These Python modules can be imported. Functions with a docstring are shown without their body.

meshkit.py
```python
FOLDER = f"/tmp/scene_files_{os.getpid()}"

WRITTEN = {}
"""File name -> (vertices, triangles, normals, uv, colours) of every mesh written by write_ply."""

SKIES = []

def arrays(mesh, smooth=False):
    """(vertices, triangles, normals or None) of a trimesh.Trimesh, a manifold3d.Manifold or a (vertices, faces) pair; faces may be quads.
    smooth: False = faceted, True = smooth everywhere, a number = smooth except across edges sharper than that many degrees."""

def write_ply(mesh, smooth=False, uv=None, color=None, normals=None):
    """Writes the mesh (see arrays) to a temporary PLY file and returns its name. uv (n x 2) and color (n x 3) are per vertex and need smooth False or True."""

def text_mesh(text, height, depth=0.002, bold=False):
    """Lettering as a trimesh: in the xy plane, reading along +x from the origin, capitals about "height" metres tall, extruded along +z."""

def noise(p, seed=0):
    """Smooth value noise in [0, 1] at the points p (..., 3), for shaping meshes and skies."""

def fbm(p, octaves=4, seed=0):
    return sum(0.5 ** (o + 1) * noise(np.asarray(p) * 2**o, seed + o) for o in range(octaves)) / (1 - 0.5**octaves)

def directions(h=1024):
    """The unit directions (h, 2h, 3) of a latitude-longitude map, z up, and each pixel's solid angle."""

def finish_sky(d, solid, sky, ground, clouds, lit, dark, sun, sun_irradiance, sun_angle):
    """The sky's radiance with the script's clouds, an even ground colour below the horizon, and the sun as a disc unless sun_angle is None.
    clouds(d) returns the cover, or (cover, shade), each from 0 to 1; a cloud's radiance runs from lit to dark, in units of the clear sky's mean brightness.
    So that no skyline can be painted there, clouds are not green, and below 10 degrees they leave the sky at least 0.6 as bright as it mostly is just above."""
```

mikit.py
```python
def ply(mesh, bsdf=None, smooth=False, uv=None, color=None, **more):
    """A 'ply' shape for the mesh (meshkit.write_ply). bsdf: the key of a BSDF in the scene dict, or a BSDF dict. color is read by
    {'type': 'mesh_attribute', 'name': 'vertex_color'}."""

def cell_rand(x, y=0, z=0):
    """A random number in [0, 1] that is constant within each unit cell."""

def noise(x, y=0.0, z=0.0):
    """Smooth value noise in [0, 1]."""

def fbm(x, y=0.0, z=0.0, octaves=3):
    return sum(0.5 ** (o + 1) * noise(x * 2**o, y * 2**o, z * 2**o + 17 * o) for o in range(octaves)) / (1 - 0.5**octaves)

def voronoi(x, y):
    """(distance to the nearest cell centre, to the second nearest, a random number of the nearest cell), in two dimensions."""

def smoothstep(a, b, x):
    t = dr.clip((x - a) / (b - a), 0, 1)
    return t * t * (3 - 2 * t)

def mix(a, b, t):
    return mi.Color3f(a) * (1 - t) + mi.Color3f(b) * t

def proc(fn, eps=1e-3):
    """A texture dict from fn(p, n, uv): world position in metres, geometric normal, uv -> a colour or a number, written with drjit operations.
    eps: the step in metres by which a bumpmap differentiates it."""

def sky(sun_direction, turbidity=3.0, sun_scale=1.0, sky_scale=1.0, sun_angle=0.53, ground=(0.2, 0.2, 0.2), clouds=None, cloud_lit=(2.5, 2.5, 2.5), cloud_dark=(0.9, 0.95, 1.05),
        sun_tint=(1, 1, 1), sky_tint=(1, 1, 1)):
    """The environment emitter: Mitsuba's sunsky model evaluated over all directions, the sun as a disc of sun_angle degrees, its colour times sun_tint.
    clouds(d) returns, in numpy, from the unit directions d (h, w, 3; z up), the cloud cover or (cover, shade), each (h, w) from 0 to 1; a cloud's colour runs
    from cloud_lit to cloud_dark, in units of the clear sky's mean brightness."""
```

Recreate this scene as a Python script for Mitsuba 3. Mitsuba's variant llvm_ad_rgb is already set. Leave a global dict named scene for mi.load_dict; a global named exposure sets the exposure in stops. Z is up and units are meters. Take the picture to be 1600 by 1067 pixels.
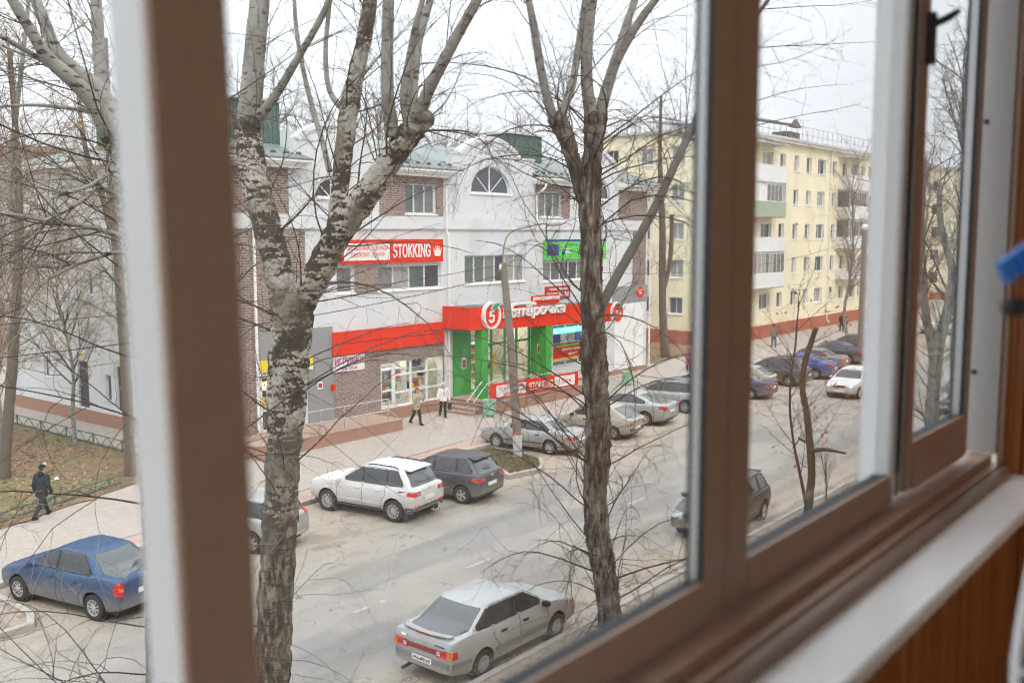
# Street seen from a glazed balcony: camera, sky and exposure first, then the setting, then the things.
import math, random
import numpy as np, trimesh, manifold3d as m3, mitsuba as mi, drjit as dr, mikit, meshkit
from shapely import geometry as sg, affinity as sa, ops as so
from mikit import proc, noise as N, fbm, mix, smoothstep, cell_rand

T = mi.ScalarTransform4f
scene, labels = {}, {}
EYE = 8.8                                     # eye height above the road, metres
AZ, PITCH = math.radians(38.72), math.radians(6.186)
fw = np.array([math.cos(AZ) * math.cos(PITCH), math.sin(AZ) * math.cos(PITCH), -math.sin(PITCH)])
scene['camera'] = {'type': 'thinlens', 'fov': 54.6, 'fov_axis': 'x', 'aperture_radius': 0.0062, 'focus_distance': 27.0,
                   'near_clip': 0.02, 'far_clip': 2000.0,
                   'to_world': T().look_at(origin=[0, 0, EYE], target=[float(fw[0]), float(fw[1]), EYE + float(fw[2])], up=[0, 0, 1])}


def overcast(d):
    e = np.clip(d[..., 2], 0, 1)
    n = meshkit.fbm(d * [3, 3, 6] + 5.0, 4, 3)
    return np.ones(d.shape[:2]), np.clip(1 - 0.85 * e - 0.10 * (n - 0.5), 0, 1)


scene['daylight'] = mikit.sky((-0.35, -0.6, 0.72), turbidity=3, sun_scale=0.10, sun_angle=20, clouds=overcast,
                              cloud_lit=(2.92, 3.12, 3.30), cloud_dark=(1.14, 1.24, 1.33), ground=(0.22, 0.21, 0.2))
exposure = 3.28

# ---------------------------------------------------------------- materials
def P(name, c, rough=0.6, spec=0.4, metal=0.0, coat=0.0, two=True, **k):
    b = {'type': 'principled', 'base_color': c if isinstance(c, dict) else {'type': 'rgb', 'value': list(c)}, 'roughness': rough, 'specular': spec, 'metallic': metal}
    if coat:
        b['clearcoat'], b['clearcoat_gloss'] = coat, 0.92
    b.update(k)
    scene['m_' + name] = {'type': 'twosided', 'bsdf': b} if two else b
    return name


def bumped(name, fn, scale, eps=2e-3):
    inner = scene['m_' + name]['bsdf']
    scene['m_' + name] = {'type': 'twosided', 'bsdf': {'type': 'bumpmap', 'arbitrary': proc(fn, eps), 'scale': scale, 'bsdf': inner}}


def c_asphalt(p, n, uv):
    a = fbm(p.x * 0.35, p.y * 0.8, 0, 4)
    b = fbm(p.x * 3, p.y * 3, 1, 3)
    g = N(p.x * 60, p.y * 60, 2)
    c = mix((0.245, 0.232, 0.212), (0.318, 0.300, 0.274), smoothstep(0.3, 0.7, a) * 0.7 + b * 0.3)
    dusty = smoothstep(18.5, 22.5, p.y + 3 * (fbm(p.x * 0.5, p.y * 0.5, 5, 3) - 0.5)) + smoothstep(14.6, 13.0, p.y + 2 * (b - 0.5))
    c = mix(c, (0.36, 0.305, 0.245), dr.clip(dusty, 0, 1) * 0.75)
    patch = smoothstep(0.56, 0.60, fbm(p.x * 0.22 + 7, p.y * 0.55 + 3, 9, 3)) * smoothstep(22, 20, p.y) * smoothstep(13.6, 14.6, p.y)
    c = mix(c, (0.185, 0.19, 0.195), patch * 0.4)
    crack = dr.abs(fbm(p.x * 0.8, p.y * 1.1, 4, 4) - 0.5)
    c = mix(c, (0.11, 0.105, 0.10), smoothstep(0.009, 0.0, crack) * 0.75)
    stain = smoothstep(0.62, 0.72, fbm(p.x * 0.9 + 20, p.y * 1.6, 3, 3))
    c = mix(c, (0.15, 0.13, 0.11), stain * 0.45 * dusty)
    tr = N(p.x * 0.06, p.y * 2.4, 6)
    c = mix(c, c * 0.86, smoothstep(0.45, 0.8, tr) * smoothstep(23, 20, p.y))
    seam = smoothstep(0.03, 0.0, dr.abs(p.y - 20.6 - 0.25 * (N(p.x * 0.4, 3) - 0.5)))
    c = mix(c, (0.15, 0.145, 0.14), seam * 0.5)
    spk = N(p.x * 140, p.y * 140, 3)
    return c * (0.76 + 0.20 * g + 0.20 * spk)


P('asphalt', proc(c_asphalt), 0.85, 0.25)


def c_paving(p, n, uv):
    gx, gy = p.x * 5.0, p.y * 9.0
    row = dr.floor(gy)
    fx, fy = gx + 0.5 * (row - 2 * dr.floor(row / 2)), gy
    r = cell_rand(fx, fy, 3)
    ex, ey = fx - dr.floor(fx), fy - dr.floor(fy)
    j = dr.minimum(dr.minimum(ex, 1 - ex) * 0.2, dr.minimum(ey, 1 - ey) * 0.11)
    c = mix((0.310, 0.276, 0.246), (0.372, 0.330, 0.296), r)
    d = fbm(p.x * 0.6, p.y * 0.6, 2, 4)
    c = mix(c, (0.345, 0.315, 0.285), smoothstep(0.35, 0.7, d) * 0.7)
    return mix((0.21, 0.185, 0.165), c, smoothstep(0.002, 0.008, j) * 0.6 + 0.4) * (0.92 + 0.16 * N(p.x * 25, p.y * 25, 1))


P('paving', proc(c_paving), 0.85, 0.25)


def c_redpave(p, n, uv):
    gx, gy = p.x * 4.2, p.y * 8.4
    row = dr.floor(gy)
    fx = gx + 0.5 * (row - 2 * dr.floor(row / 2))
    ex, ey = fx - dr.floor(fx), gy - row
    j = dr.minimum(dr.minimum(ex, 1 - ex) * 0.24, dr.minimum(ey, 1 - ey) * 0.12)
    c = mix((0.36, 0.235, 0.200), (0.44, 0.305, 0.262), cell_rand(fx, gy, 7))
    c = mix(c, (0.38, 0.33, 0.30), smoothstep(0.4, 0.75, fbm(p.x * 0.7, p.y * 0.7, 2, 3)) * 0.5)
    return mix((0.25, 0.20, 0.175), c, smoothstep(0.003, 0.012, j))


P('red_pavers', proc(c_redpave), 0.85, 0.25)


def c_lawn(p, n, uv):
    a, b = fbm(p.x * 0.5, p.y * 0.5, 1, 4), fbm(p.x * 4, p.y * 4, 2, 3)
    c = mix((0.185, 0.135, 0.092), (0.150, 0.140, 0.075), smoothstep(0.45, 0.7, a))
    c = mix(c, (0.25, 0.165, 0.10), smoothstep(0.52, 0.75, b))
    return c * (0.7 + 0.6 * N(p.x * 22, p.y * 22, 3))


P('lawn', proc(c_lawn), 0.95, 0.1)


def c_verge(p, n, uv):
    a, b = fbm(p.x * 0.8, p.y * 0.8, 1, 4), fbm(p.x * 7, p.y * 7, 2, 3)
    c = mix((0.25, 0.215, 0.18), (0.315, 0.275, 0.23), a)
    return mix(c, (0.20, 0.155, 0.11), smoothstep(0.5, 0.75, b) * 0.8) * (0.8 + 0.4 * N(p.x * 30, p.y * 30, 3))


P('verge_soil', proc(c_verge), 0.95, 0.1)


def c_conc(p, n, uv):
    return mix((0.30, 0.285, 0.265), (0.41, 0.39, 0.365), fbm(p.x * 3, p.y * 3, p.z * 3, 3)) * (0.9 + 0.2 * N(p.x * 50, p.y * 50, p.z * 50))


P('concrete', proc(c_conc), 0.9, 0.2)


def c_white(p, n, uv):
    s = fbm(p.x * 1.3, p.y * 1.3, p.z * 0.35, 4)
    m = fbm(p.x * 0.3, p.y * 0.3, p.z * 0.3, 3)
    return mix((0.645, 0.665, 0.68), (0.52, 0.525, 0.525), smoothstep(0.52, 0.8, s) * 0.55) * (0.96 + 0.08 * m)


P('white_render', proc(c_white), 0.8, 0.2)


def c_yellow(p, n, uv):
    s = fbm(p.x * 0.8, p.y * 0.8, p.z * 0.3, 4)
    return mix((0.86, 0.80, 0.585), (0.78, 0.72, 0.52), smoothstep(0.4, 0.8, s))


P('yellow_render', proc(c_yellow), 0.85, 0.2)


def _brick(p):
    u = dr.select(dr.abs(p.x - 23.1) < 0.12, p.y, p.x)
    gy = p.z / 0.105
    row = dr.floor(gy)
    gx = u / 0.36 + 0.5 * (row - 2 * dr.floor(row / 2)) + 0.15 * cell_rand(row, 1)
    ex, ey = gx - dr.floor(gx), gy - row
    return dr.minimum(dr.minimum(ex, 1 - ex) * 0.36, dr.minimum(ey, 1 - ey) * 0.105), cell_rand(gx, row, 5)


def c_brick(p, n, uv):
    j, r = _brick(p)
    c = mix((0.150, 0.094, 0.074), (0.305, 0.198, 0.160), r)
    c = mix(c, (0.225, 0.165, 0.145), fbm(p.x * 6, p.y * 6, p.z * 6, 2) * 0.5)
    return mix((0.46, 0.43, 0.415), c, smoothstep(0.009, 0.017, j))


P('brick', proc(c_brick), 0.8, 0.25)
bumped('brick', lambda p, n, uv: smoothstep(0.006, 0.018, _brick(p)[0]), 0.012)


def c_bark(p, n, uv):                         # poplar: pale skin broken by dark scars and moss, furrowed lower down
    big = fbm(p.x * 3.2, p.y * 3.2, p.z * 2.6, 3)
    fur = fbm(p.x * 19, p.y * 19, p.z * 4.5, 4)
    ring = fbm(p.x * 5, p.y * 5, p.z * 19, 3)
    fine = fbm(p.x * 30, p.y * 30, p.z * 24, 3)
    low = smoothstep(5.9, 3.9, p.z + 1.6 * (big - 0.5))
    pale = mix((0.43, 0.415, 0.38), (0.20, 0.185, 0.16), smoothstep(0.3, 0.75, fine * 0.6 + big * 0.4))
    scar = smoothstep(0.475, 0.525, big * 0.42 + ring * 0.33 + fine * 0.25)
    c = mix(pale, (0.055, 0.046, 0.038), scar)
    c = mix(c, (0.115, 0.10, 0.075), smoothstep(0.54, 0.72, fbm(p.x * 2.2 + 9, p.y * 2.2, p.z * 0.9, 3)) * 0.75)
    rough = mix((0.25, 0.22, 0.18), (0.105, 0.088, 0.070), smoothstep(0.30, 0.52, fur))
    rough = mix(rough, (0.050, 0.041, 0.034), smoothstep(0.52, 0.62, fur))
    rough = mix(rough, (0.055, 0.046, 0.04), smoothstep(0.57, 0.63, ring) * 0.75)
    rough = mix(rough, (0.22, 0.20, 0.17), smoothstep(0.5, 0.7, big) * 0.4)
    return mix(c, rough, low)


P('bark_pale', proc(c_bark), 0.9, 0.15)
bumped('bark_pale', lambda p, n, uv: fbm(p.x * 17, p.y * 17, p.z * 3.2, 3) * 0.6 + fbm(p.x * 6, p.y * 6, p.z * 14, 3) * 0.4, 0.07, 4e-3)


def c_bark2(p, n, uv):
    fur = fbm(p.x * 15, p.y * 15, p.z * 2.2, 4)
    big = fbm(p.x * 2, p.y * 2, p.z * 1.2, 3)
    c = mix((0.235, 0.215, 0.19), (0.118, 0.106, 0.094), smoothstep(0.30, 0.50, fur))
    c = mix(c, (0.045, 0.037, 0.031), smoothstep(0.50, 0.60, fur) * 0.85)
    c = mix(c, (0.055, 0.046, 0.04), smoothstep(0.55, 0.68, big) * 0.5)
    return mix(c, (0.19, 0.175, 0.145), smoothstep(0.6, 0.75, fbm(p.x * 3 + 4, p.y * 3, p.z, 2)) * 0.4)


P('bark_dark', proc(c_bark2), 0.9, 0.15)
bumped('bark_dark', lambda p, n, uv: fbm(p.x * 15, p.y * 15, p.z * 2.2, 3), 0.09, 4e-3)


def c_limb(p, n, uv):
    a = fbm(p.x * 9, p.y * 9, p.z * 4, 3)
    c = mix((0.325, 0.325, 0.305), (0.195, 0.193, 0.178), a)
    sc = fbm(p.x * 10, p.y * 10, p.z * 24, 3)
    c = mix(c, (0.12, 0.11, 0.095), smoothstep(0.5, 0.8, fbm(p.x * 4, p.y * 4, p.z * 2, 3)) * 0.5)
    return mix(c, (0.075, 0.066, 0.058), smoothstep(0.62, 0.68, sc))


P('bark_limb', proc(c_limb), 0.85, 0.2)
P('bark_brown', (0.15, 0.125, 0.102), 0.9, 0.1)
P('twig_dark', (0.072, 0.058, 0.050), 0.8, 0.2)
P('twig_mid', (0.105, 0.086, 0.072), 0.8, 0.2)
P('twig_tan', (0.31, 0.262, 0.215), 0.85, 0.1)
P('twig_far', (0.27, 0.235, 0.21), 0.9, 0.1)
P('dry_leaf', (0.30, 0.13, 0.055), 0.7, 0.2)
P('dry_leaf_yellow', (0.50, 0.32, 0.15), 0.7, 0.2)
P('dry_leaf_brown', (0.24, 0.135, 0.075), 0.8, 0.2)
P('straw', (0.36, 0.29, 0.19), 0.9, 0.1)


def c_plank(p, n, uv):
    g = fbm(p.x * 30, p.y * 30, p.z * 1.6, 3)
    ring = N(p.x * 90 + 4 * g, p.y * 90 + 4 * g, p.z * 2.0)
    c = mix((0.44, 0.165, 0.045), (0.28, 0.092, 0.024), smoothstep(0.25, 0.75, g))
    return c * (0.85 + 0.25 * ring)


P('varnished_wood', proc(c_plank), 0.28, 0.5)


def c_film(p, n, uv):
    g = N(p.x * 7, p.y * 120, p.z * 160) * 0.5 + N(p.x * 2.5, p.y * 40, p.z * 50) * 0.5
    return mix((0.340, 0.222, 0.158), (0.315, 0.204, 0.144), g)


P('wood_film', proc(c_film), 0.42, 0.6)
P('pvc_white', (0.70, 0.725, 0.745), 0.35, 0.5)
P('sill_white', (0.83, 0.83, 0.835), 0.30, 0.5)
P('gasket', (0.020, 0.026, 0.034), 0.5, 0.4)
P('spacer_metal', (0.55, 0.57, 0.60), 0.35, 0.5, 0.6)
P('window_glass', (0.09, 0.105, 0.115), 0.06, 0.8)
P('window_glass_dark', (0.035, 0.042, 0.048), 0.05, 0.8)
P('window_glass_curtain', (0.30, 0.30, 0.285), 0.12, 0.7)
P('car_glass', (0.018, 0.022, 0.025), 0.04, 0.9)
P('car_glass_pale', (0.05, 0.062, 0.066), 0.03, 1.0)
scene['m_clear_pane'] = {'type': 'thindielectric', 'int_ior': 1.5}
P('black_plastic', (0.022, 0.022, 0.024), 0.5, 0.4)
P('dark_grey', (0.075, 0.077, 0.080), 0.55, 0.4)
P('mid_grey', (0.27, 0.275, 0.285), 0.5, 0.4)
P('light_grey', (0.50, 0.51, 0.52), 0.5, 0.4)
P('steel', (0.62, 0.63, 0.64), 0.32, 0.5, 0.8)
P('galvanised', (0.48, 0.50, 0.51), 0.45, 0.5, 0.5)
P('white_paint', (0.80, 0.80, 0.79), 0.5, 0.4)
P('road_paint', (0.40, 0.39, 0.37), 0.8, 0.2)
P('red_panel', (0.72, 0.036, 0.010), 0.6, 0.06)
P('red_banner', (0.70, 0.034, 0.010), 0.6, 0.06)
P('dark_red', (0.40, 0.035, 0.035), 0.5, 0.3)
P('green_panel', (0.045, 0.36, 0.055), 0.5, 0.2)
P('green_frame', (0.035, 0.28, 0.045), 0.42, 0.4)
P('sign_green', (0.10, 0.58, 0.09), 0.45, 0.4)
P('sign_blue', (0.025, 0.055, 0.26), 0.45, 0.4)
P('sign_yellow', (0.82, 0.55, 0.03), 0.45, 0.4)
P('violet', (0.36, 0.02, 0.20), 0.5, 0.3)
P('leaf_green', (0.02, 0.30, 0.15), 0.4, 0.4)
P('pole_concrete', (0.225, 0.195, 0.170), 0.9, 0.2)
P('window_glass_mid', (0.165, 0.175, 0.175), 0.07, 0.8)
P('window_glass_green', (0.085, 0.115, 0.108), 0.05, 0.9)
P('roof_green', (0.075, 0.135, 0.112), 0.45, 0.4)
P('bark_grey', (0.135, 0.132, 0.122), 0.9, 0.1)
P('roof_sheet', (0.165, 0.190, 0.183), 0.5, 0.4)
P('plinth_terracotta', (0.36, 0.205, 0.150), 0.75, 0.25)
P('plinth_red', (0.42, 0.130, 0.080), 0.75, 0.25)
P('step_stone', (0.34, 0.25, 0.20), 0.8, 0.2)
P('balcony_white', (0.76, 0.77, 0.77), 0.5, 0.3)
P('balcony_green', (0.36, 0.45, 0.34), 0.6, 0.3)
P('bin_green', (0.30, 0.56, 0.40), 0.5, 0.4)
P('fence_green', (0.085, 0.145, 0.12), 0.5, 0.4)
P('slate_roof', (0.36, 0.37, 0.38), 0.8, 0.2)
P('rust', (0.26, 0.17, 0.125), 0.8, 0.2)
P('salmon', (0.50, 0.36, 0.30), 0.8, 0.2)
P('tyre', (0.045, 0.043, 0.040), 0.85, 0.2)
P('rim_silver', (0.55, 0.55, 0.55), 0.35, 0.5, 0.5)
P('hubcap', (0.25, 0.235, 0.225), 0.5, 0.4, 0.3)
P('chrome', (0.75, 0.75, 0.75), 0.18, 0.6, 0.9)
P('lamp_red', (0.50, 0.020, 0.018), 0.12, 0.7)
P('lamp_red_dark', (0.20, 0.018, 0.016), 0.12, 0.7)
P('jamb_grey', (0.37, 0.37, 0.365), 0.4, 0.5)
P('lamp_orange', (0.62, 0.15, 0.02), 0.15, 0.7)
P('lamp_clear', (0.36, 0.38, 0.40), 0.10, 0.8)
P('plate_white', (0.74, 0.74, 0.72), 0.5, 0.4)
P('ink', (0.02, 0.02, 0.025), 0.6, 0.3)
P('blue_plastic', (0.010, 0.17, 0.62), 0.35, 0.5)


def dust_weight(p, n, uv):
    return dr.clip(smoothstep(0.88, 0.20, p.z + 0.30 * (fbm(p.x * 3, p.y * 3, p.z * 3, 3) - 0.5)) * 0.66 + 0.12 * fbm(p.x * 8, p.y * 8, p.z * 8, 2), 0, 1)


DUST = proc(dust_weight)
scene['m_road_dust'] = {'type': 'diffuse', 'reflectance': {'type': 'rgb', 'value': [0.30, 0.262, 0.22]}}


def car_paint(name, c, metal=0.25, rough=0.34):
    scene['m_' + name] = {'type': 'twosided', 'bsdf': {'type': 'blendbsdf', 'weight': DUST, 'a': {'type': 'principled', 'base_color': {'type': 'rgb', 'value': list(c)}, 'roughness': rough,
                   'metallic': metal, 'specular': 0.5, 'clearcoat': 0.9, 'clearcoat_gloss': 0.95}, 'b': {'type': 'ref', 'id': 'm_road_dust'}}}


car_paint('paint_silver', (0.40, 0.42, 0.43), 0.35)
car_paint('paint_silver_warm', (0.50, 0.50, 0.48), 0.35)
car_paint('paint_white', (0.60, 0.605, 0.60), 0.0)
car_paint('paint_anthracite', (0.060, 0.068, 0.080), 0.35)
car_paint('paint_blue', (0.011, 0.058, 0.150), 0.25)
car_paint('paint_bright_blue', (0.015, 0.085, 0.36), 0.25)
car_paint('paint_beige', (0.37, 0.35, 0.29), 0.0)
car_paint('paint_graphite', (0.21, 0.20, 0.205), 0.35)
car_paint('paint_dark_brown', (0.065, 0.058, 0.056), 0.3)
car_paint('paint_black', (0.020, 0.022, 0.028), 0.2)
car_paint('paint_navy', (0.020, 0.032, 0.075), 0.25)

# ---------------------------------------------------------------- helpers
_count = {}


def numbered(key):
    k = _count.get(key, -1) + 1
    _count[key] = k
    return key if k == 0 else f'{key}_{k:03d}'


def lab(key, label=None, cat=None, group=None, kind=None):
    d = {k: v for k, v in (('label', label), ('category', cat), ('group', group), ('kind', kind)) if v}
    if d:
        labels.setdefault(key, {}).update(d)
    return key


def thing(name, label, cat, group=None):
    return lab(numbered(name), label, cat, group)


def obj(name, mesh, mat, parent=None, smooth=False, to_world=None, **k):
    key = numbered(f'{parent}__{name}' if parent else name)
    if isinstance(mesh, MB):
        mesh = mesh.mesh()
    d = mesh if isinstance(mesh, dict) else mikit.ply(mesh, 'm_' + mat, smooth=smooth)
    d = dict(d)
    if isinstance(mesh, dict):
        d['bsdf'] = {'type': 'ref', 'id': 'm_' + mat}
    if to_world is not None:
        d['to_world'] = to_world
    scene[key] = d
    if k:
        lab(key, **k)
    return key


def struct(name, mesh, mat, smooth=False):
    return obj(name, mesh, mat, None, smooth, kind='structure')


BOXF = np.array([[0, 2, 1], [0, 3, 2], [4, 5, 6], [4, 6, 7], [0, 1, 5], [0, 5, 4], [1, 2, 6], [1, 6, 5], [2, 3, 7], [2, 7, 6], [3, 0, 4], [3, 4, 7]])


class MB:
    """Collects shapes into one mesh."""

    def __init__(s):
        s.v, s.f, s.n = [], [], 0

    def add(s, v, f):
        v = np.asarray(v, float)
        s.v.append(v)
        s.f.append(np.asarray(f, int) + s.n)
        s.n += len(v)
        return s

    def tm(s, m, M=None):
        v = np.array(m.vertices)
        if M is not None:
            v = v @ M[:3, :3].T + M[:3, 3]
        return s.add(v, m.faces)

    def box(s, x0, x1, y0, y1, z0, z1):
        x0, x1 = min(x0, x1), max(x0, x1)
        y0, y1 = min(y0, y1), max(y0, y1)
        z0, z1 = min(z0, z1), max(z0, z1)
        return s.add([[x0, y0, z0], [x1, y0, z0], [x1, y1, z0], [x0, y1, z0], [x0, y0, z1], [x1, y0, z1], [x1, y1, z1], [x0, y1, z1]], BOXF)

    def hexa(s, p):                           # eight corners, bottom ring then top ring
        return s.add(p, BOXF)

    def bar(s, a, b, w, h=None, up=(0, 0, 1)):
        a, b = np.array(a, float), np.array(b, float)
        h = h or w
        t = (b - a) / (np.linalg.norm(b - a) + 1e-12)
        u = np.array(up, float) if abs(t @ np.array(up, float)) < 0.98 else np.array([1.0, 0, 0])
        r = np.cross(t, u)
        r /= np.linalg.norm(r)
        u = np.cross(r, t)
        c = [-r * w / 2 - u * h / 2, r * w / 2 - u * h / 2, r * w / 2 + u * h / 2, -r * w / 2 + u * h / 2]
        return s.add([a + x for x in c] + [b + x for x in c], BOXF)

    def tube(s, pts, rad, sides=8, cap=True):
        p = np.asarray(pts, float)
        n = len(p)
        r = np.broadcast_to(np.asarray(rad, float), (n,))
        t = np.gradient(p, axis=0)
        t /= np.linalg.norm(t, axis=1, keepdims=True) + 1e-12
        m = t.mean(0)
        ref = np.eye(3)[int(np.argmin(np.abs(m)))]
        a = np.cross(t, ref)
        a /= np.linalg.norm(a, axis=1, keepdims=True) + 1e-12
        b = np.cross(t, a)
        ang = np.arange(sides) * 2 * np.pi / sides
        v = p[:, None] + r[:, None, None] * (np.cos(ang)[None, :, None] * a[:, None] + np.sin(ang)[None, :, None] * b[:, None])
        i, j = np.meshgrid(np.arange(n - 1), np.arange(sides), indexing='ij')
        q = np.stack([i * sides + j, i * sides + (j + 1) % sides, (i + 1) * sides + (j + 1) % sides, (i + 1) * sides + j], -1).reshape(-1, 4)
        f = np.vstack([q[:, [0, 1, 2]], q[:, [0, 2, 3]]])
        v = v.reshape(-1, 3)
        if cap:
            k = len(v)
            v = np.vstack([v, p[0], p[-1]])
            jj = np.arange(sides)
            f = np.vstack([f, np.stack([jj * 0 + k, (jj + 1) % sides, jj], 1), np.stack([jj * 0 + k + 1, (n - 1) * sides + jj, (n - 1) * sides + (jj + 1) % sides], 1)])
        return s.add(v, f)

    def prism(s, poly, h, M=None):            # a polygon in the xy plane, extruded along z by h, then placed
        for g in getattr(poly, 'geoms', [poly]):
            if g.area > 1e-7:
                s.tm(trimesh.creation.extrude_polygon(g, h, engine='earcut'), M)
        return s

    def lathe(s, prof, M=None, n=24):
        prof = np.asarray(prof, float)
        ang = np.arange(n) * 2 * np.pi / n
        v = np.stack([prof[:, None, 0] * np.cos(ang), prof[:, None, 0] * np.sin(ang), prof[:, None, 1] + 0 * ang], -1)
        m = len(prof)
        i, j = np.meshgrid(np.arange(m - 1), np.arange(n), indexing='ij')
        q = np.stack([i * n + j, i * n + (j + 1) % n, (i + 1) * n + (j + 1) % n, (i + 1) * n + j], -1).reshape(-1, 4)
        v = v.reshape(-1, 3)
        if M is not None:
            v = v @ M[:3, :3].T + M[:3, 3]
        return s.add(v, np.vstack([q[:, [0, 1, 2]], q[:, [0, 2, 3]]]))

    def mesh(s):
        return trimesh.Trimesh(np.vstack(s.v), np.vstack(s.f), process=False)


def MAT(cols, t):
    M = np.eye(4)
    M[:3, :3] = np.array(cols, float).T
    M[:3, 3] = t
    return M


def on_front(x, y, z):                        # xy of a flat shape -> a wall that faces -y: x along +x, y up, thickness towards -y
    return MAT([[1, 0, 0], [0, 0, 1], [0, -1, 0]], [x, y, z])


def on_left(x, y, z):                         # a wall that faces -x: shape x runs along -y, y up, thickness towards -x
    return MAT([[0, -1, 0], [0, 0, 1], [-1, 0, 0]], [x, y, z])


def rect(x0, x1, z0, z1):
    return sg.box(x0, z0, x1, z1)


def wall_mesh(outline, holes, t, M):
    p = outline
    for h in holes:
        p = p.difference(h)
    return MB().prism(p, t, M)


def text_poly(txt, w, h, bold=True, shear=0.0):
    """Lettering fitted into w x h, as a mesh in the xy plane from the origin."""
    m = meshkit.text_mesh(txt, 1.0, 0.02, bold)
    v = np.array(m.vertices)
    lo, hi = v.min(0), v.max(0)
    v[:, 0] = (v[:, 0] - lo[0]) / (hi[0] - lo[0]) * w
    v[:, 1] = (v[:, 1] - lo[1]) / (hi[1] - lo[1]) * h
    v[:, 0] += shear * v[:, 1]
    v[:, 2] = v[:, 2] / 0.02
    return trimesh.Trimesh(v, m.faces, process=False)


def lettering(parent, txt, x, z, y, w, h, mat, d=0.03, shear=0.0, M=None, bold=True, name='lettering'):
    m = text_poly(txt, w, h, bold, shear)
    m.vertices[:, 2] *= d
    B = MB().tm(m, on_front(x, y, z) if M is None else M)
    return obj(name, B, mat, parent)


def smooth_line(pts, n=6):
    """Catmull-Rom through (x, y, z, r) rows."""
    p = np.asarray(pts, float)
    q = np.vstack([2 * p[0] - p[1], p, 2 * p[-1] - p[-2]])
    t = np.linspace(0, 1, n, endpoint=False)[:, None]
    out = [0.5 * (2 * b + (c - a) * t + (2 * a - 5 * b + 4 * c - d) * t ** 2 + (3 * b - a - 3 * c + d) * t ** 3) for a, b, c, d in zip(q[:-3], q[1:-2], q[2:-1], q[3:])]
    return np.vstack(out + [p[-1:]])
# ---------------------------------------------------------------- the ground
def slab(poly, z0, z1):
    return MB().prism(poly, z1 - z0, MAT(np.eye(3), [0, 0, z0]))


def sheet(poly, z):
    v, f = trimesh.creation.triangulate_polygon(poly, engine='earcut')
    return trimesh.Trimesh(np.c_[v, np.full(len(v), z)], f, process=False)


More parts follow.
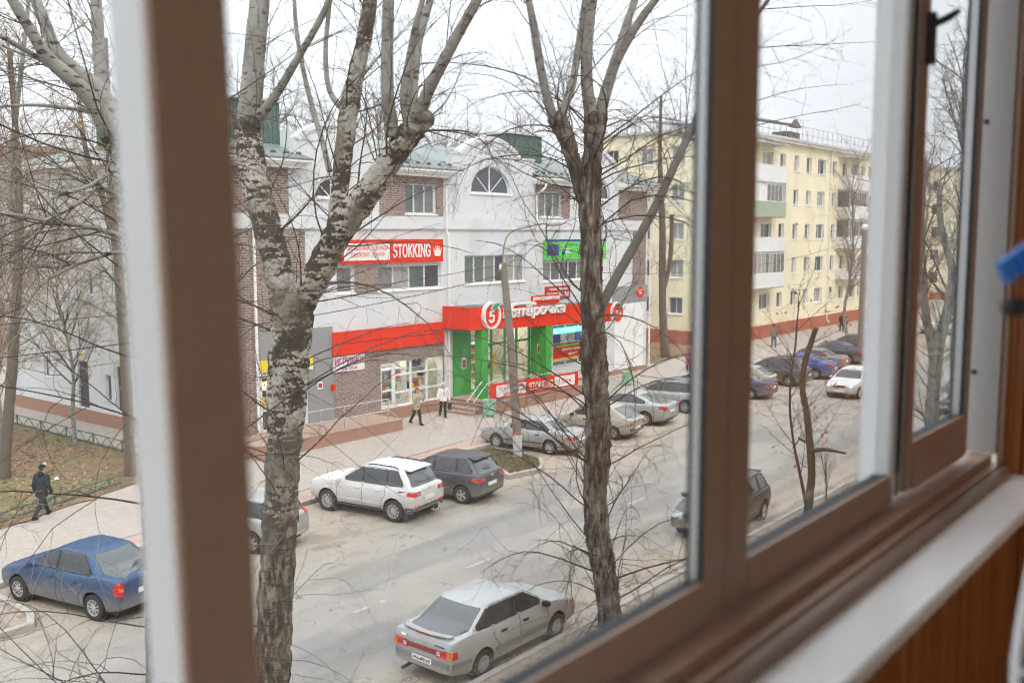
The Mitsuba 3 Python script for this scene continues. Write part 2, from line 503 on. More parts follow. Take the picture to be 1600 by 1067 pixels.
struct('ground', sheet(sg.box(-900, -900, 1500, 1500), -0.06), 'verge_soil')
struct('road', sheet(sg.box(-120, 12.0, 400, 31.0), 0.0), 'asphalt')
KERB = [(-120, 24.8), (11, 24.95), (20.8, 25.0), (26.7, 25.95), (31.3, 26.05), (33.0, 26.3), (60, 26.5), (400, 26.6)]
lawn_poly = sg.Polygon([(-120, 27.0), (5, 28.2), (13, 29.7), (18, 31.4), (20.3, 33.0), (20.9, 38), (20.9, 75), (-120, 75)])
bed_poly = sg.Polygon([(56.2, 34.1), (69.0, 34.4), (69.0, 80), (55.6, 80), (55.6, 34.1)])
pave = sg.Polygon(KERB + [(400, 75), (-120, 75)]).difference(lawn_poly).difference(bed_poly)
strip = sg.Polygon([(12.0, 24.97), (20.8, 25.02), (26.7, 25.97), (31.3, 26.07), (32.3, 27.45), (26.8, 26.95), (20.5, 26.05), (12.0, 26.0)])
struct('pavement', slab(pave, -0.04, 0.12), 'paving')
struct('red_paving_strip', sheet(strip, 0.126), 'red_pavers')
_g = MB()
xs, ys = np.meshgrid(np.linspace(-120, 20.9, 120), np.linspace(26.5, 75, 60), indexing='ij')
_edge = np.array([lawn_poly.exterior.distance(sg.Point(a, b)) for a, b in zip(xs.ravel(), ys.ravel())]).reshape(xs.shape)
zz = 0.152 + 0.26 * np.clip(_edge / 2.5, 0, 1) * meshkit.fbm(np.stack([xs * 0.25, ys * 0.25, xs * 0], -1), 3, 2)
lv = np.stack([xs, ys, zz], -1).reshape(-1, 3)
lf = (np.arange(119)[:, None] * 60 + np.arange(59)[None]).reshape(-1)
lf = np.vstack([np.stack([lf, lf + 60, lf + 61], 1), np.stack([lf, lf + 61, lf + 1], 1)])
keep = [lawn_poly.contains(sg.Point(*c)) for c in lv[lf].mean(1)[:, :2]]
struct('lawn', MB().add(lv, lf[keep]).mesh(), 'lawn', True)
struct('lawn_edge', slab(lawn_poly, -0.04, 0.15), 'lawn')
struct('leaf_strewn_bed', slab(bed_poly, -0.04, 0.13), 'lawn')
verge_poly = sg.box(-120, 1.5, 400, 12.1)
struct('near_verge', slab(verge_poly, -0.04, 0.09), 'verge_soil')
bay = sg.Polygon([(-30, 21.6), (10.25, 21.75), (10.3, 24.9), (-30, 24.9)])
struct('soil_island', slab(bay.buffer(-0.12), -0.02, 0.13), 'verge_soil')
isl = sg.Polygon([(27.3, 22.0), (28.9, 21.75), (30.2, 22.8), (30.5, 25.5), (28.9, 25.6), (28.1, 23.3)])
struct('grass_island', slab(isl.buffer(-0.05), -0.02, 0.15), 'lawn')

R = random.Random(5)


def kerb(name, pts, x_from, x_to, top=0.145, w=0.16, ln=1.0, front=-1):
    """Kerbstones laid end to end along a line, each one a piece."""
    key = numbered(name)
    lab(key, kind='structure')
    line = sg.LineString(pts)
    s, L = 0.0, line.length
    while s < L - 0.2:
        a, b = line.interpolate(s), line.interpolate(min(s + ln - 0.012, L))
        s += ln
        if b.x < x_from or a.x > x_to:
            continue
        dz = R.uniform(-0.012, 0.012)
        d = np.array([b.x - a.x, b.y - a.y])
        d /= np.linalg.norm(d) + 1e-9
        n = np.array([-d[1], d[0]])
        q = [np.array([a.x, a.y]) + n * o for o in (0, w)] + [np.array([b.x, b.y]) + n * o for o in (w, 0)]
        q = [q[0], q[3], q[2], q[1]]
        B = MB()
        c = sum(q) / 4
        qi = [c + (p - c) * [0.985, 0.985] + n * front * 0.0 for p in q]
        B.hexa([[*p, -0.03] for p in q] + [[*p, top + dz - 0.015] for p in q])
        ins = [p + (c - p) * 0.09 for p in q]
        B.hexa([[*p, top + dz - 0.015] for p in q] + [[*p, top + dz] for p in ins])
        obj('stone', B, 'concrete', key)
    return key


kerb('far_kerb', KERB, -4, 75)
kerb('near_kerb', [(2, 12.08), (70, 12.08)], 4, 60, top=0.13)
kerb('island_kerb', [(-10, 21.6), (10.3, 21.7), (10.38, 24.9)], 2, 12, top=0.17, ln=1.0)
kerb('grass_island_kerb', [(28.9, 25.6), (28.0, 23.3), (27.2, 22.0), (28.9, 21.65), (30.3, 22.75), (30.6, 25.5)], 0, 50, top=0.18, ln=0.8)
kerb('strip_kerb', [(13.0, 26.0), (20.5, 26.07), (26.8, 26.98), (32.35, 27.48), (31.35, 26.1)], 0, 50, top=0.155, w=0.09, ln=1.0)
for i in range(-2, 22):                       # worn centre dashes
    x = 15.15 + 4.0 * i
    B = MB()
    for k in range(6):
        if R.random() < 0.88:
            a, b = x + k * 0.17, x + (k + 1) * 0.17
            B.add([[a, 16.84 + R.uniform(0, .02), 0.004], [b, 16.84 + R.uniform(0, .02), 0.004], [b, 16.95 - R.uniform(0, .02), 0.004], [a, 16.95 - R.uniform(0, .02), 0.004]], [[0, 1, 2], [0, 2, 3]])
    obj('centre_dash', B, 'road_paint', 'road')


def litter(name, n, where, mats, size, z, label, up=0.6):
    """Fallen leaves, each a small bent quad."""
    rg = np.random.default_rng(hash_seed(name))
    for mi_, m in enumerate(mats):
        k = n // len(mats)
        xy = where(rg, k)
        s = rg.uniform(size * 0.5, size, (k, 1))
        a = rg.uniform(0, 6.283, k)
        u = np.stack([np.cos(a), np.sin(a), rg.uniform(-up, up, k)], 1) * s
        w = np.stack([-np.sin(a), np.cos(a), rg.uniform(-up, up, k)], 1) * s * 0.6
        c = np.c_[xy, np.full(k, z) + size * 0.25] if xy.shape[1] == 2 else xy
        v = np.stack([c - u, c - w * 0.8 + [0, 0, 0.006], c + u, c + w], 1)
        v[..., 2] = np.maximum(v[..., 2], c[:, None, 2] - size * 0.25 + 0.006)
        i = np.arange(k)[:, None] * 4
        B = MB().add(v.reshape(-1, 3), np.vstack([i + [0, 1, 2], i + [0, 2, 3]]))
        key = obj(name, B, m, kind='stuff', label=label, cat='leaves')


def hash_seed(s):
    return sum((i + 1) * ord(c) for i, c in enumerate(s))


def in_poly(poly):
    def f(rg, k):
        x0, y0, x1, y1 = poly.bounds
        p = np.c_[rg.uniform(x0, x1, 4 * k + 50), rg.uniform(y0, y1, 4 * k + 50)]
        ok = [poly.contains(sg.Point(*q)) for q in p]
        p = p[np.array(ok)]
        while len(p) < k:
            p = np.vstack([p, p])
        return p[:k]
    return f


def near_gutter(rg, k):
    return np.c_[rg.uniform(8, 48, k), 12.28 + np.abs(rg.normal(0, 0.55, k))]


def far_gutter(rg, k):
    return np.c_[rg.uniform(6, 48, k), 24.7 - np.abs(rg.normal(0, 1.3, k))]


def lawn_z(f):
    def g(rg, k):
        p = f(rg, k)
        e = np.array([lawn_poly.exterior.distance(sg.Point(*q)) for q in p])
        z = 0.152 + 0.26 * np.clip(e / 2.5, 0, 1) * meshkit.fbm(np.c_[p * 0.25, p[:, :1] * 0], 3, 2)
        return np.c_[p, z + 0.02]
    return g


P('leaf_dull', (0.155, 0.105, 0.075), 0.85, 0.1)
litter('lawn_leaves', 9000, lawn_z(in_poly(sg.box(2, 27, 20.9, 46).intersection(lawn_poly))), ['dry_leaf_brown', 'leaf_dull', 'leaf_dull', 'straw'], 0.08, 0.15, 'fallen brown leaves covering the lawn by the path')
litter('gutter_leaves', 1500, near_gutter, ['dry_leaf_brown', 'dry_leaf_yellow'], 0.055, 0.0, 'fallen leaves gathered along the near kerb')
litter('parking_leaves', 420, far_gutter, ['dry_leaf_brown', 'dry_leaf_yellow'], 0.055, 0.0, 'scattered leaves on the asphalt by the parked cars')
litter('verge_leaves', 2600, in_poly(sg.box(9, 8, 60, 12.0)), ['dry_leaf_brown', 'dry_leaf_yellow'], 0.06, 0.09, 'fallen leaves on the near verge')
litter('bed_leaves', 1100, in_poly(bed_poly.intersection(sg.box(50, 30, 75, 42))), ['dry_leaf_brown', 'dry_leaf'], 0.10, 0.14, 'fallen leaves on the bed between the two buildings')
litter('paving_leaves', 160, in_poly(sg.box(14, 26, 48, 32)), ['dry_leaf_yellow', 'dry_leaf_brown'], 0.05, 0.12, 'a few leaves scattered on the pavement')


def grass(name, n, poly, mat, h, z, label):
    rg = np.random.default_rng(hash_seed(name))
    p = in_poly(poly)(rg, n)
    a = rg.uniform(0, 6.283, n)
    hh = rg.uniform(0.4, 1, n) * h
    lean = rg.normal(0, 0.35, (n, 2)) * hh[:, None]
    w = np.stack([np.cos(a), np.sin(a), 0 * a], 1) * 0.012
    b = np.c_[p, np.full(n, z)]
    tip = b + np.c_[lean, hh]
    v = np.stack([b - w, b + w, tip], 1).reshape(-1, 3)
    i = np.arange(n)[:, None] * 3
    obj(name, MB().add(v, i + [0, 1, 2]), mat, kind='stuff', label=label, cat='grass')


P('grass_blade', (0.13, 0.128, 0.060), 0.9, 0.1)
grass('island_grass', 1900, isl.buffer(-0.1), 'grass_blade', 0.24, 0.15, 'green and yellow grass on the small island around the concrete pole')
grass('island_straw', 2200, isl.buffer(-0.1), 'straw', 0.20, 0.15, 'dry straw among the grass of the small island')
grass('verge_straw', 4500, sg.box(31, 9.3, 44, 11.9), 'straw', 0.40, 0.08, 'dry straw-coloured grass on the far end of the near verge')
grass('lawn_grass', 4500, sg.box(3, 28, 20.5, 42).intersection(lawn_poly), 'grass_blade', 0.12, 0.2, 'thin green grass showing through the leaves on the lawn')
# ---------------------------------------------------------------- the white shop building
KS = 0.9222                                   # the survey of the facade is scaled towards the eye so that its ground meets the pavement
FX = lambda x: KS * x
GZ = lambda z: EYE - KS * (EYE - z)
FY = 33.2                                     # facade plane
SHOP = thing('shop_building', 'white three-storey shop building with brick bays, red bands and green roofs', 'building')


def fr(x0, x1, z0, z1):
    return rect(FX(x0), FX(x1), GZ(z0), GZ(z1))


def half_round(x0, x1, z0, z1, n=18):
    c, r = (FX(x0) + FX(x1)) / 2, (FX(x1) - FX(x0)) / 2
    h = GZ(z1) - GZ(z0)
    return sg.Polygon([(c + r * math.cos(t), GZ(z0) + h * math.sin(t)) for t in np.linspace(0, math.pi, n)])


W_UP = [('mid', 36.2, 38.5, 9.82, 11.36, 3), ('bay', 47.45, 49.73, 9.8, 11.31, 3)]
W_MID = [(31.6, 32.67, 5.97, 7.25, 1), (34.25, 38.85, 5.97, 7.22, 4), (40.77, 46.1, 6.05, 7.62, 6), (47.9, 54.3, 5.94, 7.13, 7)]
ARCH = [(30.4, 32.52, 10.48, 11.4), (41.32, 44.75, 11.03, 12.55), (52.0, 55.2, 11.0, 12.5)]
VEST = fr(41.0, 48.0, 0.0, 3.75)
holes = [fr(a, b, c, d) for _, a, b, c, d, _ in W_UP] + [fr(a, b, c, d) for a, b, c, d, _ in W_MID] + [half_round(*a) for a in ARCH]
holes += [fr(34.3, 38.95, 0.0, 2.36), fr(27.05, 29.62, 0.0, 2.45), VEST, fr(48.9, 53.2, 0.55, 3.25)]
top = [(25.05, 12.0), (29.25, 12.0), (29.25, 13.05)]
for cx, hw, pk in ((31.7, 2.3, 0.85), (43.0, 2.6, 1.0), (53.4, 2.6, 1.0)):
    top += [(cx - hw + 2 * hw * t, 13.05 + pk * math.sin(math.pi * t) ** 0.75) for t in np.linspace(0, 1, 19)]
    if cx < 33:
        top += [(34.4, 13.05), (34.4, 12.0), (39.75, 12.0), (39.75, 13.05)]
    elif cx < 45:
        top += [(47.0, 13.05), (47.0, 12.0), (50.9, 12.0), (50.9, 13.05)]
top += [(56.1, 12.0), (59.97, 12.0)]
outline = sg.Polygon([(FX(x), GZ(z)) for x, z in [(25.05, -0.75)] + top + [(59.97, -0.75)]])
obj('front_wall', wall_mesh(outline, holes, 0.38, on_front(0, FY + 0.38, 0)), 'white_render', SHOP)
X0, X1, DEEP = FX(25.05), FX(59.97), 51.5
# the side that faces the lawn
lw = [(47.95, 6.0, 6.95), (43.05, 6.05, 7.05), (38.2, 6.05, 7.05), (47.5, 1.9, 2.95), (41.8, 1.3, 2.5)]
side_holes = [rect(y - 0.24, y + 0.24, z0, z1) for y, z0, z1 in lw]
side_doors = [(44.0, 0.78, 2.95), (40.6, 0.95, 2.95)]
side_holes += [rect(y - 0.47, y + 0.47, z0, z1) for y, z0, z1 in side_doors]
sw = sg.box(FY + 0.385, 0.0, DEEP, GZ(12.1))
B = MB()
p_ = sw
for h in side_holes:
    p_ = p_.difference(h)
B.prism(p_, 0.3, MAT([[0, 1, 0], [0, 0, 1], [1, 0, 0]], [X0, 0, 0]))
obj('side_wall', B, 'white_render', SHOP)
B = MB().box(X1 - 0.3, X1, FY + 0.385, DEEP, 0, GZ(12.0)).box(X0 + 0.31, X1 - 0.31, DEEP - 0.3, DEEP, 0, GZ(12.0))
obj('rear_wall', B, 'white_render', SHOP)
obj('plinth', MB().box(X0 - 0.06, X0, FY + 0.385, DEEP, 0.0, 0.72), 'plinth_terracotta', SHOP)
for y, z0, z1 in lw:
    w = obj('window', MB().box(X0 + 0.10, X0 + 0.16, y - 0.24, y - 0.19, z0, z1).box(X0 + 0.10, X0 + 0.16, y + 0.19, y + 0.24, z0, z1).box(X0 + 0.10, X0 + 0.16, y - 0.19, y + 0.19, z0, z0 + 0.05).box(X0 + 0.10, X0 + 0.16, y - 0.19, y + 0.19, z1 - 0.05, z1), 'pvc_white', SHOP)
    obj('pane', MB().box(X0 + 0.12, X0 + 0.14, y - 0.19, y + 0.19, z0 + 0.05, z1 - 0.05), 'window_glass', w)
    obj('sill', MB().box(X0 - 0.05, X0 + 0.1, y - 0.28, y + 0.28, z0 - 0.05, z0), 'light_grey', w)
for y, z0, z1 in side_doors:
    d = obj('door', MB().box(X0 + 0.10, X0 + 0.16, y - 0.47, y + 0.47, z0, z1), 'dark_grey', SHOP)
    obj('handle', MB().box(X0 + 0.05, X0 + 0.10, y + 0.30, y + 0.34, z0 + 0.95, z0 + 1.15), 'steel', d)
for y0 in (44.0, 40.6):
    obj('door_lamp', MB().box(X0 - 0.16, X0, y0 - 0.10, y0 + 0.10, 3.2, 3.32), 'sign_yellow', SHOP)
obj('string_course', MB().box(X0 - 0.05, X0, FY + 0.385, DEEP, 8.92, 9.06), 'white_render', SHOP)


def window(x0, x1, z0, z1, n, y=FY + 0.11, mats=('window_glass', 'window_glass_dark', 'window_glass_curtain'), rows=1, bar=0.07, sill=True, parent=None, seed=0):
    """A framed window in survey numbers: n lights across, each pane a part of the window."""
    parent = parent or SHOP
    rr = random.Random(int(x0 * 100) + seed)
    a, b, c, d = FX(x0), FX(x1), GZ(z0), GZ(z1)
    B = MB()
    B.box(a, a + bar, y, y + 0.07, c, d).box(b - bar, b, y, y + 0.07, c, d).box(a + bar, b - bar, y, y + 0.07, c, c + bar).box(a + bar, b - bar, y, y + 0.07, d - bar, d)
    xs = np.linspace(a, b, n + 1)
    zs = np.linspace(c, d, rows + 1) if not isinstance(rows, (list, tuple)) else [GZ(z) for z in rows]
    for x in xs[1:-1]:
        B.box(x - bar / 2, x + bar / 2, y - 0.003, y + 0.067, c + bar, d - bar)
    for z in zs[1:-1]:
        B.box(a + bar, b - bar, y - 0.001, y + 0.065, z - bar / 2, z + bar / 2)
    w = obj('window', B, 'pvc_white', parent)
    for i in range(n):
        for j in range(len(zs) - 1):
            obj('pane', MB().box(xs[i] + bar * 0.5, xs[i + 1] - bar * 0.5, y + 0.03, y + 0.045, zs[j] + bar * 0.5, zs[j + 1] - bar * 0.5), rr.choice(mats), w)
    if sill:
        obj('sill', MB().box(a - 0.08, b + 0.08, FY - 0.07, FY + 0.1, c - 0.07, c - 0.004), 'white_paint', w)
    return w


for _, a, b, c, d, n in W_UP:
    window(a, b, c, d, n, mats=('window_glass', 'window_glass_mid', 'window_glass_green'))
for a, b, c, d, n in W_MID:
    window(a, b, c, d, n, mats=('window_glass', 'window_glass_mid', 'window_glass_green', 'window_glass_curtain', 'window_glass_dark'))
for a in ARCH:                                # half-round windows: frame, a centre post and two slanting bars
    hr = half_round(*a)
    c, r, z0, h = (FX(a[0]) + FX(a[1])) / 2, (FX(a[1]) - FX(a[0])) / 2, GZ(a[2]), GZ(a[3]) - GZ(a[2])
    B = MB().prism(hr.difference(hr.buffer(-0.07)), 0.07, on_front(0, FY + 0.19, 0))
    B.box(c - 0.04, c + 0.04, FY + 0.115, FY + 0.185, z0 + 0.07, z0 + h - 0.07)
    for s in (-1, 1):
        B.bar((c + s * 0.06, FY + 0.15, z0 + 0.05), (c + s * r * 0.70, FY + 0.15, z0 + h * 0.66), 0.04, 0.05, (0, 1, 0))
    w = obj('arched_window', B, 'pvc_white', SHOP)
    for s, nm in ((-1, 'pane'), (1, 'pane')):
        half = hr.buffer(-0.03).intersection(sg.box(c if s > 0 else c - 9, 0, c + 9 if s > 0 else c, 99))
        obj(nm, MB().prism(half, 0.012, on_front(0, FY + 0.165, 0)), 'window_glass_dark', w)
    obj('sill', MB().box(FX(a[0]) - 0.1, FX(a[1]) + 0.1, FY - 0.08, FY + 0.1, z0 - 0.08, z0 - 0.004), 'white_paint', w)
# mouldings over the arched gables
for cx, hw, pk in ((31.7, 2.3, 0.85), (43.0, 2.6, 1.0), (53.4, 2.6, 1.0)):
    ln = sg.LineString([(FX(cx - hw + 2 * hw * t), GZ(13.05 + pk * math.sin(math.pi * t) ** 0.75)) for t in np.linspace(0, 1, 25)])
    obj('gable_moulding', MB().prism(ln.buffer(0.11, cap_style=2), 0.5, on_front(0, FY + 0.40, 0)), 'white_render', SHOP)
for a, b in ((29.25, 30.3), (39.75, 40.4), (45.6, 47.0)):
    obj('parapet_cap', MB().box(FX(a), FX(b), FY - 0.06, FY + 0.42, GZ(13.05), GZ(13.05) + 0.09), 'white_render', SHOP)
ring = half_round(40.75, 45.3, 11.03, 13.15)
obj('arch_relief', MB().prism(ring.difference(half_round(40.98, 45.07, 11.03, 12.95)).intersection(sg.box(0, GZ(11.3), 99, 99)), 0.05, on_front(0, FY - 0.001, 0)), 'white_render', SHOP)
# horizontal bands
obj('string_course', MB().box(X0, X1, FY - 0.07, FY - 0.002, GZ(9.02), GZ(9.68)), 'white_render', SHOP)
obj('string_course', MB().box(X0, X1, FY - 0.11, FY - 0.072, GZ(9.02), GZ(9.02) + 0.06), 'light_grey', SHOP)
obj('string_course', MB().box(FX(39.1), X1, FY - 0.03, FY - 0.002, GZ(4.9), GZ(4.98)), 'white_render', SHOP)


def cladding(name, x0, x1, z0, z1, cut, mat, t=0.06):
    p = fr(x0, x1, z0, z1)
    for h in cut:
        p = p.difference(h)
    return obj(name, MB().prism(p, t, on_front(0, FY - 0.002, 0)), mat, SHOP)


cladding('brick_facing', 25.05, 28.8, 9.72, 11.95, [], 'brick')
cladding('brick_facing', 25.05, 29.68, 4.52, 8.98, [], 'brick')
cladding('brick_facing', 34.44, 39.02, 9.72, 11.9, [fr(36.2, 38.5, 9.82, 11.36)], 'brick')
cladding('brick_facing', 32.72, 34.2, 5.9, 7.25, [], 'brick')
cladding('brick_facing', 31.24, 39.0, -0.02, 3.02, [fr(34.3, 38.95, 0.0, 2.36)], 'brick')
cladding('brick_facing', 47.14, 50.55, 9.72, 11.8, [fr(47.45, 49.73, 9.8, 11.31)], 'brick')
cladding('brick_facing', 56.21, 59.7, 9.72, 11.75, [], 'brick')
cladding('brick_facing', 58.05, 59.65, 5.33, 8.95, [], 'brick')
cladding('brick_facing', 25.05, 26.95, -0.02, 4.5, [], 'brick')
cladding('grey_panel', 26.95, 29.66, 2.46, 4.5, [], 'mid_grey', 0.05)
cladding('grey_column', 29.7, 31.2, -0.6, 4.45, [], 'mid_grey', 0.09)
cladding('grey_band', 55.6, 59.9, 4.18, 5.3, [], 'mid_grey', 0.09)
obj('plinth', MB().box(X0, FX(39.3), FY - 0.12, FY - 0.002, 0.05, GZ(-0.02)), 'plinth_terracotta', SHOP)
obj('plinth', MB().box(FX(49.2), X1, FY - 0.10, FY - 0.002, 0.05, GZ(-0.35)), 'plinth_terracotta', SHOP)
obj('corner_pillar', MB().box(FX(39.0), FX(39.62), FY - 0.10, FY - 0.065, GZ(-0.02), GZ(3.7)), 'white_render', SHOP)
obj('corner_pillar', MB().box(FX(48.15), FX(48.8), FY - 0.10, FY - 0.003, GZ(0.5), GZ(3.4)), 'white_render', SHOP)
for i in range(4):                            # white door panels at the far end
    a, b = 55.72 + i * 0.92, 55.72 + (i + 1) * 0.92
    obj('wall_panel', MB().box(FX(a) + 0.01, FX(b) - 0.01, FY - 0.08, FY - 0.003, GZ(-0.3), GZ(4.12)), 'white_paint', SHOP)
# eaves and green sheet roofs over the brick bays
for a, b, z in ((24.75, 29.7, 12.0), (34.2, 39.85, 12.0), (46.8, 51.0, 12.0), (56.0, 61.3, 11.95)):
    x0, x1, z0 = FX(a), FX(b), GZ(z)
    obj('eave', MB().box(x0, x1, FY - 0.62, FY + 0.36, z0 - 0.10, z0 + 0.06).box(x0 + 0.1, x1 - 0.1, FY - 0.42, FY + 0.02, z0 - 0.26, z0 - 0.102).box(x0 + 0.02, x1 - 0.02, FY - 0.72, FY - 0.622, z0 - 0.02, z0 + 0.08), 'white_paint', SHOP)
    B = MB()
    n = int((x1 - x0) / 0.28)
    for i in range(n):
        u0, u1 = x0 + (x1 - x0) * i / n, x0 + (x1 - x0) * (i + 1) / n - 0.02
        B.hexa([[u0, FY - 0.75, z0 + 0.085], [u1, FY - 0.75, z0 + 0.085], [u1, FY + 2.9, z0 + 1.20], [u0, FY + 2.9, z0 + 1.20],
                [u0 + 0.05, FY - 0.75, z0 + 0.14], [u1 - 0.05, FY - 0.75, z0 + 0.14], [u1 - 0.05, FY + 2.9, z0 + 1.26], [u0 + 0.05, FY + 2.9, z0 + 1.26]])
    B.hexa([[x0, FY - 0.74, z0 + 0.065], [x1, FY - 0.74, z0 + 0.065], [x1, FY + 2.9, z0 + 1.17], [x0, FY + 2.9, z0 + 1.17], [x0, FY - 0.74, z0 + 0.09], [x1, FY - 0.74, z0 + 0.09], [x1, FY + 2.9, z0 + 1.21], [x0, FY + 2.9, z0 + 1.21]])
    rf = obj('roof', B, 'roof_sheet', SHOP)
    for i in range(7):                        # snow guards
        u = x0 + (x1 - x0) * (i + 0.5) / 7
        G = MB().hexa([[u - 0.16, FY - 0.15, z0 + 0.30], [u + 0.16, FY - 0.15, z0 + 0.30], [u + 0.16, FY - 0.11, z0 + 0.31], [u - 0.16, FY - 0.11, z0 + 0.31], [u - 0.10, FY - 0.17, z0 + 0.43], [u + 0.10, FY - 0.17, z0 + 0.43], [u + 0.10, FY - 0.13, z0 + 0.43], [u - 0.10, FY - 0.13, z0 + 0.43]])
        obj('snow_guard', G, 'roof_green', rf)
# the main roof behind the parapet
zr = GZ(12.3)
B = MB().hexa([[X0, FY + 2.8, zr + 0.5], [X1, FY + 2.8, zr + 0.5], [X1, 42.4, zr + 2.1], [X0 + 6, 42.4, zr + 2.1], [X0, FY + 2.8, zr + 0.56], [X1, FY + 2.8, zr + 0.56], [X1, 42.4, zr + 2.16], [X0 + 6, 42.4, zr + 2.16]])
B.hexa([[X0, DEEP, zr], [X0 + 6, 42.4, zr + 2.1], [X1, 42.4, zr + 2.1], [X1, DEEP, zr], [X0, DEEP, zr + .06], [X0 + 6, 42.4, zr + 2.16], [X1, 42.4, zr + 2.16], [X1, DEEP, zr + .06]])
B.hexa([[X0 - 0.4, FY + 0.5, zr - .05], [X0 + 6, 42.4, zr + 2.1], [X0 + 6.01, 42.41, zr + 2.1], [X0 - 0.4, DEEP, zr - .05], [X0 - 0.4, FY + 0.5, zr + .01], [X0 + 6, 42.4, zr + 2.16], [X0 + 6.01, 42.41, zr + 2.16], [X0 - 0.4, DEEP, zr + .01]])
rf = obj('roof', B, 'roof_sheet', SHOP)
obj('side_eave', MB().box(X0 - 0.45, X0 + 0.1, FY + 0.4, DEEP + 0.2, zr - 0.24, zr - 0.06), 'white_paint', SHOP)


def dormer_box(x0, x1, y0, y1, z0, z1):
    B = MB()
    B.box(x0, x1, y0, y1, z0, z1)
    n = int((x1 - x0) / 0.22)
    for i in range(n):
        u = x0 + (x1 - x0) * (i + 0.5) / n
        B.box(u - 0.035, u + 0.035, y0 - 0.025, y0 - 0.001, z0, z1)
    n = int((y1 - y0) / 0.22)
    for i in range(n):
        u = y0 + (y1 - y0) * (i + 0.5) / n
        B.box(x0 - 0.025, x0 - 0.001, u - 0.035, u + 0.035, z0, z1)
    d = obj('vent_house', B, 'roof_green', SHOP)
    obj('cap', MB().box(x0 - 0.15, x1 + 0.15, y0 - 0.15, y1 + 0.15, z1 + 0.002, z1 + 0.12), 'light_grey', d)


dormer_box(24.6, 26.9, 41.0, 44.6, 11.8, 14.9)
dormer_box(25.4, 27.5, 34.8, 37.2, 12.4, 14.35)
dormer_box(47.6, 50.9, 38.4, 40.2, 12.4, 14.85)
# downpipes
def pipe(pts, r=0.06, name='downpipe', mat='white_paint', parent=None):
    return obj(name, MB().tube(pts, r, 8), mat, parent or SHOP, True)


pipe([(FX(26.75), FY - 0.18, GZ(11.8)), (FX(26.75), FY - 0.18, 0.2)], 0.065)
pipe([(FX(39.4), FY - 0.55, GZ(11.75)), (FX(39.1), FY - 0.2, GZ(11.2)), (FX(39.1), FY - 0.2, GZ(9.0)), (FX(39.25), FY - 0.19, GZ(8.7)), (FX(39.25), FY - 0.19, 0.2)])
pipe([(FX(47.4), FY - 0.55, GZ(11.8)), (FX(47.3), FY - 0.55, GZ(11.5)), (FX(47.0), FY - 0.2, GZ(11.1)), (FX(47.0), FY - 0.2, GZ(9.0))])
pipe([(FX(60.1), FY - 0.15, GZ(11.6)), (FX(60.1), FY - 0.15, 0.35), (FX(60.35), FY - 0.35, 0.2)])
# red band of fascia panels, eight in a row in two tiers
cladding('fascia_backing', 31.12, 38.88, 3.06, 4.14, [], 'dark_grey', 0.075)
xs = np.linspace(31.1, 38.9, 6)
for i in range(5):
    for z0, z1 in ((3.04, 3.58), (3.59, 4.16)):
        obj('fascia_panel', MB().box(FX(xs[i]) + 0.014, FX(xs[i + 1]) - 0.014, FY - 0.20 + 0.006 * (i % 2), FY - 0.079, GZ(z0), GZ(z1) - 0.022), 'red_panel', SHOP)
# canopy over the entrance: a return face and a front that tapers to the right
CY0, CXL, CXR = 31.36, FX(38.9), FX(53.6)
zt = lambda x: GZ(4.97) + (GZ(4.42) - GZ(4.97)) * (x - CXL) / (CXR - CXL)
zb = lambda x: GZ(3.77) + (GZ(3.30) - GZ(3.77)) * (x - CXL) / (CXR - CXL)
CANOPY = obj('canopy', MB().hexa([[CXL + .08, CY0 + .08, zb(CXL) + .02], [CXR - .05, CY0 + .08, zb(CXR) + .02], [CXR - .05, FY - 0.07, zb(CXR) + .02], [CXL + .08, FY - 0.07, zb(CXL) + .02],
                                  [CXL + .08, CY0 + .08, zt(CXL) - .02], [CXR - .05, CY0 + .08, zt(CXR) - .02], [CXR - .05, FY - 0.07, zt(CXR) - .02], [CXL + .08, FY - 0.07, zt(CXL) - .02]]), 'dark_grey', SHOP)
ys = np.linspace(CY0, FY - 0.07, 3)
for i in range(2):
    obj('panel', MB().hexa([[CXL, ys[i] + .006, zb(CXL)], [CXL + .07, ys[i] + .006, zb(CXL)], [CXL + .07, ys[i + 1] - .006, zb(CXL)], [CXL, ys[i + 1] - .006, zb(CXL)],
                            [CXL, ys[i] + .006, zt(CXL)], [CXL + .07, ys[i] + .006, zt(CXL)], [CXL + .07, ys[i + 1] - .006, zt(CXL)], [CXL, ys[i + 1] - .006, zt(CXL)]]), 'red_panel', CANOPY)
xs = np.linspace(CXL, CXR, 11)
for i in range(10):
    a, b = xs[i] + .012, xs[i + 1] - .012
    obj('panel', MB().hexa([[a, CY0, zb(a)], [b, CY0, zb(b)], [b, CY0 + .07, zb(b)], [a, CY0 + .07, zb(a)], [a, CY0, zt(a)], [b, CY0, zt(b)], [b, CY0 + .07, zt(b)], [a, CY0 + .07, zt(a)]]), 'red_panel', CANOPY)
obj('soffit_lamp', MB().box(FX(42.5), FX(43.5), 32.0, 32.3, zb(FX(43)) - .03, zb(FX(43)) + .018), 'white_paint', CANOPY)
# --- signs: each hangs on the wall, so each is a thing
def sign(name, x0, x1, z0, z1, mat, label, t=0.12, y=FY - 0.064, frame=None):
    s = thing(name, label, 'sign')
    obj('board', MB().box(FX(x0), FX(x1), y - t, y, GZ(z0), GZ(z1)), mat, s)
    return s, y - t - 0.002


